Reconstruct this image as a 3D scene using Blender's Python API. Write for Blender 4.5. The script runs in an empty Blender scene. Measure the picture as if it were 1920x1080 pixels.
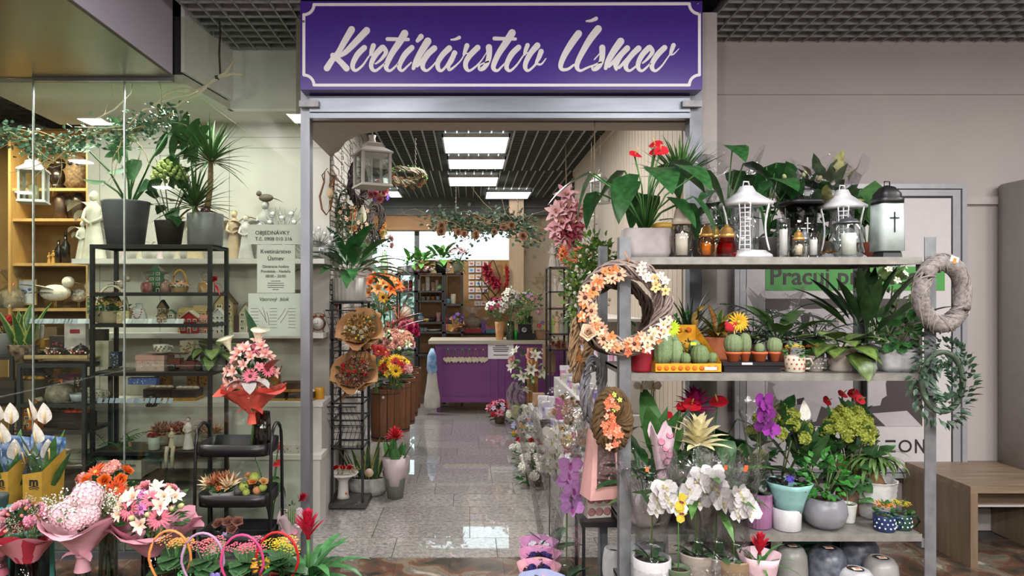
import bpy, math, random
from mathutils import Vector, Matrix, Euler
# ---------------------------------------------------------------- camera, world, light, exposure
SC = bpy.context.scene
COL = SC.collection
F, CX, CY, H = 1290.0, 880.0, 555.0, 1.5          # focal length in px, principal point, eye height
def X(px, Y): return (px - CX) * Y / F            # pixel column at depth Y -> world x
def Zz(py, Y): return H - (py - CY) * Y / F       # pixel row at depth Y -> world z
def U(Y): return Y / F                            # metres per pixel at depth Y
cam = bpy.data.cameras.new('camera')
cam.sensor_width = 36; cam.lens = F / 1920 * 36
cam.shift_x = 80 / 1920; cam.shift_y = 15 / 1920
cam.clip_start = .05; cam.clip_end = 200
co = bpy.data.objects.new('camera', cam); COL.objects.link(co)
co.location = (0, 0, H); co.rotation_euler = (math.pi / 2, 0, 0)
SC.camera = co
SC.view_settings.view_transform = 'Standard'; SC.view_settings.look = 'None'
SC.view_settings.gamma = 1; SC.view_settings.use_curve_mapping = False
SC.view_settings.exposure = 0.62
SC.cycles.max_bounces = 7; SC.cycles.diffuse_bounces = 3; SC.cycles.glossy_bounces = 3
SC.cycles.transmission_bounces = 4; SC.cycles.transparent_max_bounces = 16
SC.cycles.sample_clamp_indirect = 4.0; SC.cycles.caustics_reflective = False; SC.cycles.caustics_refractive = False
W = bpy.data.worlds.new('overcast_sky'); SC.world = W; W.use_nodes = True
W.node_tree.nodes['Background'].inputs[0].default_value = (.86, .93, 1, 1)
W.node_tree.nodes['Background'].inputs[1].default_value = 2.6
def area(name, loc, sx, sy, power, col=(1, 1, 1), rot=(0, 0, 0), spread=180):
    l = bpy.data.lights.new(name, 'AREA'); l.shape = 'RECTANGLE'; l.size = sx; l.size_y = sy
    l.energy = power; l.color = col; l.spread = math.radians(spread)
    o = bpy.data.objects.new(name, l); COL.objects.link(o); o.location = loc; o.rotation_euler = rot
    return o
# mall concourse ceiling lights (above and behind the camera), added shop window fill, shop ceiling panels
for _x, _y, _p in ((-.95, 1.9, 22), (1.4, 1.9, 26), (3.6, 2.2, 40), (.3, -.8, 90), (-.9, -2.6, 120), (3.4, -1.0, 110), (0, -4.2, 120)):
    area('concourse_ceiling_light', (_x, _y, 3.04), 1.2, .3, _p, (1, .96, .93))
for _x, _y, _p in ((-1.1, -1.4, 76), (1.6, -.9, 62), (3.9, .3, 62)):  # added fill points behind the camera, lifting the upper shopfront and right wall
    _l = bpy.data.lights.new('concourse_fill_light', 'POINT'); _l.energy = _p; _l.shadow_soft_size = .15; _l.color = (1, .96, .93)
    _o = bpy.data.objects.new('concourse_fill_light', _l); COL.objects.link(_o); _o.location = (_x, _y, 2.45)
for _x, _y in ((-3.5, 1.68), (-3.43, .2), (-5.2, -.18), (-2.6, 3.1), (-4.4, 2.9)):
    area('bulkhead_downlight', (_x, _y, 2.71), .15, .15, 14 if _y < 2 else 26, (1, .97, .9))
area('display_fill_light', (-1.9, 4.2, 2.72), 1.7, .1, 17, (1, 1, .95))  # unseen fill added under the soffit to light the display
area('display_fill_light', (-1.9, 4.5, 2.72), 1.6, .08, 4, (1, 1, .96))  # second added fill, for the darker lower display
area('cabinet_light', (-3.3, 4.95, 2.72), .5, .15, 22, (1, .86, .6))
for _x, _y in ((.06, 6.8), (.1, 7.75), (.12, 8.95), (.62, 10.1), (-1.05, 8.9), (0.1, 5.2)):
    area('shop_panel_light', (_x, _y, 2.985 if _y > 6 else 2.97), .56, .5, 34 if _y < 8 else 52, (1, .98, .95))

# ---------------------------------------------------------------- materials
def lin(h):
    c = [int(h[i:i + 2], 16) / 255 for i in (0, 2, 4)]
    return [x / 12.92 if x <= .04045 else ((x + .055) / 1.055) ** 2.4 for x in c]
MC = {}
def _new(key):
    m = bpy.data.materials.new('m_' + str(len(MC))); m.use_nodes = True; MC[key] = m
    nt = m.node_tree; return m, nt, nt.nodes, nt.links, nt.nodes['Principled BSDF']
def mt(hx, rough=.55, metal=0, v=.16, sc=22, bump=0, coat=0, hx2=None, st=(1, 1, 1), em=0, rnd=0, thr=None, sub=0, spec=.5):
    key = (hx, rough, metal, v, sc, bump, coat, hx2, st, em, rnd, thr, sub, spec)
    if key in MC: return MC[key]
    m, nt, N, L, bs = _new(key)
    c = lin(hx)
    a = [x * (1 - v) for x in c]; b = lin(hx2) if hx2 else [min(1, x * (1 + v)) for x in c]
    if hx2: a = c
    tc = N.new('ShaderNodeTexCoord'); mp = N.new('ShaderNodeMapping'); mp.inputs['Scale'].default_value = st
    no = N.new('ShaderNodeTexNoise'); no.inputs['Scale'].default_value = sc; no.inputs['Detail'].default_value = 4
    L.new(tc.outputs['Object'], mp.inputs['Vector']); L.new(mp.outputs[0], no.inputs['Vector'])
    rp = N.new('ShaderNodeValToRGB'); e = rp.color_ramp.elements
    lo, hi = thr or (.35, .65)
    e[0].position = lo; e[0].color = (*a, 1); e[1].position = hi; e[1].color = (*b, 1)
    L.new(no.outputs['Fac'], rp.inputs['Fac']); out = rp.outputs[0]
    if rnd:
        oi = N.new('ShaderNodeObjectInfo'); mr = N.new('ShaderNodeMapRange')
        mr.inputs['To Min'].default_value = 1 - rnd; mr.inputs['To Max'].default_value = 1 + rnd
        L.new(oi.outputs['Random'], mr.inputs['Value'])
        hs = N.new('ShaderNodeHueSaturation'); L.new(mr.outputs[0], hs.inputs['Value']); L.new(out, hs.inputs['Color']); out = hs.outputs[0]
    L.new(out, bs.inputs['Base Color'])
    bs.inputs['Roughness'].default_value = rough; bs.inputs['Metallic'].default_value = metal
    bs.inputs['Coat Weight'].default_value = coat; bs.inputs['Specular IOR Level'].default_value = spec
    if sub: bs.inputs['Subsurface Weight'].default_value = sub; bs.inputs['Subsurface Scale'].default_value = .01
    if em:
        bs.inputs['Emission Color'].default_value = (*c, 1); bs.inputs['Emission Strength'].default_value = em
    if bump:
        bp = N.new('ShaderNodeBump'); bp.inputs['Strength'].default_value = bump; bp.inputs['Distance'].default_value = .01
        L.new(no.outputs['Fac'], bp.inputs['Height']); L.new(bp.outputs[0], bs.inputs['Normal'])
    return m
def glass(tint='fbfdfb', gloss=.06, rough=.02, wr=0, wsc=30, gcol=1.0):
    """thin clear sheet: transparent, with mirror reflection that grows at grazing angles; wr adds crinkles"""
    key = ('g', tint, gloss, rough, wr, wsc)
    if key in MC: return MC[key]
    m, nt, N, L, bs = _new(key); N.remove(bs)
    t = N.new('ShaderNodeBsdfTransparent'); t.inputs[0].default_value = (*lin(tint), 1)
    g = N.new('ShaderNodeBsdfGlossy'); g.inputs['Roughness'].default_value = rough
    lw = N.new('ShaderNodeLayerWeight'); lw.inputs[0].default_value = .35
    ma = N.new('ShaderNodeMath'); ma.operation = 'MULTIPLY_ADD'; ma.inputs[1].default_value = .5; ma.inputs[2].default_value = gloss
    mx = N.new('ShaderNodeMixShader'); L.new(lw.outputs['Fresnel'], ma.inputs[0])
    fac = ma.outputs[0]
    if wr:
        tc = N.new('ShaderNodeTexCoord'); no = N.new('ShaderNodeTexNoise'); no.inputs['Scale'].default_value = wsc
        no.inputs['Detail'].default_value = 3; no.inputs['Distortion'].default_value = 1.5
        L.new(tc.outputs['Object'], no.inputs['Vector'])
        bp = N.new('ShaderNodeBump'); bp.inputs['Strength'].default_value = wr; bp.inputs['Distance'].default_value = .03
        L.new(no.outputs['Fac'], bp.inputs['Height']); L.new(bp.outputs[0], g.inputs['Normal']); L.new(bp.outputs[0], lw.inputs['Normal'])
    L.new(fac, mx.inputs[0]); L.new(t.outputs[0], mx.inputs[1]); L.new(g.outputs[0], mx.inputs[2])
    L.new(mx.outputs[0], N['Material Output'].inputs[0])
    return m
def wood(h1, h2, sc=3.5, st=(1, 1, 12), rough=.5, coat=0, rnd=0): return mt(h1, rough, 0, hx2=h2, sc=sc, st=st, coat=coat, thr=(.3, .7), rnd=rnd)
def granite():
    key = 'granite'
    if key in MC: return MC[key]
    m, nt, N, L, bs = _new(key)
    g = N.new('ShaderNodeNewGeometry')
    n1 = N.new('ShaderNodeTexNoise'); n1.inputs['Scale'].default_value = 95; n1.inputs['Detail'].default_value = 3
    n2 = N.new('ShaderNodeTexNoise'); n2.inputs['Scale'].default_value = 34; n2.inputs['Detail'].default_value = 4
    L.new(g.outputs['Position'], n1.inputs['Vector']); L.new(g.outputs['Position'], n2.inputs['Vector'])
    ad = N.new('ShaderNodeMath'); ad.operation = 'MULTIPLY_ADD'; ad.inputs[1].default_value = .5
    L.new(n1.outputs['Fac'], ad.inputs[0]); hf = N.new('ShaderNodeMath'); hf.operation = 'MULTIPLY'; hf.inputs[1].default_value = .5
    L.new(n2.outputs['Fac'], hf.inputs[0]); L.new(hf.outputs[0], ad.inputs[2])
    rp = N.new('ShaderNodeValToRGB'); r = rp.color_ramp
    r.elements[0].position = .38; r.elements[0].color = (*lin('67656a'), 1); r.elements[1].position = .60; r.elements[1].color = (*lin('b5aea8'), 1)
    e = r.elements.new(.46); e.color = (*lin('8c8988'), 1); e = r.elements.new(.53); e.color = (*lin('a29c98'), 1)
    L.new(ad.outputs[0], rp.inputs[0])
    oi = N.new('ShaderNodeObjectInfo'); mr = N.new('ShaderNodeMapRange'); mr.inputs['To Min'].default_value = .86; mr.inputs['To Max'].default_value = 1.08
    L.new(oi.outputs['Random'], mr.inputs['Value']); hs = N.new('ShaderNodeHueSaturation'); L.new(mr.outputs[0], hs.inputs['Value']); L.new(rp.outputs[0], hs.inputs['Color'])
    L.new(hs.outputs[0], bs.inputs['Base Color'])
    bs.inputs['Roughness'].default_value = .3; bs.inputs['Coat Weight'].default_value = 1; bs.inputs['Coat Roughness'].default_value = .02
    return m
def marble():
    key = 'marble'
    if key in MC: return MC[key]
    m, nt, N, L, bs = _new(key)
    g = N.new('ShaderNodeNewGeometry'); n1 = N.new('ShaderNodeTexNoise'); n1.inputs['Scale'].default_value = 5; n1.inputs['Detail'].default_value = 9; n1.inputs['Distortion'].default_value = .7
    L.new(g.outputs['Position'], n1.inputs['Vector'])
    rp = N.new('ShaderNodeValToRGB'); r = rp.color_ramp
    r.elements[0].position = .33; r.elements[0].color = (*lin('38322d'), 1); r.elements[1].position = .68; r.elements[1].color = (*lin('a89d90'), 1)
    for p, h in ((.43, '544a40'), (.5, '6a4a3c'), (.56, '7f7264'), (.61, '66645a')):
        e = r.elements.new(p); e.color = (*lin(h), 1)
    L.new(n1.outputs['Fac'], rp.inputs[0])
    oi = N.new('ShaderNodeObjectInfo'); mr = N.new('ShaderNodeMapRange'); mr.inputs['To Min'].default_value = .75; mr.inputs['To Max'].default_value = 1.2
    L.new(oi.outputs['Random'], mr.inputs['Value']); hs = N.new('ShaderNodeHueSaturation'); L.new(mr.outputs[0], hs.inputs['Value']); L.new(rp.outputs[0], hs.inputs['Color'])
    L.new(hs.outputs[0], bs.inputs['Base Color']); bs.inputs['Roughness'].default_value = .15
    return m

# ---------------------------------------------------------------- mesh builder
def Rz(a): return Matrix.Rotation(a, 4, 'Z')
def Rx(a): return Matrix.Rotation(a, 4, 'X')
def Ry(a): return Matrix.Rotation(a, 4, 'Y')
def T(x, y, z): return Matrix.Translation((x, y, z))
rad = math.radians
PI = math.pi
def prof(shape, t):
    t = min(max(t, 0), 1)
    if shape == 'lance': return math.sin(PI * t ** .75) ** .85 if 0 < t < 1 else 0
    if shape == 'ovate': return math.sin(PI * t ** .6) ** .75 if 0 < t < 1 else 0
    if shape == 'heart': return min(1, .6 + t * 1.6) * (1 - t) ** .8 * 1.12
    if shape == 'strap': return min(1, .45 + t * 4) * (1 - t) ** .32
    if shape == 'blade': return min(1, .5 + t * 5) * (1 - t) ** .7
    if shape == 'round': return math.sqrt(max(0, 1 - (2 * t - 1) ** 2))
    if shape == 'petal': return (min(1, .3 + t * 1.6)) * (1 - t ** 3) ** .7
    if shape == 'rosep': return (min(1, .5 + t * 1.4)) * (1 - t ** 6) ** .5
    return 1
class B:
    def __init__(s): s.v = []; s.f = []; s.m = []; s.s = []
    def add(s, vs, fs, mi=0, M=None, sm=True):
        o = len(s.v)
        s.v += [tuple(M @ Vector(p)) for p in vs] if M else [tuple(p) for p in vs]
        for f in fs: s.f.append(tuple(i + o for i in f)); s.m.append(mi); s.s.append(sm)
        return s
    def box(s, x0, x1, y0, y1, z0, z1, mi=0, M=None):
        return s.add([(x0, y0, z0), (x1, y0, z0), (x1, y1, z0), (x0, y1, z0), (x0, y0, z1), (x1, y0, z1), (x1, y1, z1), (x0, y1, z1)],
                     [(0, 3, 2, 1), (4, 5, 6, 7), (0, 1, 5, 4), (1, 2, 6, 5), (2, 3, 7, 6), (3, 0, 4, 7)], mi, M, False)
    def tube(s, pts, r, n=6, mi=0, closed=False, M=None, flat=1):
        P = [Vector(p) for p in pts]; k = len(P); rs = r if isinstance(r, (list, tuple)) else [r] * k
        vs = []; up = Vector((0, 0, 1))
        for i in range(k):
            d = (P[(i + 1) % k] - P[i - 1]) if closed else (P[min(i + 1, k - 1)] - P[max(i - 1, 0)])
            d = d.normalized() if d.length > 1e-9 else Vector((0, 0, 1))
            a = d.cross(up if abs(d.z) < .92 else Vector((1, 0, 0))).normalized(); b = a.cross(d)
            for j in range(n):
                t = 2 * PI * j / n; vs.append(P[i] + (a * math.cos(t) + b * math.sin(t) * flat) * rs[i])
        fs = [(i % k * n + j, i % k * n + (j + 1) % n, (i + 1) % k * n + (j + 1) % n, (i + 1) % k * n + j) for i in range(k if closed else k - 1) for j in range(n)]
        if not closed: fs += [tuple(range(n))[::-1], tuple((k - 1) * n + j for j in range(n))]
        return s.add(vs, fs, mi, M)
    def lathe(s, pr, n=16, mi=0, M=None, sq=0, sx=1, sy=1, mod=None, sm=True):
        vs = []
        for r, z in pr:
            for j in range(n):
                t = 2 * PI * j / n + (PI / n if n == 4 else 0); c, q = math.cos(t), math.sin(t); k = 1
                if sq: k = 1 / (abs(c) ** sq + abs(q) ** sq) ** (1 / sq)
                if mod: k *= mod(t, z)
                vs.append((r * c * k * sx, r * q * k * sy, z))
        fs = [(i * n + j, i * n + (j + 1) % n, (i + 1) * n + (j + 1) % n, (i + 1) * n + j) for i in range(len(pr) - 1) for j in range(n)]
        if pr[0][0] > 1e-5: fs.append(tuple(range(n))[::-1])
        if pr[-1][0] > 1e-5 and pr[-1][1] >= max(p[1] for p in pr) - 1e-6: fs.append(tuple((len(pr) - 1) * n + j for j in range(n)))
        return s.add(vs, fs, mi, M, sm)
    def ball(s, c, r, mi=0, n=8, m=5, sc=(1, 1, 1), M=None):
        pr = [(max(1e-6, math.sin(PI * i / m)) * r, -math.cos(PI * i / m) * r) for i in range(m + 1)]
        MM = T(*c) @ Matrix.Diagonal((*sc, 1))
        return s.lathe(pr, n, mi, (M @ MM) if M else MM)
    def leaf(s, M, L, Wd, a0=60, bend=60, pet=0, shape='lance', n=6, fold=.25, mi=0, mi2=None, und=0, pw=.05):
        a0 = rad(a0); bend = rad(bend); x = z = 0; vs = []; lat = (-1, -.7, 0, .7, 1) if mi2 is not None else ((-1, -.55, 0, .55, 1) if shape == 'heart' else (-1, 0, 1))
        K = len(lat)
        for i in range(n + 1):
            q = i / n; a = a0 - bend * q
            t = (q - pet) / (1 - pet) if q > pet else -1
            w = max(Wd * prof(shape, t), .004 * Wd) if t >= 0 else Wd * pw
            if i == n: w = Wd * .02
            back = -.22 * L * (1 - pet) * max(0, 1 - t * 4) if (shape == 'heart' and t >= 0) else 0
            uo = und * w * math.sin(i * 2.1)
            for y in lat:
                f = fold * abs(y) * w; bx = back * (abs(y) ** 1.2 if abs(y) != 1 else .3) * (1.6 if shape == 'heart' else 1)
                vs.append((x + bx * math.cos(a) - math.sin(a) * (f + uo * abs(y)), y * w, z + bx * math.sin(a) + math.cos(a) * (f + uo * abs(y))))
            if i < n: x += math.cos(a) * L / n; z += math.sin(a) * L / n
        fs = []
        for i in range(n):
            for k in range(K - 1): fs.append((i * K + k, (i + 1) * K + k, (i + 1) * K + k + 1, i * K + k + 1))
        o = len(s.m); s.add(vs, fs, mi, M)
        if mi2 is not None:
            for i in range(n): s.m[o + i * 4] = mi2; s.m[o + i * 4 + 3] = mi2
        return s
    def ribbon(s, pts, M=None, th=.004, mi=0):
        """flat brush stroke in the XZ plane; pts=(x,z,w), round ends, extruded towards -Y"""
        P = []
        k = len(pts)
        for i in range(k - 1):
            p0, p1, p2, p3 = pts[max(i - 1, 0)], pts[i], pts[i + 1], pts[min(i + 2, k - 1)]
            for j in range(6):
                t = j / 6
                P.append([.5 * ((2 * p1[c]) + (-p0[c] + p2[c]) * t + (2 * p0[c] - 5 * p1[c] + 4 * p2[c] - p3[c]) * t * t + (-p0[c] + 3 * p1[c] - 3 * p2[c] + p3[c]) * t ** 3) for c in range(3)])
        P.append(list(pts[-1])); n = len(P); A = []; Bq = []
        for i in range(n):
            dx = P[min(i + 1, n - 1)][0] - P[max(i - 1, 0)][0]; dz = P[min(i + 1, n - 1)][1] - P[max(i - 1, 0)][1]
            l = math.hypot(dx, dz) or 1; nx, nz = -dz / l, dx / l; w = P[i][2] / 2
            A.append((P[i][0] + nx * w, P[i][1] + nz * w)); Bq.append((P[i][0] - nx * w, P[i][1] - nz * w))
        vs = [(x, 0, z) for x, z in A] + [(x, 0, z) for x, z in Bq] + [(x, -th, z) for x, z in A] + [(x, -th, z) for x, z in Bq]
        fs = []
        for i in range(n - 1):
            fs += [(2 * n + i, 2 * n + i + 1, 3 * n + i + 1, 3 * n + i), (i, i + 1, 2 * n + i + 1, 2 * n + i), (n + i, n + i + 1, 3 * n + i + 1, 3 * n + i)]
        s.add(vs, fs, mi, M, False)
        for x, z, w in (P[0], P[-1]):
            th += .0003; c = [(x + w / 2 * math.cos(t * PI / 6), z + w / 2 * math.sin(t * PI / 6)) for t in range(12)]
            s.add([(a, 0, b) for a, b in c] + [(a, -th, b) for a, b in c], [tuple(range(12, 24))] + [(i, (i + 1) % 12, 12 + (i + 1) % 12, 12 + i) for i in range(12)], mi, M, False)
        return s
    def mesh(s, mats, name='mesh'):
        me = bpy.data.meshes.new(name); me.from_pydata(s.v, [], s.f)
        for m in (mats if isinstance(mats, (list, tuple)) else [mats]): me.materials.append(m)
        me.polygons.foreach_set('material_index', s.m); me.polygons.foreach_set('use_smooth', s.s); me.update()
        return me
# ---------------------------------------------------------------- objects
def thing(name, label, cat, loc=(0, 0, 0), rz=0, group=None, rot=None):
    o = bpy.data.objects.new(name, None); COL.objects.link(o); o.empty_display_size = .05
    o.location = loc; o.rotation_euler = rot or (0, 0, rz)
    o['label'] = label; o['category'] = cat
    if group: o['group'] = group
    return o
def part(par, name, me, loc=(0, 0, 0), rot=(0, 0, 0), sc=1, label=None, kind=None):
    o = bpy.data.objects.new(name, me); COL.objects.link(o); o.parent = par; o.location = loc; o.rotation_euler = rot
    o.scale = sc if isinstance(sc, (tuple, list)) else (sc, sc, sc)
    if label: o['label'] = label
    if kind: o['kind'] = kind
    return o
def solo(name, label, cat, me, loc=(0, 0, 0), rz=0, group=None, sc=1, rot=None):
    o = bpy.data.objects.new(name, me); COL.objects.link(o); o.location = loc; o.rotation_euler = rot or (0, 0, rz)
    o.scale = sc if isinstance(sc, (tuple, list)) else (sc, sc, sc)
    o['label'] = label; o['category'] = cat
    if group: o['group'] = group
    return o
def struct(name, b, mats, loc=(0, 0, 0)):
    o = bpy.data.objects.new(name, b.mesh(mats) if isinstance(b, B) else b); COL.objects.link(o); o.location = loc; o['kind'] = 'structure'
    return o
KC = {}
def cached(key, fn):
    if key not in KC: KC[key] = fn()
    return KC[key]
def text(par, s, x, z, size, mat, y=-.003, align='CENTER', rot=(PI / 2, 0, 0), ext=.0006, name='lettering', shear=0, bold=0):
    c = bpy.data.curves.new('text', 'FONT'); c.body = s; c.size = size; c.align_x = align; c.extrude = ext; c.shear = shear; c.offset = bold
    c.materials.append(mat); c.resolution_u = 3
    o = bpy.data.objects.new(name, c); COL.objects.link(o); dg = bpy.context.evaluated_depsgraph_get()
    me = bpy.data.meshes.new_from_object(o.evaluated_get(dg)); bpy.data.objects.remove(o)
    return part(par, name, me, (x, y, z), rot, kind='stuff')
def catenary(a, b, sag, n=10):
    a, b = Vector(a), Vector(b)
    return [a.lerp(b, i / n) - Vector((0, 0, sag * math.sin(PI * i / n))) for i in range(n + 1)]
# ================================================================ THE SETTING
m_white = mt('b9b4b2', .6, v=.03, sc=3); m_offw = mt('cfcbc6', .55, v=.03, sc=4); m_dark = mt('17181a', .8, v=.2)
m_lilac = mt('c2bbcd', .5, v=.03, sc=2); m_black = mt('18181a', .4, v=.2); m_steel = mt('8d9097', .38, .75, v=.12, sc=9, st=(1, 1, .3))
m_steel2 = mt('7a7d84', .42, .6, v=.14, sc=14); m_slat = mt('a3a8a2', .45, v=.1); m_slat_shade = mt('5f635f', .5, v=.1); m_slat2 = mt('8d9097', .45, v=.1)
struct('floor', B().box(-7, 7, -7, 3.945, -.2, -.006), marble())
fl = bpy.data.objects['floor']
struct('floor_shop', B().box(-7, 7, 3.945, 11, -.2, -.006), mt('4a4846', .6))
me = B().box(-.1485, .1485, -.1485, .1485, -.012, 0).mesh(marble())
for i in range(30):
    for j in range(6):
        x, y = -4.2 + i * .3 + .04, 3.79 - (4 - j) * .3 + .0
        if y < 2.6: continue
        if y > 3.9 and x < 1.45: continue
        if y > 4.2: continue
        part(fl, 'tile', me, (x, y, 0))
fs_ = bpy.data.objects['floor_shop']
me = B().box(-.3025, .3025, -.1555, .1555, -.012, 0).mesh(granite())
rr = random.Random(3)
for j in range(22):
    y = 4.108 + j * .3155; x0 = -2.6 if y < 4.9 else (-.75 if y < 6.9 else -1.9)
    if y < 4.2: off = .0
    else: off = rr.choice([0, .16, .3, .45])
    x = x0 - off + .02
    xe = 1.5 if y < 8.5 else 2.0
    while x < xe: part(fs_, 'tile', me, (x, y, 0)); x += .6095
# mall shell behind and around the camera
struct('wall_back', B().box(-7, 7, -7.1, -7, 0, 3.6).box(-7, -1.62, 11, 11.15, 0, 3.6).box(.64, 7, 11, 11.15, 0, 3.6).box(-1.62, .64, 11, 11.15, 0, .7).box(-1.62, .64, 11, 11.15, 2.8, 3.6), mt('8a8683', .7, v=.05))
struct('wall_left', B().box(-7.1, -7, -7, 11, 0, 3.6), mt('77746f', .7, v=.05))
struct('wall_far_right', B().box(7, 7.1, -7, 11, 0, 3.6), mt('77746f', .7, v=.05))
struct('ceiling_slab', B().box(-7, 7, -7, 11.15, 3.6, 3.75), m_dark)
struct('ceiling_concourse', B().box(-7, 7, -7, 2.55, 3.11, 3.2), mt('5a5854', .7, v=.25, sc=40))
# concourse eggcrate ceiling above the shopfront
ce = struct('ceiling', B().box(-1.62, 1.3, 2.55, 3.72, 3.3, 3.33).box(-1.62, -.9, 3.72, 4.54, 3.3, 3.33).box(1.3, 5, 2.55, 4.5, 3.3, 3.33), m_dark)
def slatgrid(par, x0, x1, y0, y1, z, p, mat, th=.009, h=.05, pref='slat'):
    nx = int((x1 - x0) / p) + 1; ny = int((y1 - y0) / p) + 1
    a = B().box(-th / 2, th / 2, 0, y1 - y0, 0, h).mesh(mat); b = B().box(0, x1 - x0, -th / 2, th / 2, 0, h).mesh(mat)
    for i in range(nx): part(par, pref, a, (x0 + i * p, y0, z))
    if mat is m_slat: b = B().box(0, x1 - x0, -.004, .004, 0, h * .8).mesh(m_slat_shade)  # cross slats: same slat material darkened, shade of their unlit faces painted in
    for j in range(ny): part(par, pref, b, (x0, y0 + j * p, z + .003))
slatgrid(ce, -1.6, -.93, 2.9, 4.52, 3.115, .1, m_slat2)
slatgrid(ce, -.9, 1.4, 2.9, 3.7, 3.115, .1, m_slat2)
slatgrid(ce, 1.42, 4.9, 3.1, 4.38, 3.115, .1, m_slat2)
# shop eggcrate ceiling
cs = struct('ceiling_shop', B().box(-1.0, 1.3, 4.15, 11, 3.4, 3.43).box(-2.2, -1, 6.8, 11, 3.4, 3.43).box(1.3, 1.9, 8.4, 11, 3.4, 3.43).box(-5.5, -2.9, 3.94, 6.6, 3.4, 3.43), m_dark)
slatgrid(cs, -.98, 1.28, 4.2, 8.4, 3.03, .108, m_slat, h=.025, th=.013)
slatgrid(cs, -2.1, 1.88, 8.42, 10.9, 3.03, .108, m_slat, h=.025, th=.013)
slatgrid(cs, -5.2, -2.95, 4.0, 6.5, 3.03, .15, m_slat2, h=.05)
# light panels
m_pan = mt('f6f3f2', .5, v=0, em=2.2); m_panf = mt('cfd2d4', .4)
for i, (a, b, c, d, y0, y1, lb) in enumerate(((828, 957, 840, 955, 6.38, 7.12, 'large square ceiling light panel nearest the shop entrance'), (838, 949, 843, 943, 7.42, 8.0, 'second square ceiling light panel behind the entrance one'),
        (839, 936, 848, 934, 8.55, 9.25, 'third square ceiling light panel above the chained branch'), (911, 998, 920, 988, 9.75, 10.45, 'farthest right ceiling light panel beside the wooden pillar'), (722, 748, 725, 745, 9.7, 10.3, 'small far ceiling light panel seen under the hanging wreath'))):
    t = thing('ceiling_light', lb, 'ceiling light', ((X(a, y0) + X(b, y0)) / 2, (y0 + y1) / 2, 2.99), group='shop ceiling light panels')
    w = (X(b, y0) - X(a, y0)) / 2; d_ = (y1 - y0) / 2
    part(t, 'diffuser', B().box(-w + .015, w - .015, -d_ + .015, d_ - .015, -.012, 0).mesh(m_pan))
    part(t, 'frame', B().box(-w, w, -d_, -d_ + .015, -.016, .02).box(-w, w, d_ - .015, d_, -.016, .02).box(-w, -w + .015, -d_, d_, -.016, .02).box(w - .015, w, -d_, d_, -.016, .02).mesh(m_panf))
# soffit behind the shutter with the diagonal left side
def prism(poly, z0, z1, mi=0, b=None):
    b = b or B(); n = len(poly)
    return b.add([(x, y, z0) for x, y in poly] + [(x, y, z1) for x, y in poly], [tuple(range(n))[::-1], tuple(range(n, 2 * n))] + [(i, (i + 1) % n, n + (i + 1) % n, n + i) for i in range(n)], mi, None, False)
struct('trim_1', prism([(-.95, 3.97), (1.3, 3.97), (1.3, 4.16), (-.52, 4.16), (-.68, 4.26), (-.8, 4.46), (-.9, 4.75), (-1.0, 4.92), (-1.0, 3.97)], 2.5, 3.1), mt('a39a90', .7, v=.04))
# shop interior walls
wr = struct('wall_right', B().box(1.3, 1.4, 4.16, 8.4, 0, 3.1).box(1.3, 1.95, 8.4, 8.5, 0, 3.1).box(1.9, 2.0, 8.5, 11, 0, 3.1), mt('b3a594', .6, v=.05))
m_bead = mt('c2b4a2', .55, v=.06, sc=4, st=(1, 1, .3), rnd=.05)
me = B().box(-.012, 0, -.046, .046, 0, 3.0).mesh(m_bead)
for i in range(43): part(wr, 'plank', me, (1.3, 4.22 + i * .098, .02))
struct('trim_2', B().box(1.262, 1.288, 4.2, 8.4, 2.96, 3.03), mt('c8baa8', .5, v=.04))
wb = struct('wall_alcove', B().box(-2.73, -1.0, 4.92, 5.0, 0, 2.9).box(-2.73, -2.7, 5.0, 6.5, 0, 3.0).box(-1.04, -1.0, 4.93, 6.8, 0, 3.1).box(-2.2, -1.0, 6.8, 6.86, 0, 3.1).box(-2.3, -2.2, 6.8, 11, 0, 3.1).box(-6, -2.7, 6.5, 6.6, 0, 3.1), mt('bdb9b2', .6, v=.03, sc=5))
me = B().box(-.002, .002, -.002, 0, .05, 2.6).mesh(mt('8f8c86', .6))
for px in (430, 187, 300): part(wb, 'panel_joint', me, (X(px, 4.92), 4.92, 0))
part(wb, 'panel_joint', B().box(X(168, 4.92), -1.0, -.002, 0, 0, .004).mesh(mt('8f8c86', .6)), (0, 4.92, Zz(258, 4.92)))
part(wb, 'panel_joint', B().box(X(187, 4.92), -1.0, -.002, 0, 0, .003).mesh(mt('8f8c86', .6)), (0, 4.92, Zz(278, 4.92)))
# stone-clad left wall, brick by brick
rr = random.Random(11)
bm = [B().add([(0, 0, 0), (0, w, 0), (0, w, .032), (0, 0, .032), (d, .004, .003), (d * .8, w - .004, .003), (d, w - .004, .029), (d * .7, .004, .029)], [(4, 5, 6, 7), (0, 1, 5, 4), (1, 2, 6, 5), (2, 3, 7, 6), (3, 0, 4, 7)], 0, None, False).mesh(mt('b5b0a9', .85, v=.14, sc=40, rnd=.14, bump=.4)) for w, d in ((.2, .009), (.13, .013), (.28, .011), (.17, .017))]
n = 0; z = 1.12
while z < 2.98 and n < 298:
    y = 4.95 + rr.uniform(-.02, .0)
    while y < 6.55:
        k = rr.randrange(4); w = (.2, .13, .28, .17)[k]
        part(wb, 'brick', bm[k], (-1.0, y, z)); y += w + .004; n += 1
    z += .0355 if n < 290 else .04
b = B(); 
while z < 3.0:
    y = 4.95
    while y < 6.6: b.box(-1.0, -.985 + rr.random() * .015, y, y + .19, z, z + .032); y += .2
    z += .036
if b.v: part(wb, 'brickwork', b.mesh(mt('b5b0a9', .85, v=.14, sc=40)), kind='stuff')
b = B()
z = 0.4
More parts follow.
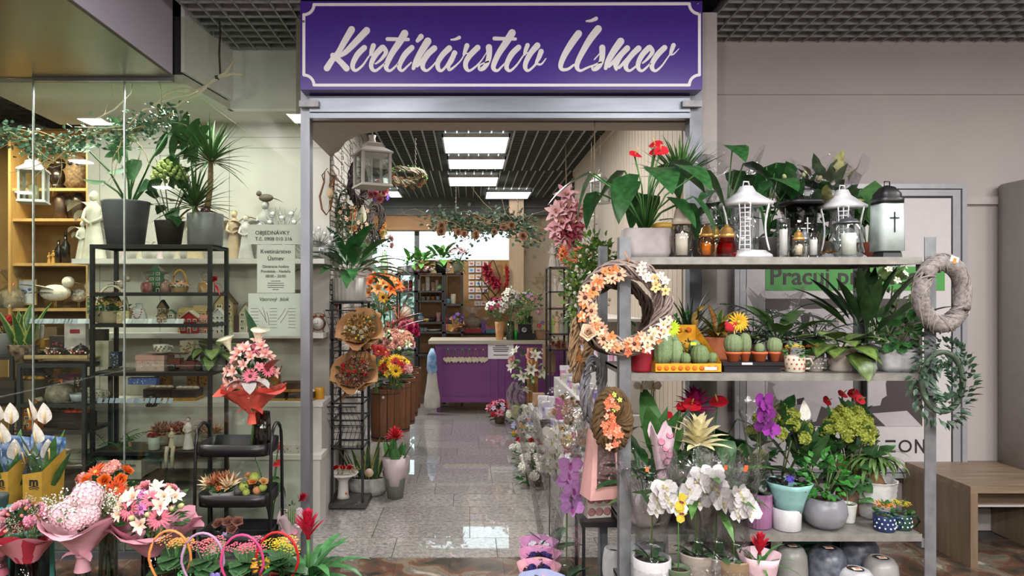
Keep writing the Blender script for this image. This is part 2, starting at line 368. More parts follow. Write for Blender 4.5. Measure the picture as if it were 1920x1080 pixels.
while z < 1.1:
    y = 4.95
    while y < 6.6: b.box(-1.0, -.985 + rr.random() * .015, y, y + .19, z, z + .032); y += .2
    z += .036
part(wb, 'brickwork', b.mesh(mt('b5b0a9', .85, v=.14, sc=40)), kind='stuff')
struct('trim_3', B().box(X(683, 6.9), X(697, 6.9), 6.87, 6.97, 0, 3.0), m_white)
# display alcove soffit, lintels and bulkheads
struct('ceiling_alcove', prism([(-2.88, 3.98), (-1.655, 3.98), (-1.57, 4.6), (-1.0, 4.6), (-1.0, 4.96), (-2.95, 4.96)], 2.735, 2.78), mt('b9b8ae', .6, v=.03))
struct('trim_4', B().box(-1.6, -.95, 4.54, 4.6, 2.735, 3.3), mt('dedbe4', .5, v=.05, sc=3))
struct('trim_5', prism([(-1.66, 3.96), (-1.64, 3.96), (-1.56, 4.54), (-1.58, 4.54)], 2.79, 3.3), mt('dedbe0', .55, v=.03))
struct('ceiling_bulkhead', B().box(-7, -1.695, -5, 3.93, 2.765, 3.6), m_lilac)
struct('trim_6', B().box(-7, -1.70, -3, 3.925, 2.75, 2.7645), mt('8c8c78', .3, .75, v=.12, sc=1.2))
struct('trim_7', B().box(X(62, 3.93), -1.7, 3.93, 3.96, 2.73, 2.75), m_steel)
# concourse wall on the right
W0 = 4.4
struct('wall_right_concourse', B().box(1.4, 7, W0, W0 + .1, 0, 3.3).box(1.4, 7, W0 - .012, W0, Zz(178, W0), 3.12), mt('a8a09e', .65, v=.03, sc=2))
struct('trim_8', B().box(1.295, 1.415, 3.93, W0, 0, 3.12), mt('b3adaa', .6, v=.03))
struct('trim_9', B().box(X(1806, W0), 7, W0 - .03, W0, Zz(384, W0), Zz(370, W0)), mt('aca5a3', .6, v=.02))
struct('column', B().lathe([(.16, 0), (.16, Zz(345, 4.25)), (.15, Zz(341, 4.25)), (0, Zz(340, 4.25))], 24, sq=8), mt('8f8a88', .5, v=.04), (X(1895, 4.25) + .16, 4.22, 0))
struct('column.001', B().box(X(1897, 4.3) + .16, 4.6, 4.1, 4.38, 0, 1.9), mt('a39d9b', .5, v=.03))
struct('ceiling_edge', B().box(1.42, 7, 2.9, 3.08, 3.08, 3.3), m_dark)
# back wall of the shop: header, timber beam, window, outdoor view
struct('trim_10', B().box(-2.2, 1.9, 10.7, 10.98, Zz(405, 10.8), 3.04).box(-2.2, 1.9, 10.66, 10.7, Zz(390, 10.7), Zz(386, 10.7)), mt('5f605c', .5, v=.1))
struct('trim_11', B().box(-2.2, X(955, 10.8), 10.74, 10.99, Zz(432, 10.8), Zz(405, 10.8)), wood('a5723f', 'b98850', 2.5, (1, 1, 9)))
struct('trim_12', B().box(X(954, 10.6), X(981, 10.6), 10.5, 10.65, 0, 3.0), wood('b59b7c', 'c6ad8e', 2.5, (9, 9, 1)))
w1 = struct('window_1', B().box(-1.62, .64, 11.04, 11.09, .7, .76).box(-1.62, .64, 11.04, 11.09, 2.74, 2.8).box(X(777, 11), X(786, 11), 11.0, 11.09, .76, 2.8), mt('55595c', .4, .3))
part(w1, 'pane', B().box(-1.6, X(777, 11), 11.06, 11.064, .76, 2.74).mesh(glass('f2faf8', .03)))
part(w1, 'pane', B().box(X(786, 11), .62, 11.06, 11.064, .76, 2.74).mesh(glass('f2faf8', .03)))
struct('terrain', B().box(-12, 12, 11.2, 30, -.4, -.1), mt('66724c', .9, v=.3))
wp = struct('wall_wallpaper', B().box(X(978, 10.9), 1.9, 10.84, 10.9, 0, 3.0), mt('cbbba2', .65, v=.05, sc=3))
rr = random.Random(5); b = B()
for k in range(26):
    cx, cz = rr.uniform(.88, 1.7), rr.uniform(.9, 2.7); d = rr.uniform(0, 6.28)
    if k % 3 == 0:
        for j in range(6): b.leaf(T(cx, 0, cz) @ Ry(d + j * PI / 3) @ Rx(PI / 2), .13, .03, 0, 0, 0, 'ovate', 4, 0)
    else:
        pts = [(cx + .25 * t * math.cos(d) + .05 * math.sin(t * 5), 0, cz + .3 * t * math.sin(d)) for t in [i / 6 for i in range(7)]]
        b.tube(pts, .003, 4)
        for j in range(1, 6, 2): b.leaf(T(*pts[j]) @ Ry(d + (-1) ** (j // 2) * .9) @ Rx(PI / 2), .11, .02, 0, 0, 0, 'lance', 4, 0)
b.v = [(x, -.001 - .00004 * (i // 15), z) for i, (x, y, z) in enumerate(b.v)]
part(wp, 'printed_leaf_pattern', b.mesh(mt('b3a27f', .6, v=.1)), (0, 10.84, 0), kind='stuff')
kb = solo('kraft_board', 'large brown kraft-papered board standing against the rear window', 'board', B().box(X(784, 10.6), X(955, 10.6), 10.62, 10.66, .02, Zz(487, 10.6)).mesh(mt('a27c50', .8, v=.16, sc=3)))
# ---------------------------------------------------------------- shopfront frame, shutter, glazing
PY = 3.9
t = struct('door_1', B().box(X(566, PY), X(583, PY), 3.87, 3.95, 0, 2.72), m_steel)
t['kind'] = 'structure'
part(t, 'post', B().box(X(1290, PY), X(1313, PY), 3.87, 3.95, 0, 2.72).mesh(m_steel2))
sh = thing('roller_shutter', 'galvanised roller shutter rolled up under the purple sign', 'shutter', (0, 3.88, 0))
part(sh, 'housing', B().box(X(583, PY), X(1290, PY), -.0, .08, Zz(185, PY), Zz(166, PY)).mesh(m_black))
for k, py in enumerate((171, 175, 180)): part(sh, 'slat', B().box(X(584, PY), X(1289, PY), -.012, 0, Zz(py + 1.4, PY), Zz(py, PY)).mesh(m_steel))
part(sh, 'bottom_rail', B().box(X(584, PY), X(1289, PY), -.03, .02, Zz(214, PY), Zz(185, PY)).box(X(584, PY), X(1289, PY), -.02, .02, Zz(217, PY), Zz(214, PY), 1).box(X(584, PY), X(1289, PY), -.036, .02, Zz(226, PY), Zz(217, PY)).mesh([mt('80858f', .33, .8, v=.16, sc=5, st=(.4, 1, 3)), m_black]))
for a in (567, 1272): part(sh, 'bracket', B().box(X(a, PY), X(a + 36, PY), -.06, -.03, Zz(207, PY), Zz(196, PY)).mesh(mt('a9a8ad', .5, .2)))
GY = 3.94
seams = [-320, -110, 62, 233, 400, 566]
for i in range(5):
    a, b_ = X(seams[i], GY) + .002, X(seams[i + 1], GY) - .002
    if i == 3: b_ = X(566, GY) - .002
    if i == 4: continue
    w2 = struct('window_%d' % (i + 2), B().box(a, b_, GY - .004, GY + .004, .04, 2.745 if i < 3 else 3.1), glass('f7fbf5', .025))
    if i in (0, 1, 2): part(w2, 'joint_profile', B().box(b_, b_ + .007, GY - .006, GY + .006, .04, 2.745).mesh(mt('9aa39c', .3, .4)))
struct('trim_13', B().box(-5.5, X(566, GY), GY - .02, GY + .02, 0, .04), m_steel2)
# ---------------------------------------------------------------- the sign
SY = 3.76
sg = thing('shop_sign', 'wide purple shop sign with white script lettering above the entrance', 'sign', (0, SY, 0))
part(sg, 'panel', B().box(X(563, SY), X(1317, SY), 0, .1, Zz(168, SY), Zz(2, SY)).mesh(mt('4b2f96', .28, v=.03, sc=2, coat=.4)))
m_let = mt('f8f6fa', .45, v=.01)
STK = {
 'K': [[(448,252,58),(390,350,52),(335,445,44),(290,500,48),(240,578,54)],[(575,260,58),(480,360,54),(400,440,44),(340,475,34),(290,470,44)],[(310,490,44),(350,520,46),(405,580,54)]],
 'v': [[(555,405,46),(500,460,48),(462,530,42),(458,575,36),(485,597,24),(540,555,18),(585,490,13),(615,450,12)],[(632,388,42),(618,430,38),(610,462,28)],[(605,455,14),(640,460,12)]],
 'e': [[(705,405,48),(650,465,46),(615,535,38),(618,580,34),(650,599,24),(700,562,17),(730,530,12)],[(712,402,44),(738,440,36),(705,495,26),(660,535,15),(645,540,10)]],
 't': [[(895,285,62),(850,360,58),(790,450,50),(745,540,44),(742,582,36),(772,599,22),(815,565,16),(840,535,12)],[(750,333,32),(925,336,28)]],
 'i': [[(955,405,46),(900,460,48),(860,530,42),(850,575,36),(875,599,22),(920,560,16),(950,530,12)],[(1033,312,46),(1003,347,32)]],
 'n': [[(1090,350,62),(1040,430,56),(990,520,46),(968,580,30)],[(1145,410,50),(1090,460,50),(1050,530,44),(1050,578,36),(1080,599,22),(1120,570,16),(1155,530,12)],[(1095,455,44),(1000,560,26)]],
 'a': [[(1270,410,50),(1215,465,46),(1175,530,42),(1178,580,36),(1205,599,24),(1245,560,20),(1290,490,30),(1320,450,38)],[(1315,448,42),(1290,510,42),(1265,555,34),(1272,592,24),(1315,565,16),(1370,510,12),(1400,455,12)],[(1285,338,12),(1320,335,20),(1355,320,30)]],
 'r': [[(1420,388,42),(1405,430,34),(1395,460,24)],[(1395,452,12),(1440,455,10)],[(1510,405,48),(1445,470,46),(1410,530,42),(1413,578,36),(1440,599,22),(1490,568,16),(1540,515,11),(1585,445,7)]],
 's': [[(1605,402,54),(1607,470,46),(1592,530,42),(1562,575,38),(1530,585,34),(1522,558,16),(1560,535,12),(1610,520,12)]],
 't ': [[(1800,280,62),(1750,360,58),(1690,450,50),(1648,540,44),(1645,582,36),(1675,599,22),(1710,568,16),(1740,535,12)],[(1650,328,32),(1828,332,26)]],
 'v ': [[(1855,402,46),(1800,457,48),(1760,530,42),(1755,578,36),(1785,599,22),(1840,550,16),(1885,485,13),(1910,450,12)],[(1930,385,38),(1915,425,34),(1905,460,24)],[(1900,450,12),(1950,450,10)]],
 'o': [[(2013,387,52),(1962,445,46),(1920,520,42),(1911,572,36),(1935,599,22),(1985,560,18),(2020,510,24)],[(2045,437,44),(2025,490,38),(2005,535,22),(2045,545,16),(2085,497,9)]],
 'U': [[(2360,287,60),(2300,370,58),(2240,470,50),(2210,550,42),(2222,588,30),(2270,586,24),(2320,550,18)],[(2525,247,62),(2460,330,58),(2400,430,50),(2355,520,44),(2347,572,38),(2375,599,22),(2430,576,18),(2470,560,15),(2505,552,12)],[(2425,181,12),(2465,178,24),(2508,160,32)]],
 's ': [[(2560,405,52),(2560,480,46),(2545,540,42),(2515,578,38),(2484,585,32),(2480,560,14),(2520,538,12),(2560,525,12)],[(2552,440,12),(2493,505,10)]],
 'm': [[(2715,352,62),(2660,430,56),(2610,516,46),(2588,580,30)],[(2770,410,50),(2715,470,46),(2675,550,42),(2678,588,26)],[(2720,458,44),(2615,565,24)],[(2865,412,50),(2810,465,46),(2765,530,42),(2760,578,36),(2790,600,22),(2840,565,16),(2870,535,12)],[(2815,462,42),(2700,575,24)]],
 'e ': [[(2952,407,48),(2900,462,46),(2865,530,40),(2865,580,34),(2895,600,22),(2940,565,16),(2970,530,12)],[(2960,402,42),(2983,440,36),(2945,495,24),(2900,535,13)]],
 'v  ': [[(3085,405,46),(3030,460,48),(2985,530,42),(2980,578,36),(3010,600,22),(3060,560,15),(3110,490,12),(3135,455,12)],[(3160,385,38),(3145,425,34),(3135,458,24)],[(3130,465,12),(3160,460,12),(3205,415,6)]]}
for k, ss in STK.items():
    b = B()
    for j, s_ in enumerate(ss): b.ribbon([(X(560 + x / 4.5, SY), Zz(y / 4.5, SY), w / 4.5 * U(SY)) for x, y, w in s_], T(0, 0, 0), th=.006 + j * .0005)
    part(sg, 'letter', b.mesh(m_let))
b = B(); q = []
for cx, cy, a0 in ((570, 9, 90), (1311, 7.5, 180), (1311, 160, 270), (570, 160, 0)):
    for j in range(7):
        a = rad(a0 - j * 15)
        q.append((cx + 19 * math.cos(a), cy + 19 * math.sin(a)))
q = [(X(a, SY), Zz(c, SY)) for a, c in q]; n = len(q); w = 2.7 * U(SY)
for i in range(n): b.ribbon([(*q[i], 2 * w), (*q[(i + 1) % n], 2 * w)], th=.004 + (i % 2) * .0005)
part(sg, 'border', b.mesh(m_let))
for a, c in ((569.5, 41), (1308, 7), (1311.5, 24)): part(sg, 'screw', B().ball((X(a, SY), -.004, Zz(c, SY)), .007).mesh(m_steel))
# ================================================================ GENERATORS: leaves, flowers, pots, plants, bouquets
R = random.Random(42)
def green(h='3f7a34', rough=.38, v=.3, rnd=.14):
    c = [int(h[i:i + 2], 16) for i in (0, 2, 4)]; g = sum(c) / 3; h = ''.join('%02x' % int((x * .86 + g * .14) * .86) for x in c)
    return mt(h, rough, v=v, sc=9, rnd=rnd, spec=.45)
G_DK, G_MD, G_LT, G_BL, G_OL = '2f6a30', '4a8a3c', '7cb04c', '6f9a86', '7b8548'
def leafme(shape, ratio, a0, bend, pet, col, col2=None, fold=.2, n=6, und=0, pw=.05):
    a0 = round(a0 / 12) * 12; bend = round(bend / 15) * 15
    return cached(('lf', shape, ratio, a0, bend, pet, col, col2, fold, n, und, pw), lambda: B().leaf(Matrix(), 1, ratio, a0, bend, pet, shape, n, fold, 0, 1 if col2 else None, und, pw).mesh([green(col)] + ([green(col2)] if col2 else [])))
def lf(root, shape, L, ratio, a0, bend, az, loc=(0, 0, 0), pet=0, col=G_DK, col2=None, name='leaf', roll=0, **k):
    return part(root, name, leafme(shape, ratio, a0, bend, pet, col, col2, **k), loc, (roll, 0, az), L)
def rosette(root, cnt, shape, L, ratio, a=(30, 75), bend=60, z=0, r0=.01, pet=0, col=G_DK, col2=None, name='leaf', jit=.25, x=0, y=0, **k):
    for i in range(cnt):
        q = i / max(1, cnt - 1); az = i * 2.39996 + R.uniform(-jit, jit); e = a[0] + (a[1] - a[0]) * q + R.uniform(-6, 6)
        lf(root, shape, L * R.uniform(.8, 1.08), ratio, e, bend * R.uniform(.7, 1.2), az, (x + r0 * math.cos(az), y + r0 * math.sin(az), z), pet, col, col2, name, **k)
def monstera_leaf(col=G_DK):
    def f():
        b = B(); b.leaf(T(.4, 0, .0), .6, .2, 5, 20, 0, 'heart', 6, .1)
        pass
        for s in (-1, 1):
            for j in range(5): b.leaf(T(.4 + j * .1 - .04, 0, -.004 * j) @ Rz(s * (1.9 - j * .3)), .42 - j * .035, .07, 4, 28, 0, 'petal', 5, .05)
        return b.mesh(green(col, .3))
    return cached(('mon', col), f)
# ---- flower heads, unit radius, facing +Z; slots: 0 petal, 1 centre, 2 second petal colour
FLO = {}
def head(kind, c1='e8a0b8', c2='e8c040', c3=None):
    key = (kind, c1, c2, c3)
    if key in FLO: return FLO[key]
    b = B(); rr = random.Random(hash(kind) % 97 if 0 else sum(map(ord, kind)))
    def ring(n, L, w, tilt, curl, r0=.1, z=0, shape='petal', mi=0, seg=3, ph=0, fold=.15):
        for i in range(n): b.leaf(T(0, 0, z) @ Rz(2 * PI * (i + ph) / n + rr.uniform(-.08, .08)) @ T(r0, 0, 0), L * rr.uniform(.92, 1.05), w, tilt + rr.uniform(-5, 5), curl, 0, shape, seg, fold, mi)
    if kind == 'gerbera':
        ring(18, .82, .1, 12, 20, .2); ring(16, .62, .08, 26, 20, .18, .02, ph=.5); b.ball((0, 0, .06), .2, 1, 10, 4, (1, 1, .5))
    elif kind == 'daisy':
        ring(9, .82, .2, 8, 15, .18); b.ball((0, 0, .04), .25, 1, 8, 4, (1, 1, .6))
    elif kind == 'five':
        ring(5, .85, .36, 12, 20, .12); b.ball((0, 0, .06), .16, 1, 6, 4)
    elif kind == 'rose':
        for n, L, w, t, z in ((5, .85, .45, 18, -.1), (5, .75, .42, 42, -.05), (5, .62, .38, 62, 0), (4, .5, .3, 78, .05), (3, .4, .22, 88, .08)): ring(n, L, w, t, -25, .08, z, 'rosep', 0, 3, n * .13, .4)
    elif kind == 'peony':
        for n, L, w, t, z in ((8, .9, .36, 10, -.15), (8, .85, .36, 35, -.1), (8, .75, .32, 58, -.05), (7, .6, .26, 75, 0), (5, .45, .2, 86, .05)): ring(n, L, w, t, -45, .1, z, 'rosep', 0, 3, n * .3, .3)
    elif kind == 'carn':
        for k in range(46):
            a = k * 2.4; ph = math.acos(1 - (k + .5) / 46 * 1.1); b.leaf(Rz(a) @ Ry(ph) @ T(0, 0, .55) @ Rz(rr.random() * 6), .42, .2, 60, 60, 0, 'rosep', 2, .3, 0 if k % 4 else (2 if c3 else 0))
        b.ball((0, 0, 0), .6, 0, 8, 5)
    elif kind == 'hydra':
        for k in range(95):
            a = k * 2.4; ph = math.acos(1 - (k + .5) / 95 * 1.35); M = Rz(a) @ Ry(ph) @ T(0, 0, .86 + rr.uniform(-.05, .06)) @ Rz(rr.random() * 6)
            for j in range(4): b.leaf(M @ Rz(j * PI / 2), .17, .085, 12, 25, 0, 'rosep', 2, .1, 0 if k % 3 else (2 if c3 else 0))
        b.ball((0, 0, 0), .82, 0, 12, 7)
    elif kind == 'lily':
        ring(6, 1.1, .24, 58, 75, .04, 0, 'ovate', 0, 5, 0, .25)
        for j in range(5): b.tube([(0, 0, 0), (.12 * math.cos(j * 1.25), .12 * math.sin(j * 1.25), .62)], .018, 4, 1)
    elif kind == 'alstro':
        ring(3, 1.0, .3, 50, 55, .04, 0, 'petal', 0, 4); ring(3, .95, .2, 55, 60, .04, .02, 'ovate', 2 if c3 else 0, 4, .5)
        for j in range(4): b.tube([(0, 0, 0), (.15 * math.cos(j * 1.5), .15 * math.sin(j * 1.5), .6)], .018, 4, 1)
    elif kind == 'orchid':
        ring(3, .85, .26, 12, 12, .06, 0, 'ovate', 0, 4, .25)
        for a in (0, PI): b.leaf(Rz(a) @ T(.04, 0, .03), .98, .5, 14, 20, 0, 'rosep', 4, .05, 0)
        b.leaf(Rz(-PI / 2) @ T(.02, 0, .1), .45, .16, 30, 50, 0, 'petal', 3, .4, 1); b.ball((0, 0, .12), .12, 1, 6, 4)
    elif kind == 'tulip':
        ring(3, 1, .42, 72, -18, .12, 0, 'ovate', 0, 4, 0, .5); ring(3, .95, .4, 78, -16, .08, 0, 'ovate', 0, 4, .5, .5)
    elif kind == 'magnolia':
        ring(6, 1.05, .26, 25, 30, .05, 0, 'ovate', 0, 4, 0, .35); ring(5, .85, .24, 52, 20, .05, .03, 'ovate', 2 if c3 else 0, 4, .4, .35); ring(3, .6, .16, 75, 0, .03, .05, 'ovate', 1, 3)
    elif kind == 'brom':
        for n, L, t in ((8, 1, 25), (8, .95, 42), (7, .85, 58), (5, .75, 74), (3, .7, 86)): ring(n, L, .13, t, 35, .04, (t - 25) * .008, 'lance', 0 if t > 30 else 0, 4, t * .01, .35)
        ring(5, .3, .08, 75, 0, .02, .5, 'lance', 1, 3)
    elif kind == 'cockscomb':
        for k in range(26):
            q = k / 26; b.leaf(T(0, 0, q * .9) @ Rz(k * 2.4), 1.0 * (1.15 - .6 * q), .13, 52 + 28 * q, 12, 0, 'lance', 4, .35)
        b.tube([(0, 0, 0), (0, 0, .9)], [.1, .05], 8)
    elif kind == 'kal':
        for k in range(24):
            a = k * 2.4; rr_ = math.sqrt((k + .5) / 24); M = T(rr_ * math.cos(a) * .95, rr_ * math.sin(a) * .95, .35 * (1 - rr_ ** 2) + rr.uniform(-.04, .1))
            for j in range(4): b.leaf(M @ Rz(j * PI / 2 + k), .16, .07, 25, 20, 0, 'petal', 2, .1, 0 if k % 4 else (2 if c3 else 0))
            b.ball(tuple(M @ Vector((0, 0, .02))), .035, 1, 4, 3)
    elif kind == 'spray':
        for k in range(40):
            v = Vector((rr.gauss(0, .45), rr.gauss(0, .45), rr.uniform(.3, 1.1))); b.ball(v, rr.uniform(.035, .07), 0, 5, 3)
            b.tube([(0, 0, 0), v * .6 + Vector((0, 0, .1)), v], .008, 3, 1)
    elif kind == 'bud':
        b.ball((0, 0, 0), .5, 0, 7, 5, (1, 1, 1.4)); ring(4, .5, .2, 60, -20, .1, -.6, 'lance', 1, 3)
    elif kind == 'spathe':
        b.leaf(Rz(0) @ T(-.1, 0, 0), 1.5, .42, 84, -10, 0, 'ovate', 7, .45, 0); b.tube([(.08, 0, .1), (.1, 0, .9)], [.07, .04], 6, 1)
    elif kind == 'calla':
        pr = [(.05, 0), (.12, .5), (.3, 1.0), (.5, 1.25), (.66, 1.35)]
        b.lathe(pr, 12, 0, Matrix(), mod=lambda t, z: 1 + .35 * math.cos(t) * (z / 1.4)); b.tube([(0, 0, .5), (0, 0, 1.2)], .05, 6, 1)
    elif kind == 'anth':
        b.leaf(T(-.5, 0, .0), 1.15, .5, 12, 22, 0, 'round', 7, .12, 0); b.tube([(0, 0, .08), (-.05, 0, .7)], [.07, .035], 6, 1)
    elif kind == 'strel':
        for j in range(5): b.leaf(Rz(.15 * j - .3) @ Ry(-.0), 1.3, .1, 95 - j * 22, 8, 0, 'lance', 4, .5, 0)
        b.leaf(T(0, 0, 0), 1.15, .07, 60, 0, 0, 'lance', 3, .4, 2 if c3 else 0); b.tube([(-.5, 0, -.25), (.1, 0, 0), (1.1, 0, -.1)], [.05, .13, .01], 6, 1)
    elif kind == 'dried':
        for k in range(26):
            a = k * 2.4; b.leaf(Rz(a) @ Ry(rr.uniform(0, .9)), rr.uniform(.7, 1.2), .1, 88, 20, 0, 'lance', 3, .3, (0, 1, 2 if c3 else 0)[k % 3])
    m = [mt(c1, .6, v=.12, sc=6, rnd=.06, spec=.25), mt(c2, .6, v=.15, rnd=.1)] + ([mt(c3, .5, v=.12, rnd=.06)] if c3 else [])
    FLO[key] = b.mesh(m); return FLO[key]
FN = {'gerbera': 'gerbera', 'daisy': 'daisy', 'five': 'blossom', 'rose': 'rose', 'peony': 'peony', 'carn': 'carnation', 'hydra': 'hydrangea', 'lily': 'lily', 'alstro': 'alstroemeria', 'orchid': 'orchid_bloom', 'tulip': 'tulip', 'magnolia': 'magnolia', 'brom': 'bromeliad_flower', 'cockscomb': 'celosia_flower', 'kal': 'flower_cluster', 'spray': 'flower_spray', 'bud': 'bud', 'spathe': 'spathe', 'calla': 'calla_lily', 'anth': 'spathe', 'strel': 'strelitzia', 'dried': 'dried_sprig'}
def fl_(root, kind, loc, r, d=(0, -.6, .8), cols=(), spin=None):
    q = Vector(d).to_track_quat('Z', 'Y'); e = (q.to_matrix() @ Matrix.Rotation(R.uniform(0, 6.28) if spin is None else spin, 3, 'Z')).to_euler()
    return part(root, FN[kind], head(kind, *cols), loc, e, r)
def folmesh(n, L, w, col, shape='lance', seed=0, sc=(1, 1, 1), up=.3, col2=None, shell=.55):
    def f():
        rr = random.Random(seed + n); b = B()
        for k in range(n):
            v = Vector((rr.gauss(0, 1), rr.gauss(0, 1), rr.gauss(0, 1))).normalized() * (shell + (1 - shell) * rr.random()) ; v = Vector((v.x * sc[0], v.y * sc[1], v.z * sc[2]))
            d = (v + Vector((0, 0, up))).normalized(); M = Matrix.Translation(v) @ d.to_track_quat('X', 'Z').to_matrix().to_4x4() @ Rx(rr.uniform(-1, 1))
            b.leaf(M, L * rr.uniform(.7, 1.2), w * rr.uniform(.8, 1.2), rr.uniform(-20, 25), 35, 0, shape, 3, .2, (1 if col2 and k % 3 == 0 else 0))
        return b.mesh([green(col)] + ([green(col2)] if col2 else []))
    return cached(('fo', n, L, w, col, shape, seed, sc, up, col2, shell), f)
def foliage(root, loc, r, n=60, L=.5, w=.12, col=G_DK, shape='lance', seed=0, name='foliage', **k):
    return part(root, name, folmesh(n, L, w, col, shape, seed, **k), loc, (0, 0, R.random() * 6), r, kind='stuff')
def frondme(n=14, L=1, lw=.018, ll=.32, a0=60, bend=80, col=G_MD, gap=1):
    a0 = round(a0 / 15) * 15
    def f():
        b = B(); x = z = 0; P = []
        for i in range(n + 1):
            a = rad(a0 - bend * i / n); P.append((x, 0, z)); x += math.cos(a) * L / n; z += math.sin(a) * L / n
        b.tube(P, .009, 4)
        for i in range(2, n + 1):
            t = i / n; q = ll * (math.sin(PI * (t * .8 + .15)))
            for s in (-1, 1): b.leaf(Matrix.Translation(P[i]) @ Rz(s * 1.0), q, lw, 5, 40, 0, 'lance', 3, .1)
        return b.mesh(green(col))
    return cached(('fr', n, L, lw, ll, a0, bend, col), f)
def fronds(root, n, L, z=0, a=(35, 80), x=0, y=0, **k):
    for i in range(n):
        q = i / max(1, n - 1); part(root, 'frond', frondme(a0=a[0] + (a[1] - a[0]) * q, **k), (x, y, z), (0, 0, i * 2.4 + R.uniform(-.2, .2)), L * R.uniform(.8, 1.1))
# ---- pots: mesh with unit-free metres
def potme(style, r, h, col, col2=None, sx=1, sy=1):
    c2 = col2 or col
    def f():
        b = B(); mod = None; sq = 0; n = 24; P = [(.74, 0), (.98, .96), (1, 1), (.93, 1), (.88, .86), (.01, .86)]
        if style == 'cyl': P = [(.9, 0), (.96, .04), (1, .98), (.98, 1), (.93, 1), (.92, .88), (.01, .88)]
        if style == 'round': P = [(.55, 0), (.85, .18), (1, .5), (.95, .78), (.8, .98), (.74, 1), (.7, .9), (.01, .9)]
        if style == 'bowl': P = [(.55, 0), (.8, .2), (.95, .6), (1, 1), (.94, 1), (.86, .8), (.01, .8)]
        if style == 'terra': P = [(.66, 0), (.88, .76), (.99, .77), (1, 1), (.91, 1), (.88, .85), (.01, .85)]
        if style == 'ribbed':
            P = [(.74 + .24 * i / 12 + (.025 if i % 2 else 0), i / 12) for i in range(13)] + [(.92, 1), (.88, .86), (.01, .86)]
        if style == 'flute': mod = lambda t, z: 1 + .02 * math.cos(24 * t); n = 96; P = [(.88, 0), (.93, .03), (1, 1), (.95, 1), (.93, .88), (.01, .88)]
        if style == 'square': sq = 6; P = [(.8, 0), (1, .97), (1, 1), (.93, 1), (.9, .88), (.01, .88)]
        if style == 'trough': sq = 5; P = [(.85, 0), (.97, .2), (1, .97), (.98, 1), (.93, 1), (.92, .9), (.01, .9)]
        if style == 'basket':
            mod = lambda t, z: 1 + .035 * math.sin(14 * t + (round(z / h * 14) % 2) * PI); n = 56
            P = [(.78 + .22 * (i / 14) ** .7, i / 14) for i in range(15)] + [(1.06, 1.02), (.94, 1.02), (.9, .85), (.01, .85)]
        if style == 'wovenbowl':
            mod = lambda t, z: 1 + .03 * math.sin(16 * t + z / h * 7); n = 64
            P = [(.6, 0), (.82, .1), (.97, .4), (1, .7), (.97, .95), (1.0, 1), (.9, 1), (.86, .82), (.01, .82)]
        if style == 'wrap':
            mod = lambda t, z: 1 + .06 * math.sin(5 * t + 1) * max(0, z / h - .55) * 2; n = 40
            P = [(.6, 0), (.75, .4), (.95, .8), (1.08, 1), (1.05, 1), (.8, .72), (.01, .7)]
        if style == 'dome': P = [(.82, 0), (.98, .1), (1, .45), (.93, .8), (.72, .96), (.5, 1), (.45, .98), (.01, .98)]
        b.lathe([(p * r, q * h) for p, q in P], n, 0, None, sq, sx, sy, mod)
        if style in ('square', 'trough'): pass
        o = len(b.m); top = len(P) - 1; nn = n
        for i in range(len(b.m)):
            if i // nn == top - 1: b.m[i] = 1
        return b.mesh([mt(col, .35 if style in ('round', 'dome', 'cyl') else .6, hx2=(c2 if col2 else None), v=.08, sc=26, rnd=.03), mt('2e2018', .95, v=.4, sc=60)])
    return cached(('pot', style, round(r, 4), round(h, 4), col, col2, sx, sy), f)
SOIL = {'cyl': .88, 'round': .9, 'bowl': .8, 'terra': .85, 'flute': .88, 'trough': .9, 'square': .88, 'wrap': .7}
def plant(name, label, px, Y, z0, pot, kind, s=.3, rz=0, cat='potted plant', group=None, off=0, **k):
    """pot=(style, r, h, colour...[, sx, sy]); s = plant height/spread in metres above the soil"""
    root = thing(name, label, cat, (X(px, Y), Y, z0), rz, group)
    zs = 0
    if pot:
        part(root, 'pot', potme(*pot)); zs = pot[2] * SOIL.get(pot[0], .86)
    PL[kind](root, zs, s, **k)
    return root
def p_peace(r, z, s, n=16, spathes=0, col=G_DK, x=0, y=0, ratio=.13, a=(28, 84), sh='lance', bend=75, up=1, **k):
    rosette(r, n, sh, s, ratio, a, bend, z, .01, .38, col, x=x, y=y, fold=.25, **k)
    for i in range(spathes):
        a_ = R.uniform(0, 6.3); d = R.uniform(.05, .3) * s; h = s * R.uniform(.85, 1.15) * up; p = (x + d * math.cos(a_), y + d * math.sin(a_), z + h)
        part(r, 'flower_stalk', B().tube([(x, y, z), (x + (p[0] - x) * .3, y + (p[1] - y) * .3, z + h * .5), p], .0035, 5).mesh(green(G_MD)))
        part(r, 'spathe', head('spathe', 'f2f0e6', 'e6dcae'), p, (0, 0, R.uniform(1.0, 2.2)), s * .19)
def p_snake(r, z, s, n=11, w=.12, x=1, sy=.6, col='3d6b3a', col2='b8bf56', spread=.12):
    for i in range(n):
        a = i * 2.4; rr = spread * s * math.sqrt(i / n) * 2
        lf(r, 'blade', s * R.uniform(.65, 1.05), w, 90 - 24 * math.sqrt(i / n), 8, a, (rr * x * math.cos(a), rr * sy * math.sin(a), z), 0, col, col2, fold=.35)
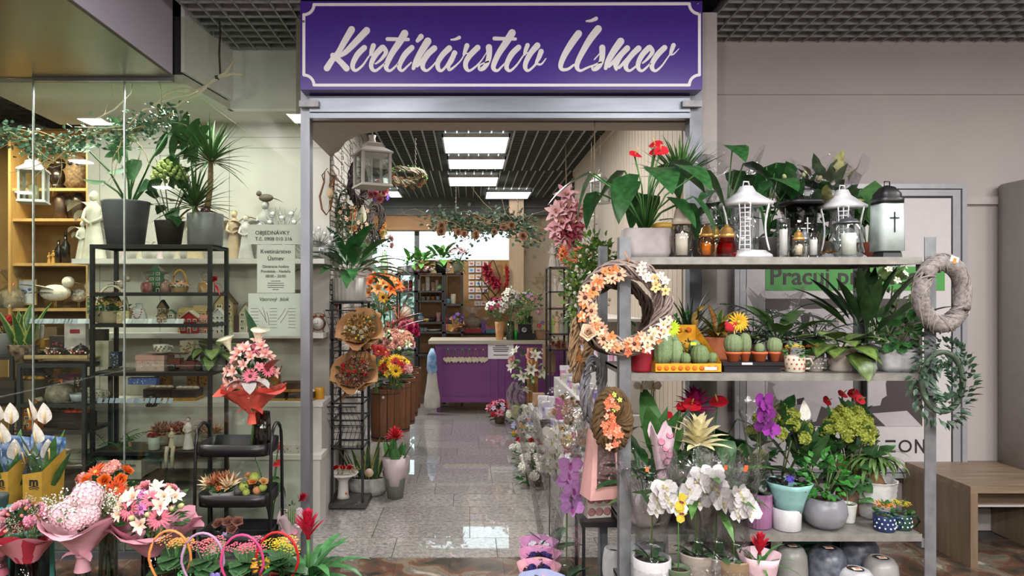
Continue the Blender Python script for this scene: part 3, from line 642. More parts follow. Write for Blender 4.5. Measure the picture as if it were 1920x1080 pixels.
def p_drac(r, z, s, trunk=.35, n=46, ratio=.028, heads=1, col='3d6a32', tr=.012, hd=None, a=(-25, 86), bend=50, L=None):
    for h in range(heads):
        zz, xx = (hd[h] if hd else (trunk, 0))
        if zz > .02: part(r, 'trunk', B().tube([(xx * .2, 0, z), (xx, .005, z + s * zz * .6), (xx * 1.1, 0, z + s * zz)], [tr, tr * .9, tr * .8], 8).mesh(mt('8a7556', .8, v=.3, sc=40, st=(1, 1, 3))))
        rosette(r, n // heads, 'blade', (L or (1 - zz)) * s, ratio, a, bend, z + s * zz, .008, 0, col, x=xx * 1.1, fold=.35, n=5)
def p_fern(r, z, s, n=16, col=G_MD, **k): fronds(r, n, s, z, col=col, **k)
def p_bushy(r, z, s, n=90, L=.42, w=.16, col=G_DK, shape='ovate', fl=None, nf=6, fr=.22, sc=(1, 1, .8), cols=(), h=.75, seed=0, stems=6, fz=1, col2=None, sx=1):
    b = B()
    for i in range(stems): a = i * 2.4; b.tube([(0, 0, z), (.4 * s * h * math.cos(a) * sx, .3 * s * h * math.sin(a), z + s * h * .8)], .004, 4)
    part(r, 'stem', b.mesh(green('5c6b3a')))
    o = foliage(r, (0, 0, z + s * h * .6), s * .55, n, L, w, col, shape, seed, sc=sc, col2=col2); 
    for i in range(nf if fl else 0):
        a = i * 2.4 + .7; q = math.sqrt((i + .5) / nf); e = q * 1.2
        d = Vector((math.cos(a) * math.sin(e), math.sin(a) * math.sin(e), math.cos(e)))
        fl_(r, fl, (d.x * s * .5 * sc[0], d.y * s * .5 * sc[1], z + s * h * .6 + d.z * s * .52 * sc[2] * fz), s * fr, (d.x, d.y - .35, d.z + .1), cols)
def p_anth(r, z, s, n=9, nf=3, col=G_DK, fc='c21f2e', L=.34, fs=.17, sp=(.15, .55), fh=(1.0, 1.25)):
    def petiole(p): part(r, 'petiole', B().tube([(0, 0, z), (p[0] * .35, p[1] * .35, z + (p[2] - z) * .6), p], .004, 5).mesh(green(G_MD)))
    for i in range(n):
        az = i * 2.4 + .5; d = s * R.uniform(*sp); h = s * R.uniform(.35, .85)
        p = (d * math.cos(az), d * math.sin(az) * .7, z + h); petiole(p)
        lf(r, 'heart', s * L * R.uniform(.85, 1.2), .36, R.uniform(-62, -5), 30, az, p, 0, col, fold=.12, n=7)
    for i in range(nf):
        az = i * 2.1 + 1; d = s * R.uniform(.05, .3); p = (d * math.cos(az), d * math.sin(az) * .6, z + s * R.uniform(*fh)); petiole(p)
        part(r, 'spathe', head('anth', fc, 'd8b070'), p, (R.uniform(.6, 1.1), 0, R.uniform(-.6, .6)), s * fs)
def p_brom(r, z, s, n=16, fc='c02840', fc2='e0c060', col=G_MD, fs=.42, fh=.72, head_='brom', col2=None, ratio=.055, a=(15, 68), bend=80):
    rosette(r, n, 'strap', s * .95, ratio, a, bend, z, .012, 0, col, col2, fold=.25)
    part(r, 'flower_stalk', B().tube([(0, 0, z), (0, 0, z + s * fh)], .009, 6).mesh(green(G_MD)))
    fl_(r, head_, (0, -.0, z + s * fh), s * fs, (0, -.12, 1), (fc, fc2))
def p_orchid(r, z, s, nb=7, fc='f3f0f0', fc2='e0b84c', stems=1, arch=.35, side=1, br=.1, leaves=5, x=0, col='3c6b3a', drop=.32):
    rosette(r, leaves, 'strap', s * .32, .2, (20, 55), 50, z, .01, 0, col, fold=.25)
    for k in range(stems):
        sd = side if k % 2 == 0 else -side; P = []
        for i in range(13):
            t = i / 12; P.append(Vector((sd * arch * s * max(0, t - .45) ** 1.3 * 2.1 + x * t + k * .02, -.10 * s * t - .01 * k, z + s * (min(t, .7) / .7 * .98 + .06 * math.sin(t * PI)) - s * drop * max(0, t - .7) / .3)))
        part(r, 'flower_stalk', B().tube(P, .0032, 5).mesh(green('5a6a3c')))
        part(r, 'stake', B().tube([(k * .02, .01, z), (k * .02, .005, z + s * .72)], .002, 4).mesh(mt('6a8a4a', .6)))
        for i in range(nb):
            t = .42 + .58 * (i + .5) / nb; j = t * 12; a = int(j); p = P[a].lerp(P[min(12, a + 1)], j - a)
            fl_(r, 'orchid', tuple(p + Vector((R.uniform(-.3, .3), -.25, R.uniform(-.15, .15))) * s * br), s * br * R.uniform(.85, 1.1), (R.uniform(-.5, .5) + sd * .2, -1, .15 + R.uniform(-.2, .2)), (fc, fc2), PI + R.uniform(-.3, .3) if 0 else 0)
def p_cactus(r, z, s, form='ball', col='5c7a4e', col2='c9c8a8'):
    f = (lambda t, zz: 1 + .09 * math.cos(12 * t)); pr = [(.001, 0), (.72, .02), (.98, .3), (1, .6), (.75, .88), (.3, .99), (.001, 1)]
    k = .44 if form == 'ball' else .28
    part(r, 'cactus_body', cached(('cac', form, col), lambda: B().lathe([(p * k, q) for p, q in pr], 36, 0, None, mod=f).mesh(mt(col, .7, hx2=col2, sc=70, thr=(.52, .7)))), (0, 0, z), sc=s)
def p_maranta(r, z, s, n=14, col='6d8a3a', col2='3c5a2c', ratio=.3): rosette(r, n, 'ovate', s, ratio, (-5, 60), 95, z, .01, .3, col, col2, fold=.1, n=7)
def p_pony(r, z, s, n=60):
    part(r, 'trunk', B().lathe([(.13 * s, 0), (.2 * s, .08 * s), (.15 * s, .2 * s), (.07 * s, .38 * s), (.05 * s, .5 * s), (0, .55 * s)], 14).mesh(mt('8a6a44', .8, v=.25, sc=40)), (0, 0, z))
    b = B()
    for i in range(n): b.leaf(T(0, 0, s * .48) @ Rz(i * 2.4), s * R.uniform(.6, 1), .012, R.uniform(20, 80), 130, 0, 'strap', 7, .2)
    part(r, 'foliage', b.mesh(green('6f9a4a')), (0, 0, z), kind='stuff')
def p_kal(r, z, s, cols=('e0a04c', 'f0d070'), n=5, fr=.22, leafcol='3f7040'):
    for i in range(16): lf(r, 'round', s * R.uniform(.55, .75), .34, R.uniform(5, 45), 40, i * 2.4, (0, 0, z + s * (.15 + .5 * (i % 4) / 4)), .15, leafcol, fold=.15, n=5)
    for i in range(n):
        a = i * 2.4; q = s * .36 * math.sqrt(i / n); p = (q * math.cos(a) * 1.1, q * math.sin(a) * .8, z + s * R.uniform(.82, 1.02))
        part(r, 'flower_stalk', B().tube([(0, 0, z), p], .003, 4).mesh(green(G_MD)))
        fl_(r, 'kal', p, s * fr, (q and math.cos(a) * .2, -.35, 1), cols)
def p_croton(r, z, s, n=14): 
    for i, (c, c2) in enumerate((('c9a02c', '5a7030'), ('4c7a38', 'c8b040'), ('b8702c', '4a6a30'))): rosette(r, n // 3 + 1, 'lance', s * .8, .1, (10, 80), 60, z + s * .05 * i, .01, .1, c, c2, fold=.25, jit=1.5)
PL = {k[2:]: v for k, v in list(globals().items()) if k.startswith('p_')}
PL['none'] = lambda r, z, s: None
# ---- bouquet
def paper(h, rough=.75): return mt(h, rough, v=.06, sc=7, bump=.25)
def wrapme(r, h, col, rb=.02, seed=0, wav=.12, clear=False, zn=.28, layers=2, col2=None):
    b = B(); rr = random.Random(seed)
    for l in range(layers):
        ph = rr.random() * 6; P = [(rb * 1.6, 0), (rb, h * zn), (r * .5, h * (zn + (1 - zn) * .4)), (r * (.9 + .12 * l), h * (.86 + .06 * l)), (r * (1.1 + .1 * l), h * (1 - .04 * l))]
        k = rr.choice([3, 4, 5])
        b.lathe(P[(0 if l == 0 else 1):], 30, l % 2 if col2 else 0, None, mod=lambda t, z: 1 + wav * max(0, z / h - .3) * (math.sin(k * t + ph) + .5 * math.sin((2 * k + 1) * t + ph * 2)))
        for i in range(len(b.v) - 30, len(b.v)):
            t = 2 * PI * (i % 30) / 30; x, y, z = b.v[i]; b.v[i] = (x, y, z + h * .1 * math.sin(k * t + ph * 1.7) + rr.uniform(-.01, .01) * h)
    # the lathe closes its open top: drop that cap
    keep = [i for i, f in enumerate(b.f) if len(f) <= 4]
    b.f = [b.f[i] for i in keep]; b.m = [b.m[i] for i in keep]; b.s = [b.s[i] for i in keep]
    return b.mesh([glass('f8f8f9', .02, .1, .5, 11) if clear else paper(col)] + ([paper(col2)] if col2 else []))
def bouquet(name, label, loc, r, h, flowers, wrap='e8b8c8', cat='bouquet', tilt=(0, 0), stems=True, fol=G_DK, dome=.75, group=None, wcol2=None, ribbon=None, clear=False, fn=70, sq=1, wsc=1, below=0, fan=1.15, fshape='lance', wh=.9):
    """r = dome radius, h = height of dome centre above the base; flowers: list of (kind, colours, relative size, count)"""
    root = thing(name, label, cat, loc, 0, group, rot=(tilt[0], tilt[1], 0))
    L = [(k, c, s_) for k, c, s_, n in flowers for _ in range(n)]; R.shuffle(L); N = len(L)
    foliage(root, (0, 0, h), r * .82, fn, .42, .1, fol, fshape, int(r * 1000), sc=(1 * sq, 1, dome), up=.4)
    for i, (k, c, s_) in enumerate(L):
        q = (i + .5) / N; e = math.acos(1 - q * (1 - math.cos(fan))); a = i * 2.39996 + .4
        d = Vector((math.sin(e) * math.cos(a), math.sin(e) * math.sin(a), math.cos(e))); d = (Rx(.42).to_3x3() @ d)
        fl_(root, k, (d.x * r * sq * .92, d.y * r * .85, h + d.z * r * dome * R.uniform(.9, 1.08)), r * s_ * R.uniform(.9, 1.1), (d.x, d.y - .35, d.z), c)
    if stems:
        b = B()
        for i in range(9):
            a = i * .7; b.tube([(.02 * math.cos(a), .02 * math.sin(a), -below), (-.006 * math.cos(a), -.006 * math.sin(a), h * .3), (.3 * r * math.cos(a), .3 * r * math.sin(a), h)], .0035, 5)
        part(root, 'stems', b.mesh(green('6a8a48')))
    if wrap: part(root, 'wrapping', wrapme(r * wsc, h * wh, wrap, .022, int(r * 999) + N, clear=clear, col2=wcol2))
    if ribbon:
        b = B().lathe([(.03, h * .24), (.03, h * .32)], 12)
        for s in (-1, 1): b.leaf(T(0, -.025, h * .28) @ Rz(-PI / 2 + s * 1.1), .09, .025, 40, 120, 0, 'petal', 5, .2)
        part(root, 'ribbon', b.mesh(mt(ribbon, .4, v=.1)))
    return root
def vase(name, label, loc, r, h, col='dfe6e2', style='cyl', cat='vase', group=None, water=True, opaque=None, rib=0):
    P = {'cyl': [(.9, 0), (1, .03), (1, 1)], 'flare': [(.7, 0), (.72, .03), (.85, .5), (1, 1)], 'bottle': [(.9, 0), (1, .1), (1, .5), (.75, .65), (.45, .78), (.42, .93), (.5, 1)], 'taper': [(1, 0), (1, .03), (.85, .5), (.75, 1)]}[style]
    Q = [(p * r, q * h) for p, q in P]; Q2 = [(max(.001, p * r - .004), max(q * h, .008)) for p, q in P][::-1]
    md = (lambda t, z: 1 + .025 * math.cos(rib * t)) if rib else None
    b = B().lathe(Q + Q2, 64 if rib else 24, mod=md)
    me = b.mesh(mt(opaque, .4, v=.2, sc=14) if opaque else glass(col, .07, .03))
    root = thing(name, label, cat, loc, 0, group); part(root, 'vase_body', me)
    if water and not opaque: part(root, 'water', B().lathe([(.001, .009), (r * P[0][0] * .92, .009), (r * P[-2][0] * .88, h * .45), (.001, h * .45)], 20).mesh(glass('c8d6c0', .04, .02)))
    return root
# ================================================================ GENERATORS: candles, lanterns, wreaths
gold = lambda: mt('b98c4a', .32, .75, v=.12)
def gcandle(label, px, Y, z, w, h, body='e8ecec', lid='c09450', cross=False, style='round', metal=True, name='grave_candle', wax='f2f0ea', facet=0, group=None):
    t = thing(name, label, 'candle', (X(px, Y), Y, z), group=group); r = w / 2
    P = {'round': [(.62, 0), (.7, .03), (.6, .08), (.95, .2), (1, .38), (.8, .58), (.78, .62)], 'straight': [(.8, 0), (.86, .02), (.86, .98), (.82, 1)], 'jar': [(.85, 0), (.98, .05), (1, .72), (.82, .8), (.82, .84)], 'wide': [(.8, 0), (1, .12), (1.05, .3), (.8, .5), (.72, .6)]}[style]
    part(t, 'glass_body', B().lathe([(p * r, q * h) for p, q in P], facet or 20, sm=not facet).mesh(glass(body, .08, .04)))
    zt = P[-1][1] * h
    part(t, 'wax_candle', B().lathe([(r * .5, .012), (r * .52, zt * .72), (.001, zt * .73)], 14).mesh(mt(wax, .5, v=.03)))
    if lid:
        m = mt(lid, .32, .7 if metal else 0, v=.1); tp = h - zt
        b = B().lathe([(r * .8, zt), (r * .82, zt + tp * .25), (r * .68, zt + tp * .3), (r * .55, zt + tp * .7), (r * .26, zt + tp * .86), (r * .2, zt + tp * .88), (r * .2, h), (.001, h)], 18)
        part(t, 'lid', b.mesh(m))
    return t
def ring_pts(Rr, n=40, wob=0, ph=0, rz=1.0):
    return [((Rr + wob * math.sin(3 * a + ph)) * math.cos(a), wob * .6 * math.cos(4 * a + ph), (Rr * rz + wob * math.sin(3 * a + ph)) * math.sin(a)) for a in [2 * PI * i / n for i in range(n)]]
def wreath(label, loc, Rr, r, col, rot=(0, 0, 0), flowers=(), strands=16, th=.006, rz=1.0, fol=None, hang=None, name='wreath', group=None, solidc=None, fseed=0, fln=200, v=.3):
    t = thing(name, label, 'wreath', loc, group=group, rot=rot); rr = random.Random(int(Rr * 999))
    if strands:
        b = B()
        for k in range(strands):
            ph = k * 2.4; q = r * math.sqrt((k + .5) / strands); tw = rr.choice([2, 3, 4]); P = []
            for i in range(44):
                a = 2 * PI * i / 44; c = ph + tw * a + .3 * math.sin(5 * a + k); R2 = Rr + q * math.cos(c)
                P.append((R2 * math.cos(a), q * math.sin(c), R2 * rz * math.sin(a)))
            b.tube(P, th, 4, closed=True)
        part(t, 'twig_ring', b.mesh(mt(col, .85, v=v, sc=40)))
    if solidc:
        P = ring_pts(Rr, 40, 0, 0, rz); part(t, 'straw_ring', B().tube(P, [r * rr.uniform(.93, 1.05) for _ in P], 14, closed=True).mesh(mt(solidc, .95, v=.35, sc=60, bump=.6)))
    if fol:
        b = B()
        for k in range(fln):
            a = 2.4 * k; c = rr.uniform(0, 6.3); p = Vector(((Rr + r * .8 * math.cos(c)) * math.cos(a), r * .9 * math.sin(c), (Rr + r * .8 * math.cos(c)) * rz * math.sin(a)))
            d = (Vector((math.cos(a) * math.cos(c), math.sin(c), math.sin(a) * math.cos(c))) + Vector((-math.sin(a), -.3, math.cos(a))) * .7).normalized()
            b.leaf(Matrix.Translation(p) @ d.to_track_quat('X', 'Z').to_matrix().to_4x4() @ Rx(rr.uniform(-1, 1)), r * rr.uniform(.6, 1.0), r * .2, 5, 35, 0, 'ovate', 3, .2)
        part(t, 'foliage', b.mesh(green(fol)), kind='stuff')
    for kind, cols, s, a0, a1, n, *dr in flowers:
        for i in range(n):
            a = rad(a0 + (a1 - a0) * (i + .5) / n) + rr.uniform(-.06, .06); d = rr.uniform(-.75, .75) * r
            fl_(t, kind, ((Rr + d) * math.cos(a), -r * .95 - rr.random() * .012, (Rr + d) * rz * math.sin(a)), s * rr.uniform(.85, 1.1), (rr.uniform(-.4, .4), -1, rr.uniform(-.3, .4)), cols)
    if hang:
        part(t, 'ribbon', B().tube([(0, -.0, Rr * rz), (.01, -r * .8, Rr * rz + hang * .5), (0, -.0, Rr * rz + hang)], .006, 5, flat=.4).mesh(mt('e09a6c', .6)))
    return t
# ================================================================ PLANT RACK ON THE RIGHT
T1, T2, T3, T4 = 1.67, 1.163, .463, .17
rk = thing('plant_rack', 'grey steel three-shelf plant trolley right of the shop entrance', 'rack', (0, 0, 0))
m_rk = mt('7d8084', .48, .45, v=.14, sc=18); m_rk2 = mt('8b8984', .5, .35, v=.16, sc=20)
def anglepost(x, y, z1, s=1, f=1):
    return B().box(x - .025, x + .025, y - .0025 * f, y + .0025 * f, .02, z1).box(x - .025 * s, x - .02 * s, y, y + .045 * f, .02, z1).mesh(m_rk)
for x, y, s, f in ((X(1172, 3.0), 3.0, 1, 1), (X(1744, 3.0), 3.0, -1, 1), (X(1130, 3.565), 3.565, 1, -1), (X(1609, 3.565), 3.565, -1, -1)): part(rk, 'post', anglepost(x, y, 1.757, s, f))
XL, XR = X(1183, 3.0), X(1728, 3.0)
for z in (T1, T2, T3, T4):
    part(rk, 'shelf', B().box(XL, XR, 3.0, 3.56, z - .012, z - .001).box(XL, XR, 2.996, 3.008, z - .032, z).box(XL, XR, 3.552, 3.564, z - .032, z).box(XL, XL + .01, 3.0, 3.56, z - .03, z).box(XR - .01, XR, 3.0, 3.56, z - .03, z).mesh(m_rk2))
    part(rk, 'shelf_bracket', B().box(XR, X(1734, 3.0), 3.0, 3.04, z - .06, z - .02).mesh(m_rk)); part(rk, 'shelf_bracket', B().box(X(1178, 3.0), XL, 3.0, 3.04, z - .06, z - .02).mesh(m_rk))
for x in (X(1172, 3), X(1744, 3), X(1130, 3.565), X(1609, 3.565)):
    y = 3.03 if x in (X(1172, 3), X(1744, 3)) else 3.54
    part(rk, 'castor', B().lathe([(.001, -.012), (.024, -.012), (.024, .012), (.001, .012)], 14, 0, T(x, y, .024) @ Ry(PI / 2)).mesh(m_black))
# ---- top shelf
plant('potted_anthurium', 'red anthurium with big glossy leaves in a white trough at the rack end', 1211, 3.14, T1, ('trough', .11, .135, 'b9b0b2', None, 1, .62), 'anth', .4, n=16, nf=4, L=.54, fs=.15, sp=(.15, .75), fh=(.8, 1.08))
plant('potted_dracaena', 'spiky dragon tree above the white anthurium trough on the top shelf', 1274, 3.38, T1, ('taper', .07, .12, '5a5450'), 'drac', .62, n=90, hd=[(.46, 0)], L=.38, ratio=.045, col='52863c', tr=.02, a=(25, 88), bend=25)
gcandle('clear glass grave candle with pearly cream lid beside the white trough', 1278, 3.07, T1, .105, .24, 'f0eee8', 'd3c6b6', metal=False, style='round')
gcandle('amber grave candle with gold lid, left of the red one', 1324, 3.06, T1, .075, .148, 'e8b83c', 'c09450', wax='e8c040', style='round')
gcandle('clear grave candle with gold lid half hidden behind the amber one', 1341, 3.16, T1, .07, .15, 'e8e2d4', 'bb9555')
gcandle('red faceted grave candle with gold lid', 1363, 3.06, T1, .088, .148, 'e0203c', 'c69a58', style='wide', facet=8, wax='8a0f20')
gcandle('clear straight candle with silver dome lid between white lantern and gold lid', 1469, 3.06, T1, .064, .175, 'eef0f2', 'a5a8ac', style='straight')
gcandle('small clear grave candle with gold lid beside the silver-lidded one', 1497, 3.05, T1, .06, .122, 'ece6d8', 'c69a58')
gcandle('lidless clear glass candle with white wax on top shelf', 1525, 3.06, T1, .062, .112, 'f2f4f6', None, style='straight', name='glass_candle')
gcandle('round silver-topped glass candle inside the shadow of a black planter', 1508, 3.2, T1, .06, .14, 'eceef2', 'a5a8b0')
gcandle('squat honeycomb glass jar with pewter lid and red triangle sticker', 1591, 3.06, T1, .12, .18, 'eef4f2', '777a7e', style='jar', name='candle_jar')
def arch_lantern(label, px, Y, z, w, h):
    t = thing('lattice_lantern', label, 'lantern', (X(px, Y), Y, z), rz=.35); m = mt('cfcfd3', .35, v=.04); r = w * .42
    part(t, 'base', B().lathe([(r * 1.25, 0), (r * 1.2, .015), (r * .95, .03), (r * .9, .035)], 4).mesh(m))
    part(t, 'roof', B().lathe([(r * 1.26, h * .73), (r * 1.28, h * .77), (r * .85, h * .84), (r * .45, h * .92), (r * .3, h), (.001, h)], 4).mesh(m))
    for k in range(4):
        a = PI / 4 + k * PI / 2; b = B(); pts = [(r * (1.08 - .18 * math.sin(PI * q)), .035 + q * (h * .73 - .035)) for q in [i / 10 for i in range(11)]]
        for s in (-.3, 0, .3):
            b.tube([(rr_ * math.cos(a + s * .8), rr_ * math.sin(a + s * .8), zz) for rr_, zz in pts], .0035, 4)
        for rr_, zz in pts: b.tube([(rr_ * math.cos(a + u * .24), rr_ * math.sin(a + u * .24), zz) for u in (-1, 0, 1)], .003, 4)
        part(t, 'lattice_post', b.mesh(m))
    part(t, 'glass_insert', B().lathe([(r * .6, .04), (r * .62, h * .7)], 20).mesh(glass('f4f8f8', .06)))
    part(t, 'handle', B().tube([(-.02, 0, h - .005), (-.012, 0, h + .02), (.012, 0, h + .02), (.02, 0, h - .005)], .004, 5).mesh(m))
    return t
arch_lantern('white lattice lantern with flared roof, the larger on the top shelf', 1399, 3.1, T1, .215, .325)
arch_lantern('white lattice lantern standing behind the honeycomb glass jar', 1579, 3.24, T1, .2, .33)
t = thing('cross_lantern', 'tall lantern with black domed lid and cross on frosted glass', 'lantern', (X(1663, 3.08), 3.08, T1)); w = .055
part(t, 'base', B().lathe([(w * 1.1, 0), (w * 1.05, .02), (w * .95, .03)], 4, sm=False).mesh(m_black))
part(t, 'frosted_glass', B().lathe([(w * 1.02, .03), (w * .96, .24), (.001, .24)], 28, sq=6).mesh(mt('bccac8', .25, v=.05)))
part(t, 'lid', B().lathe([(w * 1.02, .24), (w * 1.04, .262), (w * .9, .268), (w * .88, .285), (w * .5, .315), (w * .1, .325), (.001, .325)], 28, sq=4).tube([(-.012, 0, .32), (-.012, 0, .342), (.012, 0, .342), (.012, 0, .32)], .003, 5).mesh(m_black))
part(t, 'cross', B().box(-.002, .002, -w - .004, -w, .11, .2).box(-.02, .02, -w - .004, -w, .172, .176).mesh(m_dark))
# tall leafy plants at the back of the top shelf
plant('potted_zamioculcas', 'glossy feather-leaved plant behind the amber candles', 1318, 3.42, T1, ('taper', .06, .11, '6a6662'), 'fern', .30, n=8, col=G_DK)
plant('wrapped_anthurium', 'tall heart-leaved anthurium in clear sleeve above the red candle', 1362, 3.40, T1, ('taper', .07, .11, '777370'), 'anth', .56, n=9, nf=0, L=.33, sp=(.05, .22))
o = bpy.data.objects['wrapped_anthurium']; part(o, 'sleeve', wrapme(.15, .5, 'ffffff', .06, 4, clear=True, zn=.05, layers=1), (0, 0, .02))
plant('potted_philodendron', 'tall philodendron with arrow leaves rising behind the larger white lantern', 1438, 3.45, T1, ('taper', .07, .12, '4a4644'), 'anth', .56, n=9, nf=0, L=.36, sp=(.02, .3))
plant('wrapped_hoya', 'cream-tipped leafy plant in clear sleeve behind the black glass planter', 1500, 3.46, T1, ('taper', .06, .1, '7a7672'), 'bushy', .36, n=50, L=.5, w=.17, fl='bud', nf=7, fr=.07, cols=('e2dca8', '7cb04c'), sc=(.8, .7, 1), h=.85)
o = bpy.data.objects['wrapped_hoya']; part(o, 'sleeve', wrapme(.15, .44, 'ffffff', .06, 9, clear=True, zn=.05, layers=1), (0, 0, .02))
plant('wrapped_schefflera', 'dark striped leafy plant in clear sleeve left of the second lattice lantern', 1549, 3.44, T1, ('taper', .07, .1, '7a6a5a'), 'bushy', .36, n=60, L=.55, w=.15, col='3f5a3c', col2='a8a860', sc=(.8, .7, 1), h=.85)
o = bpy.data.objects['wrapped_schefflera']; part(o, 'sleeve', wrapme(.16, .46, 'ffffff', .06, 12, clear=True, zn=.05, layers=1), (0, 0, .02))
plant('potted_jade', 'round-leaved green plant between second lattice lantern and cross lantern', 1627, 3.35, T1, ('taper', .05, .09, '8a4434'), 'peace', .3, n=10, sh='round', ratio=.2, col='4a8040', a=(60, 88), bend=15)
t = thing('glass_planter', 'smoked glass planter with black rim and faint cross behind small candles', 'planter', (X(1502, 3.3), 3.3, T1))
part(t, 'glass_body', B().lathe([(.055, 0), (.06, .27)], 28, sq=5).mesh(glass('b4b4b2', .08))); part(t, 'rim', B().lathe([(.06, .265), (.085, .268), (.085, .285), (.06, .285)], 28, sq=5).mesh(m_black))
part(t, 'cross', B().box(-.002, .002, -.0645, -.062, .13, .2).box(-.014, .014, -.0645, -.062, .17, .174).mesh(mt('c8c8cc')))
t = thing('gold_ornament', 'heap of gold leaf ornaments at the shelf edge beside the glass jar', 'ornament', (X(1556, 3.04), 3.04, T1 + .012))
for i in range(7): part(t, 'gold_leaf', cached('gl', lambda: B().leaf(Matrix(), .05, .012, 15, 30, 0, 'ovate', 4, .3).mesh(gold())), (R.uniform(-.03, .03), R.uniform(-.02, .02), R.uniform(0, .01)), (R.uniform(-.6, .6), 0, R.uniform(0, 6)))
solo('stone_figure', 'dark glazed bird figure with mustard back between anthurium and cream-lidded candle', 'figurine', B().ball((0, 0, .04), .05, 0, 12, 7, (1.2, .7, .8)).ball((.0, 0, .072), .042, 1, 12, 6, (1.4, .8, .5)).ball((.06, 0, .06), .022, 0).mesh([mt('23323a', .3), mt('c0963c', .4)]), (X(1244, 3.24), 3.24, T1 + .085))
# ---- middle shelf
solo('dragonfly_card', 'teal leaf-shaped plant card leaning behind the red ribbed pot', 'card', B().box(-.04, .04, -.002, .002, 0, .16).mesh(mt('3f8088', .6)), (X(1222, 3.14), 3.16, T2 + .05), 0, rot=(-.1, .5, 0))
plant('ribbed_pot', 'glossy dark red ribbed pot on the middle shelf under the twig wreath', 1202, 3.07, T2, ('ribbed', .055, .125, '8f1226'), 'bushy', .12, n=30, L=.5, col=G_DK)
t = thing('cactus_tray', 'yellow cardboard display tray with orange flower print holding cacti', 'tray', (0, 0, T2)); x0, x1 = X(1228, 3.03), X(1351, 3.03)
b = B().box(x0, x1, 3.02, 3.025, 0, .04).box(x0, x1, 3.02, 3.27, 0, .004).box(x0 + .01, x1 - .03, 3.27, 3.275, 0, .2)
for s, xa, xb in ((0, x0, x0 + .01), (1, x1, x1 - .03)): b.add([(xa, 3.02, 0), (xb, 3.275, 0), (xb, 3.275, .2), (xa, 3.02, .045)], [(0, 1, 2, 3)], 0, None, False)
part(t, 'tray_body', b.mesh(mt('e3a41c', .7, v=.06)))
b = B()
for i in range(9): b.lathe([(.011, 0), (.011, .001), (.005, .0012), (.001, .002)], 12, 0, T(x0 + .017 + i * .031, 3.019, .021) @ Rx(PI / 2))
for i in range(4): b.lathe([(.014, 0), (.014, .001), (.001, .002)], 12, 0, T(x0 + .09 + i * .045, 3.269, .175) @ Rx(PI / 2))
part(t, 'printed_flower', b.mesh(mt('dd6f1a', .7)), kind='stuff'); part(t, 'barcode_sticker', B().box(x1 - .075, x1 - .02, 3.017, 3.019, .012, .026).mesh(mt('d8d8d8')))
CT = [(1240, 3.07, .16, 'col', 'slim ridged column cactus at left end of the yellow tray'), (1266, 3.08, .11, 'col', 'pale green column cactus beside the red pot in the yellow tray'), (1285, 3.06, .05, 'ball', 'small round cactus in front of the red pot in the tray'), (1312, 3.07, .085, 'ball', 'chunky oval cactus at the middle right of the tray'), (1336, 3.08, .05, 'ball', 'small dark ball cactus at right end of the tray'), (1303, 3.18, .1, 'col', 'olive column cactus behind the oval one in the tray'), (1259, 3.19, .13, 'col', 'striped tall cactus at the back left of the yellow tray')]
for px, Y, h, k, lb in CT:
    plant('potted_cactus', lb, px, Y, T2 + .005, ('terra', .026, .035, 'b25a3a'), 'cactus', h, form=k, col='6c8a5c' if k == 'col' else '55733f', group='cacti in the yellow tray')
plant('potted_succulent', 'dark trailing succulent in small red pot inside the yellow tray', 1290, 3.13, T2 + .005, ('ribbed', .035, .07, '7a1820'), 'bushy', .09, n=60, L=.35, w=.08, col='35563a', sc=(1.1, 1, .6))
t = thing('paper_sun_pick', 'neon yellow-green paper sun pick stuck above the cactus tray', 'pick', (X(1258, 3.05), 3.05, T2 + .06)); part(t, 'stick', B().tube([(0, 0, 0), (0, 0, .12)], .002, 4).mesh(m_offw)); part(t, 'sun', head('gerbera', 'c8f03a', 'a8d820'), (0, -.003, .135), (PI / 2, 0, 0), .042)
solo('price_label', 'small lime price tag above the yellow tray centre', 'tag', B().box(-.013, .013, -.001, 0, -.005, .008).mesh(mt('d0ec30', .6)), (X(1300, 3.08), 3.08, T2 + .122))
solo('kraft_card', 'small brown card tag standing at the left of the cactus tray', 'card', B().box(-.022, .022, -.001, .001, 0, .075).mesh(mt('a87a4c', .8)), (X(1249, 3.14), 3.14, T2 + .045))
plant('potted_dracaena', 'dark thin-bladed dracaena behind the yellow tray against the steel door post', 1292, 3.42, T2, ('taper', .06, .1, '3a3634'), 'drac', .3, trunk=0, n=34, ratio=.04, col='2c4a2c', a=(30, 88))
plant('potted_fern', 'small bright fern at left rear of the middle shelf', 1258, 3.45, T2, ('taper', .05, .09, '3a3634'), 'bushy', .22, n=90, L=.25, w=.08, col='3f8a34')
t = thing('ceramic_duck', 'yellow-brown ceramic duck with curved neck beside the dark dracaena', 'figurine', (X(1303, 3.3), 3.3, T2 + .19)); part(t, 'body', B().tube([(0, 0, 0), (-.0, 0, .03), (.0, 0, .06), (.02, 0, .085), (.045, 0, .095)], [.014, .018, .012, .012, .006], 8).mesh(mt('9a7a34', .4)))
part(t, 'stand', B().tube([(0, 0, -.19), (0, 0, 0)], .004, 5).mesh(m_dark))
plant('potted_croton', 'yellow and green croton in terracotta pot right of the yellow tray', 1345, 3.34, T2, ('ribbed', .07, .14, 'c0714c'), 'croton', .24, n=24)
t = thing('flower_pick', 'red felt bird and yellow sunflower pick above the cactus pots', 'pick', (X(1377, 3.1), 3.1, T2 + .05)); part(t, 'stick', B().tube([(0, 0, 0), (.0, 0, .13)], .003, 5).mesh(mt('b8a070')))
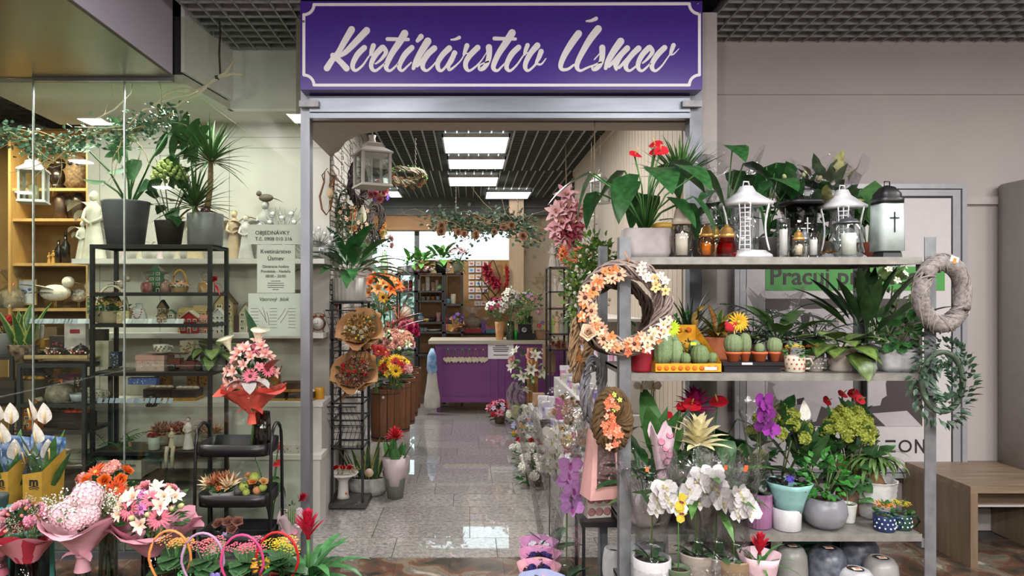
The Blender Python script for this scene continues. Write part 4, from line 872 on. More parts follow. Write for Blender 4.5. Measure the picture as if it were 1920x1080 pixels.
part(t, 'felt_bird', B().ball((-.02, 0, .145), .02, 0, 10, 6, (1.2, .3, 1)).ball((-.035, 0, .16), .011, 0, 8, 5, (1, .4, 1)).ball((.0, 0, .158), .012, 0, 8, 5, (1, .4, 1)).mesh(mt('a81828', .9))); part(t, 'sunflower', head('gerbera', 'd8a82c', 'c89a20'), (.02, .004, .17), (PI / 2, 0, 0), .05); part(t, 'felt_heart', B().ball((.035, .008, .15), .02, 0, 10, 6, (1, .3, .8)).mesh(mt('c0922a', .9)))
t = thing('pot_tray', 'black plastic carry tray under the little terracotta cactus pots', 'tray', (0, 0, T2)); part(t, 'tray_body', B().box(X(1354, 3.04), X(1468, 3.04), 3.03, 3.17, .03, .045).box(X(1358, 3.04), X(1464, 3.04), 3.04, 3.16, 0, .03).mesh(m_black)); part(t, 'barcode_sticker', B().box(X(1389, 3.04), X(1409, 3.04), 3.028, 3.03, .034, .044).mesh(mt('c8c8d0')))
for px, r, h, k, lb in ((1375, .036, .085, 'ball', 'largest round cactus in a terracotta pot in the black tray'), (1397, .024, .09, 'col', 'small column cactus, second terracotta pot of the black tray'), (1424, .036, .045, 'ball', 'low green cactus in the third terracotta pot of the black tray'), (1452, .026, .07, 'ball', 'fuzzy oval cactus in the rightmost terracotta pot')):
    plant('potted_cactus', lb, px, 3.08, T2 + .046, ('terra', r, .042, 'c9663c'), 'cactus', h, form=k, col='62784e', col2='bdb9a0')
for px, Y, s, col, lb, n in ((1412, 3.44, .32, '2f5a30', 'dark parlour palm behind the cactus pots', 12), (1455, 3.48, .34, '35603a', 'feathery palm in clear sleeve before the green poster band', 10), (1528, 3.46, .3, '3f6a3a', 'spreading palm behind the polka-dot mugs', 12)):
    plant('potted_palm', lb, px, Y, T2, ('taper', .05, .1, '4a3630'), 'fern', s, n=n, col=col)
o = [x for x in COL.objects if x.name.startswith('potted_palm')][1]; part(o, 'sleeve', wrapme(.13, .32, 'ffffff', .06, 21, clear=True, zn=.05, layers=1), (0, 0, .05))
plant('wrapped_ficus', 'broad-leaved green plant in crinkled clear sleeve above the cactus pots', 1462, 3.3, T2, ('taper', .05, .09, '8a4a34'), 'peace', .3, n=10, ratio=.17, sh='ovate', col='55863c')
def mug(label, px, Y, z, r, h, col, dot, fl, grp=None, side=1):
    t = thing('flower_mug', label, 'mug', (X(px, Y), Y, z), rz=-.2, group=grp); part(t, 'mug_body', potme('cyl', r, h, col)); m = mt(col, .35, v=.08, sc=26, rnd=.03)
    part(t, 'handle', B().tube([(r * .9, 0, h * .8), (r * 1.5, 0, h * .82), (r * 1.75, 0, h * .5), (r * 1.4, 0, h * .2), (r * .9, 0, h * .2)], r * .13, 6).mesh(m))
    b = B()
    for k in range(16): a = -PI / 2 + (k % 6 - 2.5) * .5 + (k // 6) * .22; b.ball((r * .985 * math.cos(a), r * .985 * math.sin(a), h * (.25 + .27 * (k // 6))), r * .1, 0, 6, 4, (1, 1, 1))
    part(t, 'printed_dot', b.mesh(mt(dot, .4)), kind='stuff'); foliage(t, (0, 0, h + .01), r, 60, .5, .2, G_MD, 'ovate')
    for i in range(6): fl_(t, 'kal', (r * .6 * math.cos(i * 2.4) * (i > 0), r * .5 * math.sin(i * 2.4) * (i > 0), h + .035 + R.uniform(0, .01)), r * .42, (0, -.3, 1), fl)
    return t
mug('cream mug with red dots planted with yellow flowers', 1490, 3.06, T2, .043, .072, 'cfc6b2', 'a03a3a', ('ecc52c', 'd8a820'))
mug('grey-brown spotted mug planted with orange flowers', 1527, 3.08, T2, .036, .072, '8a827e', 'd8d8d8', ('e8702c', 'd85a20'))
plant('maranta_pot', 'prayer plant with veined red-edged leaves hanging over a white basket pot', 1576, 3.1, T2, ('basket', .06, .11, 'c0b6ac'), 'maranta', .21, n=22)
plant('potted_birds_nest_fern', 'large dark bird nest fern in white pot at the middle shelf centre', 1627, 3.16, T2, ('cyl', .055, .115, 'c4c6c8'), 'peace', .42, n=22, ratio=.075, col='2f5228', a=(40, 88), bend=35, sh='lance')
plant('potted_jasmine', 'white-flowered climbing jasmine behind the dark bird nest fern', 1660, 3.42, T2, ('taper', .06, .1, '5a4a40'), 'bushy', .42, n=130, L=.22, w=.07, col='6a8a44', fl='five', nf=22, fr=.05, cols=('f2f0e2', 'e0e0a0'), sc=(.55, .5, 1.15), h=.9)
plant('potted_peperomia', 'round-leaved green plant in oval grey cement trough at right end', 1683, 3.09, T2, ('trough', .085, .1, '9b9c9e', 'b4b5b7', 1, .6), 'bushy', .2, n=90, L=.4, w=.19, col='3b7a3a', shape='round', sc=(1.2, .9, .8), h=.7)
# ---- third shelf
plant('potted_orchid', 'small white cascading orchid hanging below the middle shelf at left', 1222, 3.42, T3, ('cyl', .06, .12, 'd8d8da'), 'orchid', .72, nb=12, br=.055, arch=.1, side=-1)
plant('white_bowl_planter', 'white rounded planter at the left end of the third shelf', 1206, 3.12, T3 + .0, ('bowl', .085, .16, 'cfc6c6'), 'peace', .28, n=12, ratio=.12, col='2f6a30')
plant('potted_peace_lily', 'tall peace lily with one broad upright leaf behind the pink floral sleeve', 1235, 3.22, T3, ('taper', .06, .12, '8a8684'), 'peace', .5, n=9, ratio=.11, col='4a8a3c', a=(55, 88), bend=30)
t = thing('floral_sleeve', 'pale pink rose-printed paper sleeve between green leaves on third shelf', 'wrapping', (X(1242, 3.06), 3.06, T3 + .11)); part(t, 'paper_cone', wrapme(.055, .33, 'dcc0cc', .02, 3, zn=.1, layers=1, wav=.1))
for q in range(5): part(t, 'printed_rose', cached('prose', lambda: B().lathe([(.016, 0), (.012, .001), (.010, 0), (.006, .001), (.001, .0)], 12).mesh(mt('c27a96', .7))), (R.uniform(-.025, .025), -.045 - .012 * (q > 2), .2 + q * .03), (PI / 2 - .1, 0, 0))
plant('red_anthurium', 'red anthurium with a single low flower left of the magenta bromeliad', 1262, 3.36, T3, ('taper', .06, .12, 'a08078'), 'anth', .4, n=8, nf=3, fs=.12, L=.36, fh=(.8, 1.05))
plant('magenta_bromeliad', 'magenta bromeliad on the third shelf behind the cream one', 1303, 3.34, T3, ('taper', .06, .12, '7a5a50'), 'brom', .44, fc='b02068', fc2='c83a78', fs=.26, fh=.85)
plant('red_anthurium', 'red anthurium with large upright flower near shelf middle left', 1334, 3.3, T3, ('taper', .06, .12, '7a5a50'), 'anth', .4, n=8, nf=2, fs=.2, L=.36, fh=(1.0, 1.05))
plant('cream_bromeliad', 'cream star-shaped bromeliad with broad green leaves on third shelf', 1308, 3.1, T3, ('taper', .065, .12, 'a8a09a'), 'brom', .42, fc='e6dcb0', fc2='efe8c8', fs=.34, fh=.6, n=18, ratio=.08, col='5a9a3c')
plant('potted_rubber_plant', 'very dark broad-leaved plant between the cream bromeliad and purple orchid', 1380, 3.42, T3, ('taper', .06, .12, '3a3634'), 'peace', .34, n=14, ratio=.18, col='26402a', a=(20, 85))
plant('purple_orchid', 'purple orchid in clear sleeve and mauve pot on the third shelf', 1422, 3.1, T3, ('flute', .06, .155, '97678c'), 'orchid', .46, nb=7, fc='87308f', fc2='5a1a60', arch=.04, br=.115, col='3a5a34', drop=.38)
o = bpy.data.objects['purple_orchid']; part(o, 'sleeve', wrapme(.085, .42, 'ffffff', .05, 5, clear=True, zn=.05, layers=1), (0, 0, .13))
plant('yellowgreen_kalanchoe', 'lime-bloomed potted plant behind the teal wrapped pot', 1462, 3.32, T3, ('taper', .06, .12, '8a6a54'), 'bushy', .4, n=80, L=.35, w=.13, fl='carn', nf=16, fr=.1, cols=('a3ad4c', '93a83c'), sc=(.7, .6, .95), h=.8)
plant('teal_wrapped_pot', 'dark flowers in pale teal wrapping inside a white cylinder pot', 1475, 3.07, T3, ('cyl', .062, .095, 'cdcdd1'), 'none')
o = bpy.data.objects['teal_wrapped_pot']; part(o, 'wrapping', potme('wrap', .088, .14, '86b4b2'), (.01, 0, .07), (0, 0, .6))
foliage(o, (.01, 0, .2), .07, 50, .5, .2, '33302f', 'ovate', sc=(1, 1, .35)); fl_(o, 'carn', (.0, -.03, .225), .022, (0, -.4, 1), ('5a4ab0', '5a4ab0'))
plant('potted_paperwhite', 'narrow-leaved green plant with pale bud behind the grey round pot', 1512, 3.33, T3, ('taper', .05, .12, '7a746e'), 'peace', .36, n=12, ratio=.09, col='4f7a44', a=(55, 88), bend=25, spathes=1)
plant('grey_round_pot', 'glossy grey round pot with ferny green foliage on the third shelf', 1546, 3.09, T3, ('round', .095, .135, '84858c'), 'bushy', .24, n=120, L=.28, w=.1, col='3f9a34', sc=(1, .9, .8))
plant('potted_hydrangea', 'tall lime-green flowering plant in the centre of the third shelf', 1592, 3.28, T3, ('taper', .06, .12, '8a6a54'), 'bushy', .43, n=110, L=.3, w=.12, col='3a6a34', fl='carn', nf=30, fr=.09, cols=('a5b04c', '8aa038'), sc=(.5, .5, .9), h=.75)
plant('red_anthurium', 'red anthurium rising above the lime-green flowers near the poster', 1590, 3.44, T3, ('taper', .06, .12, '7a5a50'), 'anth', .4, n=6, nf=6, fs=.13, L=.3, fh=(1.0, 1.1), sp=(.05, .2))
plant('white_ribbed_pot', 'small white ribbed pot with a broad leaf right of the grey round pot', 1589, 3.16, T3, ('ribbed', .04, .085, 'cfd0cc'), 'peace', .16, n=6, ratio=.2, col='4f9a44')
plant('ponytail_palm', 'ponytail palm with swollen stem in white wicker basket', 1641, 3.24, T3, ('basket', .09, .17, 'c9c8c6'), 'pony', .2)
t = thing('flower_basket', 'brown twig ring basket with dark soil behind the wicker pot', 'basket', (X(1600, 3.45), 3.45, T3 + .12)); part(t, 'basket_body', potme('wovenbowl', .075, .1, 'a88a60')); part(t, 'stand', B().lathe([(.05, -.12), (.045, 0)], 16).mesh(mt('8a7050')))
part(t, 'hoop', B().tube([(.07 * math.cos(a * PI / 8), 0, .08 + .16 * math.sin(a * PI / 8)) for a in range(9)], .004, 5).mesh(mt('b8a43c')))
mug('blue polka-dot mug with orange blossoms at right end of the third shelf', 1658, 3.05, T3, .045, .07, '20305e', 'd8dce8', ('f0852c', 'e86a20'))
mug('green polka-dot mug with yellow blossoms at right end of the third shelf', 1690, 3.07, T3, .042, .07, '24463a', 'd8dce8', ('e4c828', 'd0a820'))
# ---- bottom shelf: stone pots and sleeved white orchids
for px, Y, r, h, col, c2, lb in ((1484, 3.12, .07, .20, '8f8f8b', None, 'light grey domed stone pot with orange label, leftmost at the rack foot'), (1551, 3.1, .085, .2, '3b3f49', '6a6f7c', 'dark marbled domed pot with pale label at the rack foot'), (1612, 3.26, .085, .19, '474c56', '7c818c', 'dark marbled domed pot behind the others at the rack foot'), (1604, 3.02, .078, .135, '9d9ca0', 'b8b8bc', 'pale speckled domed pot in front at the rack foot'), (1651, 3.1, .075, .155, '949291', None, 'warm grey domed pot with orange label, rightmost at the rack foot')):
    t = thing('stone_pot', lb, 'pot', (X(px, Y), Y, T4)); part(t, 'pot_body', potme('dome', r, h, col, c2)); part(t, 'price_sticker', B().box(-.018, .018, -.012, .012, 0, .002).mesh(mt('e8e0d8'))
    , (0, -.01, h * 1.001)); part(t, 'orange_label', B().box(-.009, .009, -.006, .006, 0, .001).mesh(mt('e87030')), (0.002, -.012, h * 1.001 + .002))
for px, Y, r, h, col, lb in ((1512, 3.4, .13, .26, '3f6450', 'wide dark green planter under the third shelf'), (1585, 3.45, .085, .26, '46705a', 'narrow dark green planter beside the wide one under the shelf'), (1424, 3.35, .06, .27, '4a1a4a', 'dark purple planter below the mauve orchid pot')):
    t = thing('planter', lb, 'planter', (X(px, Y), Y, T4)); part(t, 'pot_body', potme('taper', r, h, col))
for i, (px, pot, s, nb, side, lb) in enumerate(((1222, ('cyl', .08, .16, 'c6c6ca'), .37, 8, .6, 'white orchid in clear sleeve at the left foot of the rack'), (1306, ('taper', .075, .17, 'a49a90'), .40, 11, .6, 'white orchid in clear sleeve with taupe pot, second from left at the rack foot'), (1375, ('taper', .08, .16, '9a8468'), .34, 9, .5, 'white orchid with cascading blooms in beige pot, below the purple orchid pot'), (1342, ('taper', .07, .16, '8f8a86'), .42, 9, -1, 'white orchid in clear sleeve leaning left at the rack foot middle'))):
    plant('white_orchid', lb, px, 2.90 + .03 * (i % 2), .242, pot, 'orchid', s - .03, nb=nb + 4, side=side, arch=.42, br=.14, leaves=5, fc2='d8cf9c', group=None)
    o = [x for x in COL.objects if x.name.startswith('white_orchid') and x.type == 'EMPTY'][-1]; part(o, 'sleeve', wrapme(.13, .46, 'ffffff', .07, 30 + i, clear=True, zn=.05, layers=1), (0, 0, .1))
    part(o, 'price_tag', B().box(-.007, .007, -.001, 0, -.009, .009).mesh(mt('e8703c', .6)), (R.uniform(-.08, .08), -.13, .56))
solo('low_plinth', 'low white plinth under the sleeved white orchids before the rack', 'stand', B().box(X(1170, 2.9), X(1470, 2.9), 2.78, 2.985, 0, .24).mesh(m_offw))
t = thing('yellow_orchid_bloom', 'yellow orchid with dark red lip between the white orchids', 'flower', (X(1272, 2.86), 2.86, .242)); part(t, 'flower_stalk', B().tube([(0, 0, 0), (0, 0, .45)], .003, 5).mesh(green(G_MD)))
for dz in (.36, .41): fl_(t, 'orchid', (.0, -.02, dz), .038, (.2, -1, .1), ('c8b440', '7a1830'))
part(t, 'pot', potme('taper', .05, .13, '5a6a50')); 
solo('white_pail', 'plain white enamel pail behind the left sleeved orchid', 'pot', potme('cyl', .085, .3, 'c9ccd0'), (X(1213, 3.2), 3.2, T4 ))
plant('pink_wrapped_guzmania', 'small red guzmania in pink-white printed wrap at the rack foot', 1424, 2.88, .242, ('wrap', .08, .18, 'd8b8c2'), 'brom', .17, fc='c8283c', fc2='e05060', n=10, fs=.42, head_='cockscomb', fh=.3)
# ---- wreaths and gifts hung on the rack posts
wreath('big twig wreath with peach daisies and a cream rose on the rack post', (X(1171, 2.93), 2.92, Zz(576, 2.93)), .165, .042, '94847e', (0, .0, 0), [('daisy', ('e6a284', '4a2820'), .036, 95, 260, 10), ('five', ('e0824c', 'c87830'), .026, 100, 300, 12), ('five', ('e6cfa8', '9a6a30'), .022, 120, 350, 22), ('rose', ('ecd0b4', 'ecd0b4'), .045, 205, 225, 1), ('five', ('f0ece4', 'd8a860'), .022, 35, 75, 9), ('five', ('e8cc8a', '9a6a30'), .024, 20, 50, 4), ('daisy', ('e6a284', '4a2820'), .034, 262, 300, 3), ('lily', ('efe0c0', 'c89a40'), .036, 290, 335, 6), ('five', ('e8825a', 'e8825a'), .022, 262, 330, 6)], strands=34, th=.0048, hang=.07)
wreath('dark brown vine wreath hanging behind the flowered twig wreath', (X(1150, 3.1), 3.06, Zz(592, 3.08)), .145, .028, '3a2a20', (0, 0, -.2), strands=14)
wreath('small round moss wreath with coral blossoms low on the left post', (X(1146, 2.95), 2.93, Zz(786, 2.95)), .05, .042, '5a4428', (0, 0, .35), [('five', ('e8785a', 'f0c060'), .02, 100, 290, 26), ('five', ('f0a890', 'd89060'), .018, 110, 280, 14), ('five', ('b8c85a', '8aa040'), .014, 80, 120, 4)], strands=40, th=.009, rz=1.5)
wreath('tan rope teardrop wreath with orange flowers left of the rack', (X(1090, 3.3), 3.3, Zz(650, 3.3)), .07, .028, 'a88a68', (0, .2, .9), [('five', ('e09048', 'c87030'), .02, 150, 230, 5)], strands=14, rz=1.9)
wreath('grey braided willow wreath hanging behind the left post', (X(1112, 3.2), 3.2, Zz(735, 3.2)), .07, .02, '77757a', (0, 0, .8), strands=12, rz=1.9, th=.006)
wreath('grey hay wreath with price tag on the right rack post', (X(1769, 2.95), 2.96, Zz(551, 2.96)), .103, .034, '8a8280', (0, 0, .15), strands=26, th=.0035, rz=1.3, solidc='7f7876')
o = [x for x in COL.objects if x.name.startswith('wreath') and x.type == 'EMPTY'][-1]; part(o, 'price_tag', B().box(-.02, .02, -.002, 0, -.016, .02).mesh(mt('dcdcdc')), (.03, -.03, .14), (0, .3, 0)); part(o, 'orange_label', B().box(-.007, .007, -.003, -.002, -.01, .012).mesh(mt('f0802c')), (.03, -.031, .14), (0, .3, 0))
wreath('green eucalyptus leaf wreath hanging under the grey hay wreath', (X(1770, 2.95), 2.96, Zz(716, 2.96)), .095, .045, '5a6a54', (0, 0, .1), rz=1.35, strands=0, fol='52785c', fln=420)
o = [x for x in COL.objects if x.name.startswith('wreath') and x.type == 'EMPTY'][-1]; part(o, 'ring', B().tube(ring_pts(.095, rz=1.35), .012, 6, closed=True).mesh(mt('4a5a48')))
# ---- left foot of the rack: gift bag, boxes and little wrapped cups
t = thing('low_stand', 'black square metal stand beside the left rack foot', 'stand', (0, 0, 0))
for x in (X(1094, 3.25), X(1158, 3.25) + .06): 
    for y in (3.28, 3.5): part(t, 'leg', B().box(x, x + .014, y, y + .014, 0, .41).mesh(m_black))
part(t, 'stand_top', B().box(X(1092, 3.25), X(1158, 3.25) + .08, 3.27, 3.52, .4, .425).mesh(m_black))
t = thing('rose_print_box', 'ivory gift box printed with pink roses on the black stand', 'box', (X(1118, 3.36), 3.38, .426), rz=.2); part(t, 'box_body', B().box(-.06, .06, -.05, .05, 0, .16).mesh(mt('d8cfc6', .6, v=.05))); part(t, 'lid', B().box(-.063, .063, -.053, .053, .13, .165).mesh(mt('dcd4cc', .6, v=.05)))
for q in range(6): part(t, 'printed_rose', cached('prose2', lambda: B().lathe([(.02, 0), (.014, .001), (.011, 0), (.006, .001), (.001, .0)], 12).mesh(mt('c28a8c', .7))), (-.04 + .04 * (q % 3), -.0505, .03 + .06 * (q // 3)), (PI / 2, 0, 0))
t = thing('pink_gift_bag', 'pink house-shaped gift bag with clear window hanging by the left post', 'gift bag', (X(1130, 3.16), 3.18, Zz(930, 3.18)), rz=.25)
w, h, d = .085, .31, .06; b = B(); ix = .5
def quadframe(b, W, Hh, y, m, top=.62): # tapered front with a cut-out window
    o = [(-W, y, 0), (W, y, 0), (W * top, y + .025, Hh), (-W * top, y + .025, Hh)]; i = [(-W * .62, y, m), (W * .62, y, m), (W * .45, y + .022, Hh * .9), (-W * .45, y + .022, Hh * .9)]
    b.add(o + i, [(0, 1, 5, 4), (1, 2, 6, 5), (2, 3, 7, 6), (3, 0, 4, 7)], 0, None, False)
quadframe(b, w, h, -d, .06); b.add([(w, -d, 0), (w, d, 0), (w * .62, d - .025, h), (w * .62, -d + .025, h), (-w, -d, 0), (-w, d, 0), (-w * .62, d - .025, h), (-w * .62, -d + .025, h)], [(0, 1, 2, 3), (5, 4, 7, 6), (1, 5, 6, 2), (4, 5, 1, 0), (3, 2, 6, 7)], 0, None, False)
part(t, 'bag_body', b.mesh(mt('dba9a4', .6, v=.04))); part(t, 'window_film', B().add([(-.052, -.059, .06), (.052, -.059, .06), (.038, -.038, .28), (-.038, -.038, .28)], [(0, 1, 2, 3)]).mesh(glass('f4f2f2', .12, .1, .8, 20)))
part(t, 'inner_cup', B().lathe([(.03, .005), (.036, .07), (.034, .07), (.03, .06), (.001, .06)], 18).mesh(mt('6a4438', .5))); part(t, 'strap', B().tube([(0, 0, h), (0, .0, h + .12), (.03, 0, h + .22)], .002, 4).mesh(m_offw))
for px, Y, r, h, col, fc, lb in ((1010, 3.62, .095, .21, 'c98ab8', 'e4e0ea', 'mauve-pink wrapped cup, farthest of the row on the floor'), (1012, 3.47, .1, .205, 'cf8fb2', '3a2a6a', 'pink wrapped cup, second farthest of the floor row'), (1010, 3.32, .098, .2, 'd8a0a8', '2c2460', 'salmon-pink wrapped cup with orange sticker in the floor row'), (1017, 3.12, .1, .22, '98a0c4', 'd83a90', 'lilac-blue printed cup with magenta blooms, nearest of the floor row'), (1098, 3.06, .115, .16, 'a4cfc2', '6a2080', 'mint green cup with purple violets nearest the rack')):
    t = thing('wrapped_cup', lb, 'flower pot', (X(px, Y), Y, .0)); part(t, 'wrapping', potme('wrap', r, h, col)); foliage(t, (0, 0, h * .72), r * .75, 60, .5, .22, '2c2a30', 'round', sc=(1, 1, .45))
    for i in range(5): fl_(t, 'carn', (r * .4 * math.cos(i * 2.4), r * .35 * math.sin(i * 2.4), h * .72 + .035), r * .24, (0, -.2, 1), (fc, fc))
    if 'sticker' in lb: part(t, 'orange_sticker', B().box(-.009, .009, -.002, 0, -.012, .012).mesh(mt('f0702c')), (-.045, -r * .93, h * .8))
plant('pink_orchid', 'pink-purple orchid in tall clear sleeve left of the rack', 1062, 3.3, 0, ('taper', .06, .13, '4a3c34'), 'orchid', .62, nb=7, fc='b07cb8', fc2='8a2a78', arch=.03, br=.09, drop=.4, leaves=6)
o = bpy.data.objects['pink_orchid']; part(o, 'sleeve', wrapme(.16, .82, 'ffffff', .05, 17, clear=True, zn=.05, layers=1), (0, 0, .1))
plant('pale_orchid', 'white orchid in tall flared clear sleeve behind the pink orchid', 1030, 3.75, 0, ('taper', .06, .12, '6a5c54'), 'orchid', .68, nb=8, fc='e4e0d4', fc2='a8b06a', arch=.05, br=.075, drop=.4)
o = bpy.data.objects['pale_orchid']; part(o, 'sleeve', wrapme(.21, .86, 'ffffff', .05, 18, clear=True, zn=.05, layers=1), (0, 0, .08))
for px, Y, r, h, col, lb in ((1150, 3.42, .055, .23, 'cfd0d2', 'white glazed pot with copper rim at the left rack foot'), (1182, 3.25, .05, .2, '8e8f90', 'plain grey cylinder pot beside the left rack post')):
    t = thing('glazed_pot', lb, 'pot', (X(px, Y), Y, T4 if px > 1170 else 0.02)); part(t, 'pot_body', potme('round' if px < 1170 else 'cyl', r, h, col))
# ---- poster frame and bench on the concourse wall
t = thing('poster_frame', 'grey aluminium poster case with recruitment poster behind the plant rack', 'poster', (0, 4.4, 0)); P0, P1 = X(1372, 4.4), X(1803, 4.4); zt, zb = Zz(347, 4.4), Zz(893, 4.4)
m_al = mt('a3a4a9', .4, .3, v=.05)
part(t, 'frame', B().box(P0, P1, -.05, -.013, zt - .03, zt).box(P0, P1, -.05, -.013, zb, zb + .03).box(P0, P0 + .03, -.05, -.013, zb + .03, zt - .03).box(P1 - .03, P1, -.05, -.013, zb + .03, zt - .03).box(P0 + .036, P1 - .036, -.042, -.013, zt - .075, zt - .036).box(P0 + .036, P0 + .075, -.042, -.013, zb + .06, zt - .075).box(P1 - .085, P1 - .036, -.042, -.013, zb + .06, zt - .075).box(P0 + .036, P1 - .036, -.042, -.013, zb + .036, zb + .06).mesh(m_al))
part(t, 'gasket', B().box(P0 + .07, P1 - .075, -.036, -.03, zb + .055, zt - .07).mesh(m_black))
pst = part(t, 'poster', B().box(P0 + .08, P1 - .095, -.04, -.0365, zb + .06, zt - .09).mesh(mt('c6c2c4', .5, v=.02)))
pr = lambda x: X(x, 4.36)
pz = lambda y: Zz(y, 4.36)
part(pst, 'green_band', B().box(pr(1435), pr(1771), -.0425, -.0405, pz(545), pz(500)).mesh(mt('4f9a4e', .5, v=.03)))
m_txt = mt('3c3236', .5)
text(pst, 'Pracuj pr', pr(1442), pz(533), .155, m_txt, y=-.0445, align='LEFT', bold=.002); text(pst, 'lec', pr(1668), pz(533), .155, m_txt, y=-.0445, align='LEFT', bold=.002)
g = [mt(h, .5, v=.03) for h in ('4a4144', 'b7b2b6', '8c8488', '2b2628')]
ph = B().box(pr(1435), pr(1729), -.042, -.0405, pz(799), pz(560), 0)
def blob(pts, mi, y):
    n = len(pts); ph.add([(pr(a), y, pz(c)) for a, c in pts], [tuple(range(n))], mi, None, False)
blob([(1435, 590), (1500, 575), (1545, 600), (1560, 700), (1530, 790), (1470, 799), (1435, 799)], 1, -.0425); blob([(1440, 715), (1495, 735), (1520, 799), (1435, 799)], 2, -.043)
blob([(1505, 580), (1640, 575), (1665, 700), (1650, 760), (1560, 770), (1500, 745)], 1, -.0432); blob([(1448, 725), (1460, 717), (1500, 735), (1512, 748), (1495, 758), (1455, 748)], 1, -.0436); blob([(1493, 748), (1507, 745), (1508, 757), (1494, 759)], 3, -.044)
blob([(1610, 715), (1660, 720), (1662, 742), (1630, 762), (1560, 765), (1545, 755), (1600, 748)], 1, -.0437); blob([(1635, 775), (1700, 770), (1728, 799), (1660, 799)], 1, -.0434); blob([(1560, 600), (1572, 598), (1575, 700), (1565, 700)], 2, -.0438); blob([(1500, 592), (1520, 585), (1510, 640)], 3, -.0437)
part(pst, 'photograph', ph.mesh(g), label='grey photograph of people in light shirts clasping hands')
b = B()
def bar(x0, x1, y0, y1, mi=0): b.box(pr(x0), pr(x1), -.0425, -.0405, pz(y1), pz(y0), mi)
zl = lambda q: Zz(q, 4.36)
for pts in ([(1598, 849), (1610, 824), (1622, 849)],): b.ribbon([(pr(x), zl(y), .012) for x, y in pts[:2]], T(0, -.0405, 0), .002); b.ribbon([(pr(x), zl(y), .012) for x, y in pts[1:]], T(0, -.0405, 0), .002)
bar(1602, 1619, 838, 841); bar(1632, 1635.5, 825, 848); bar(1632, 1651, 845, 848); bar(1660, 1679, 825, 829); bar(1660, 1679, 834.5, 838.5, 1); bar(1660, 1679, 844, 848)
for k in range(20):
    a0, a1 = [2 * PI * (k + q) / 20 for q in (0, 1)]; b.ribbon([(pr(1697) + .036 * math.cos(a), zl(836.5) + .034 * math.sin(a), .012) for a in (a0, a1)], T(0, -.0405, 0), .0015)
b.ribbon([(pr(1717), zl(848), .012), (pr(1717), zl(825), .012)], T(0, -.0405, 0), .002); b.ribbon([(pr(1717), zl(825), .012), (pr(1732), zl(848), .012)], T(0, -.0405, 0), .0024); b.ribbon([(pr(1732), zl(848), .012), (pr(1732), zl(825), .012)], T(0, -.0405, 0), .002)
part(pst, 'logo_lettering', b.mesh([mt('33292c', .5), mt('4f9a4e', .5)]))
part(t, 'sill_strip', B().box(P0, P1, -.03, -.013, Zz(902, 4.4), zb).mesh(mt('3a302c', .5)))
t = thing('bench', 'light oak laminate bench against the concourse wall at right', 'bench', (0, 0, 0)); m_oak = wood('6f5e4b', '8b7965', 3, (1, 9, 9), .42); m_oakv = wood('6f5e4b', '84725e', 3, (9, 9, 1), .45)
bx = X(1820, 3.79)
part(t, 'bench_top', B().box(bx, 3.37, 3.79, 4.385, .413, .45).mesh(m_oak)); part(t, 'side_panel', B().box(bx, bx + .04, 3.79, 4.385, 0, .413).mesh(m_oakv)); part(t, 'side_panel', B().box(3.33, 3.37, 3.79, 4.385, 0, .413).mesh(m_oakv))
part(t, 'stretcher', B().box(bx + .04, 3.33, 4.0, 4.03, .29, .413).mesh(m_oak)); part(t, 'lower_edge', B().box(bx + .04, 3.33, 3.98, 4.0, .28, .29).mesh(m_offw))
# ================================================================ GENERATORS: giftware
def frame_rack(name, label, x0, x1, y0, y1, ztop, shelves, th=.022, mat=None, glassy=(), top=True, cat='rack'):
    t = thing(name, label, cat, (0, 0, 0)); m = mat or m_black
    for x in (x0, x1 - th):
        for y in (y0, y1 - th): part(t, 'post', B().box(x, x + th, y, y + th, 0, ztop).mesh(m))
    for z in ([ztop] if top else []) + list(shelves):
        b = B().box(x0 + th, x1 - th, y0, y0 + th * .8, z - th, z - .002).box(x0 + th, x1 - th, y1 - th * .8, y1, z - th, z - .002)
        for x in (x0, x1 - th): b.box(x, x + th * .8, y0 + th, y1 - th, z - th, z - .002)
        part(t, 'crossbar', b.mesh(m))
        if z != ztop: part(t, 'shelf', B().box(x0 + th, x1 - th, y0 + .01, y1 - .01, z - .012, z).mesh(glass('dfe9e6', .1) if z in glassy else mt('4a4038', .5, v=.2)))
        else: part(t, 'shelf', B().box(x0 + th * .2, x1 - th * .2, y0 + .004, y1 - .004, z - .008, z).mesh(mt('3a3430', .5, v=.2)))
    return t
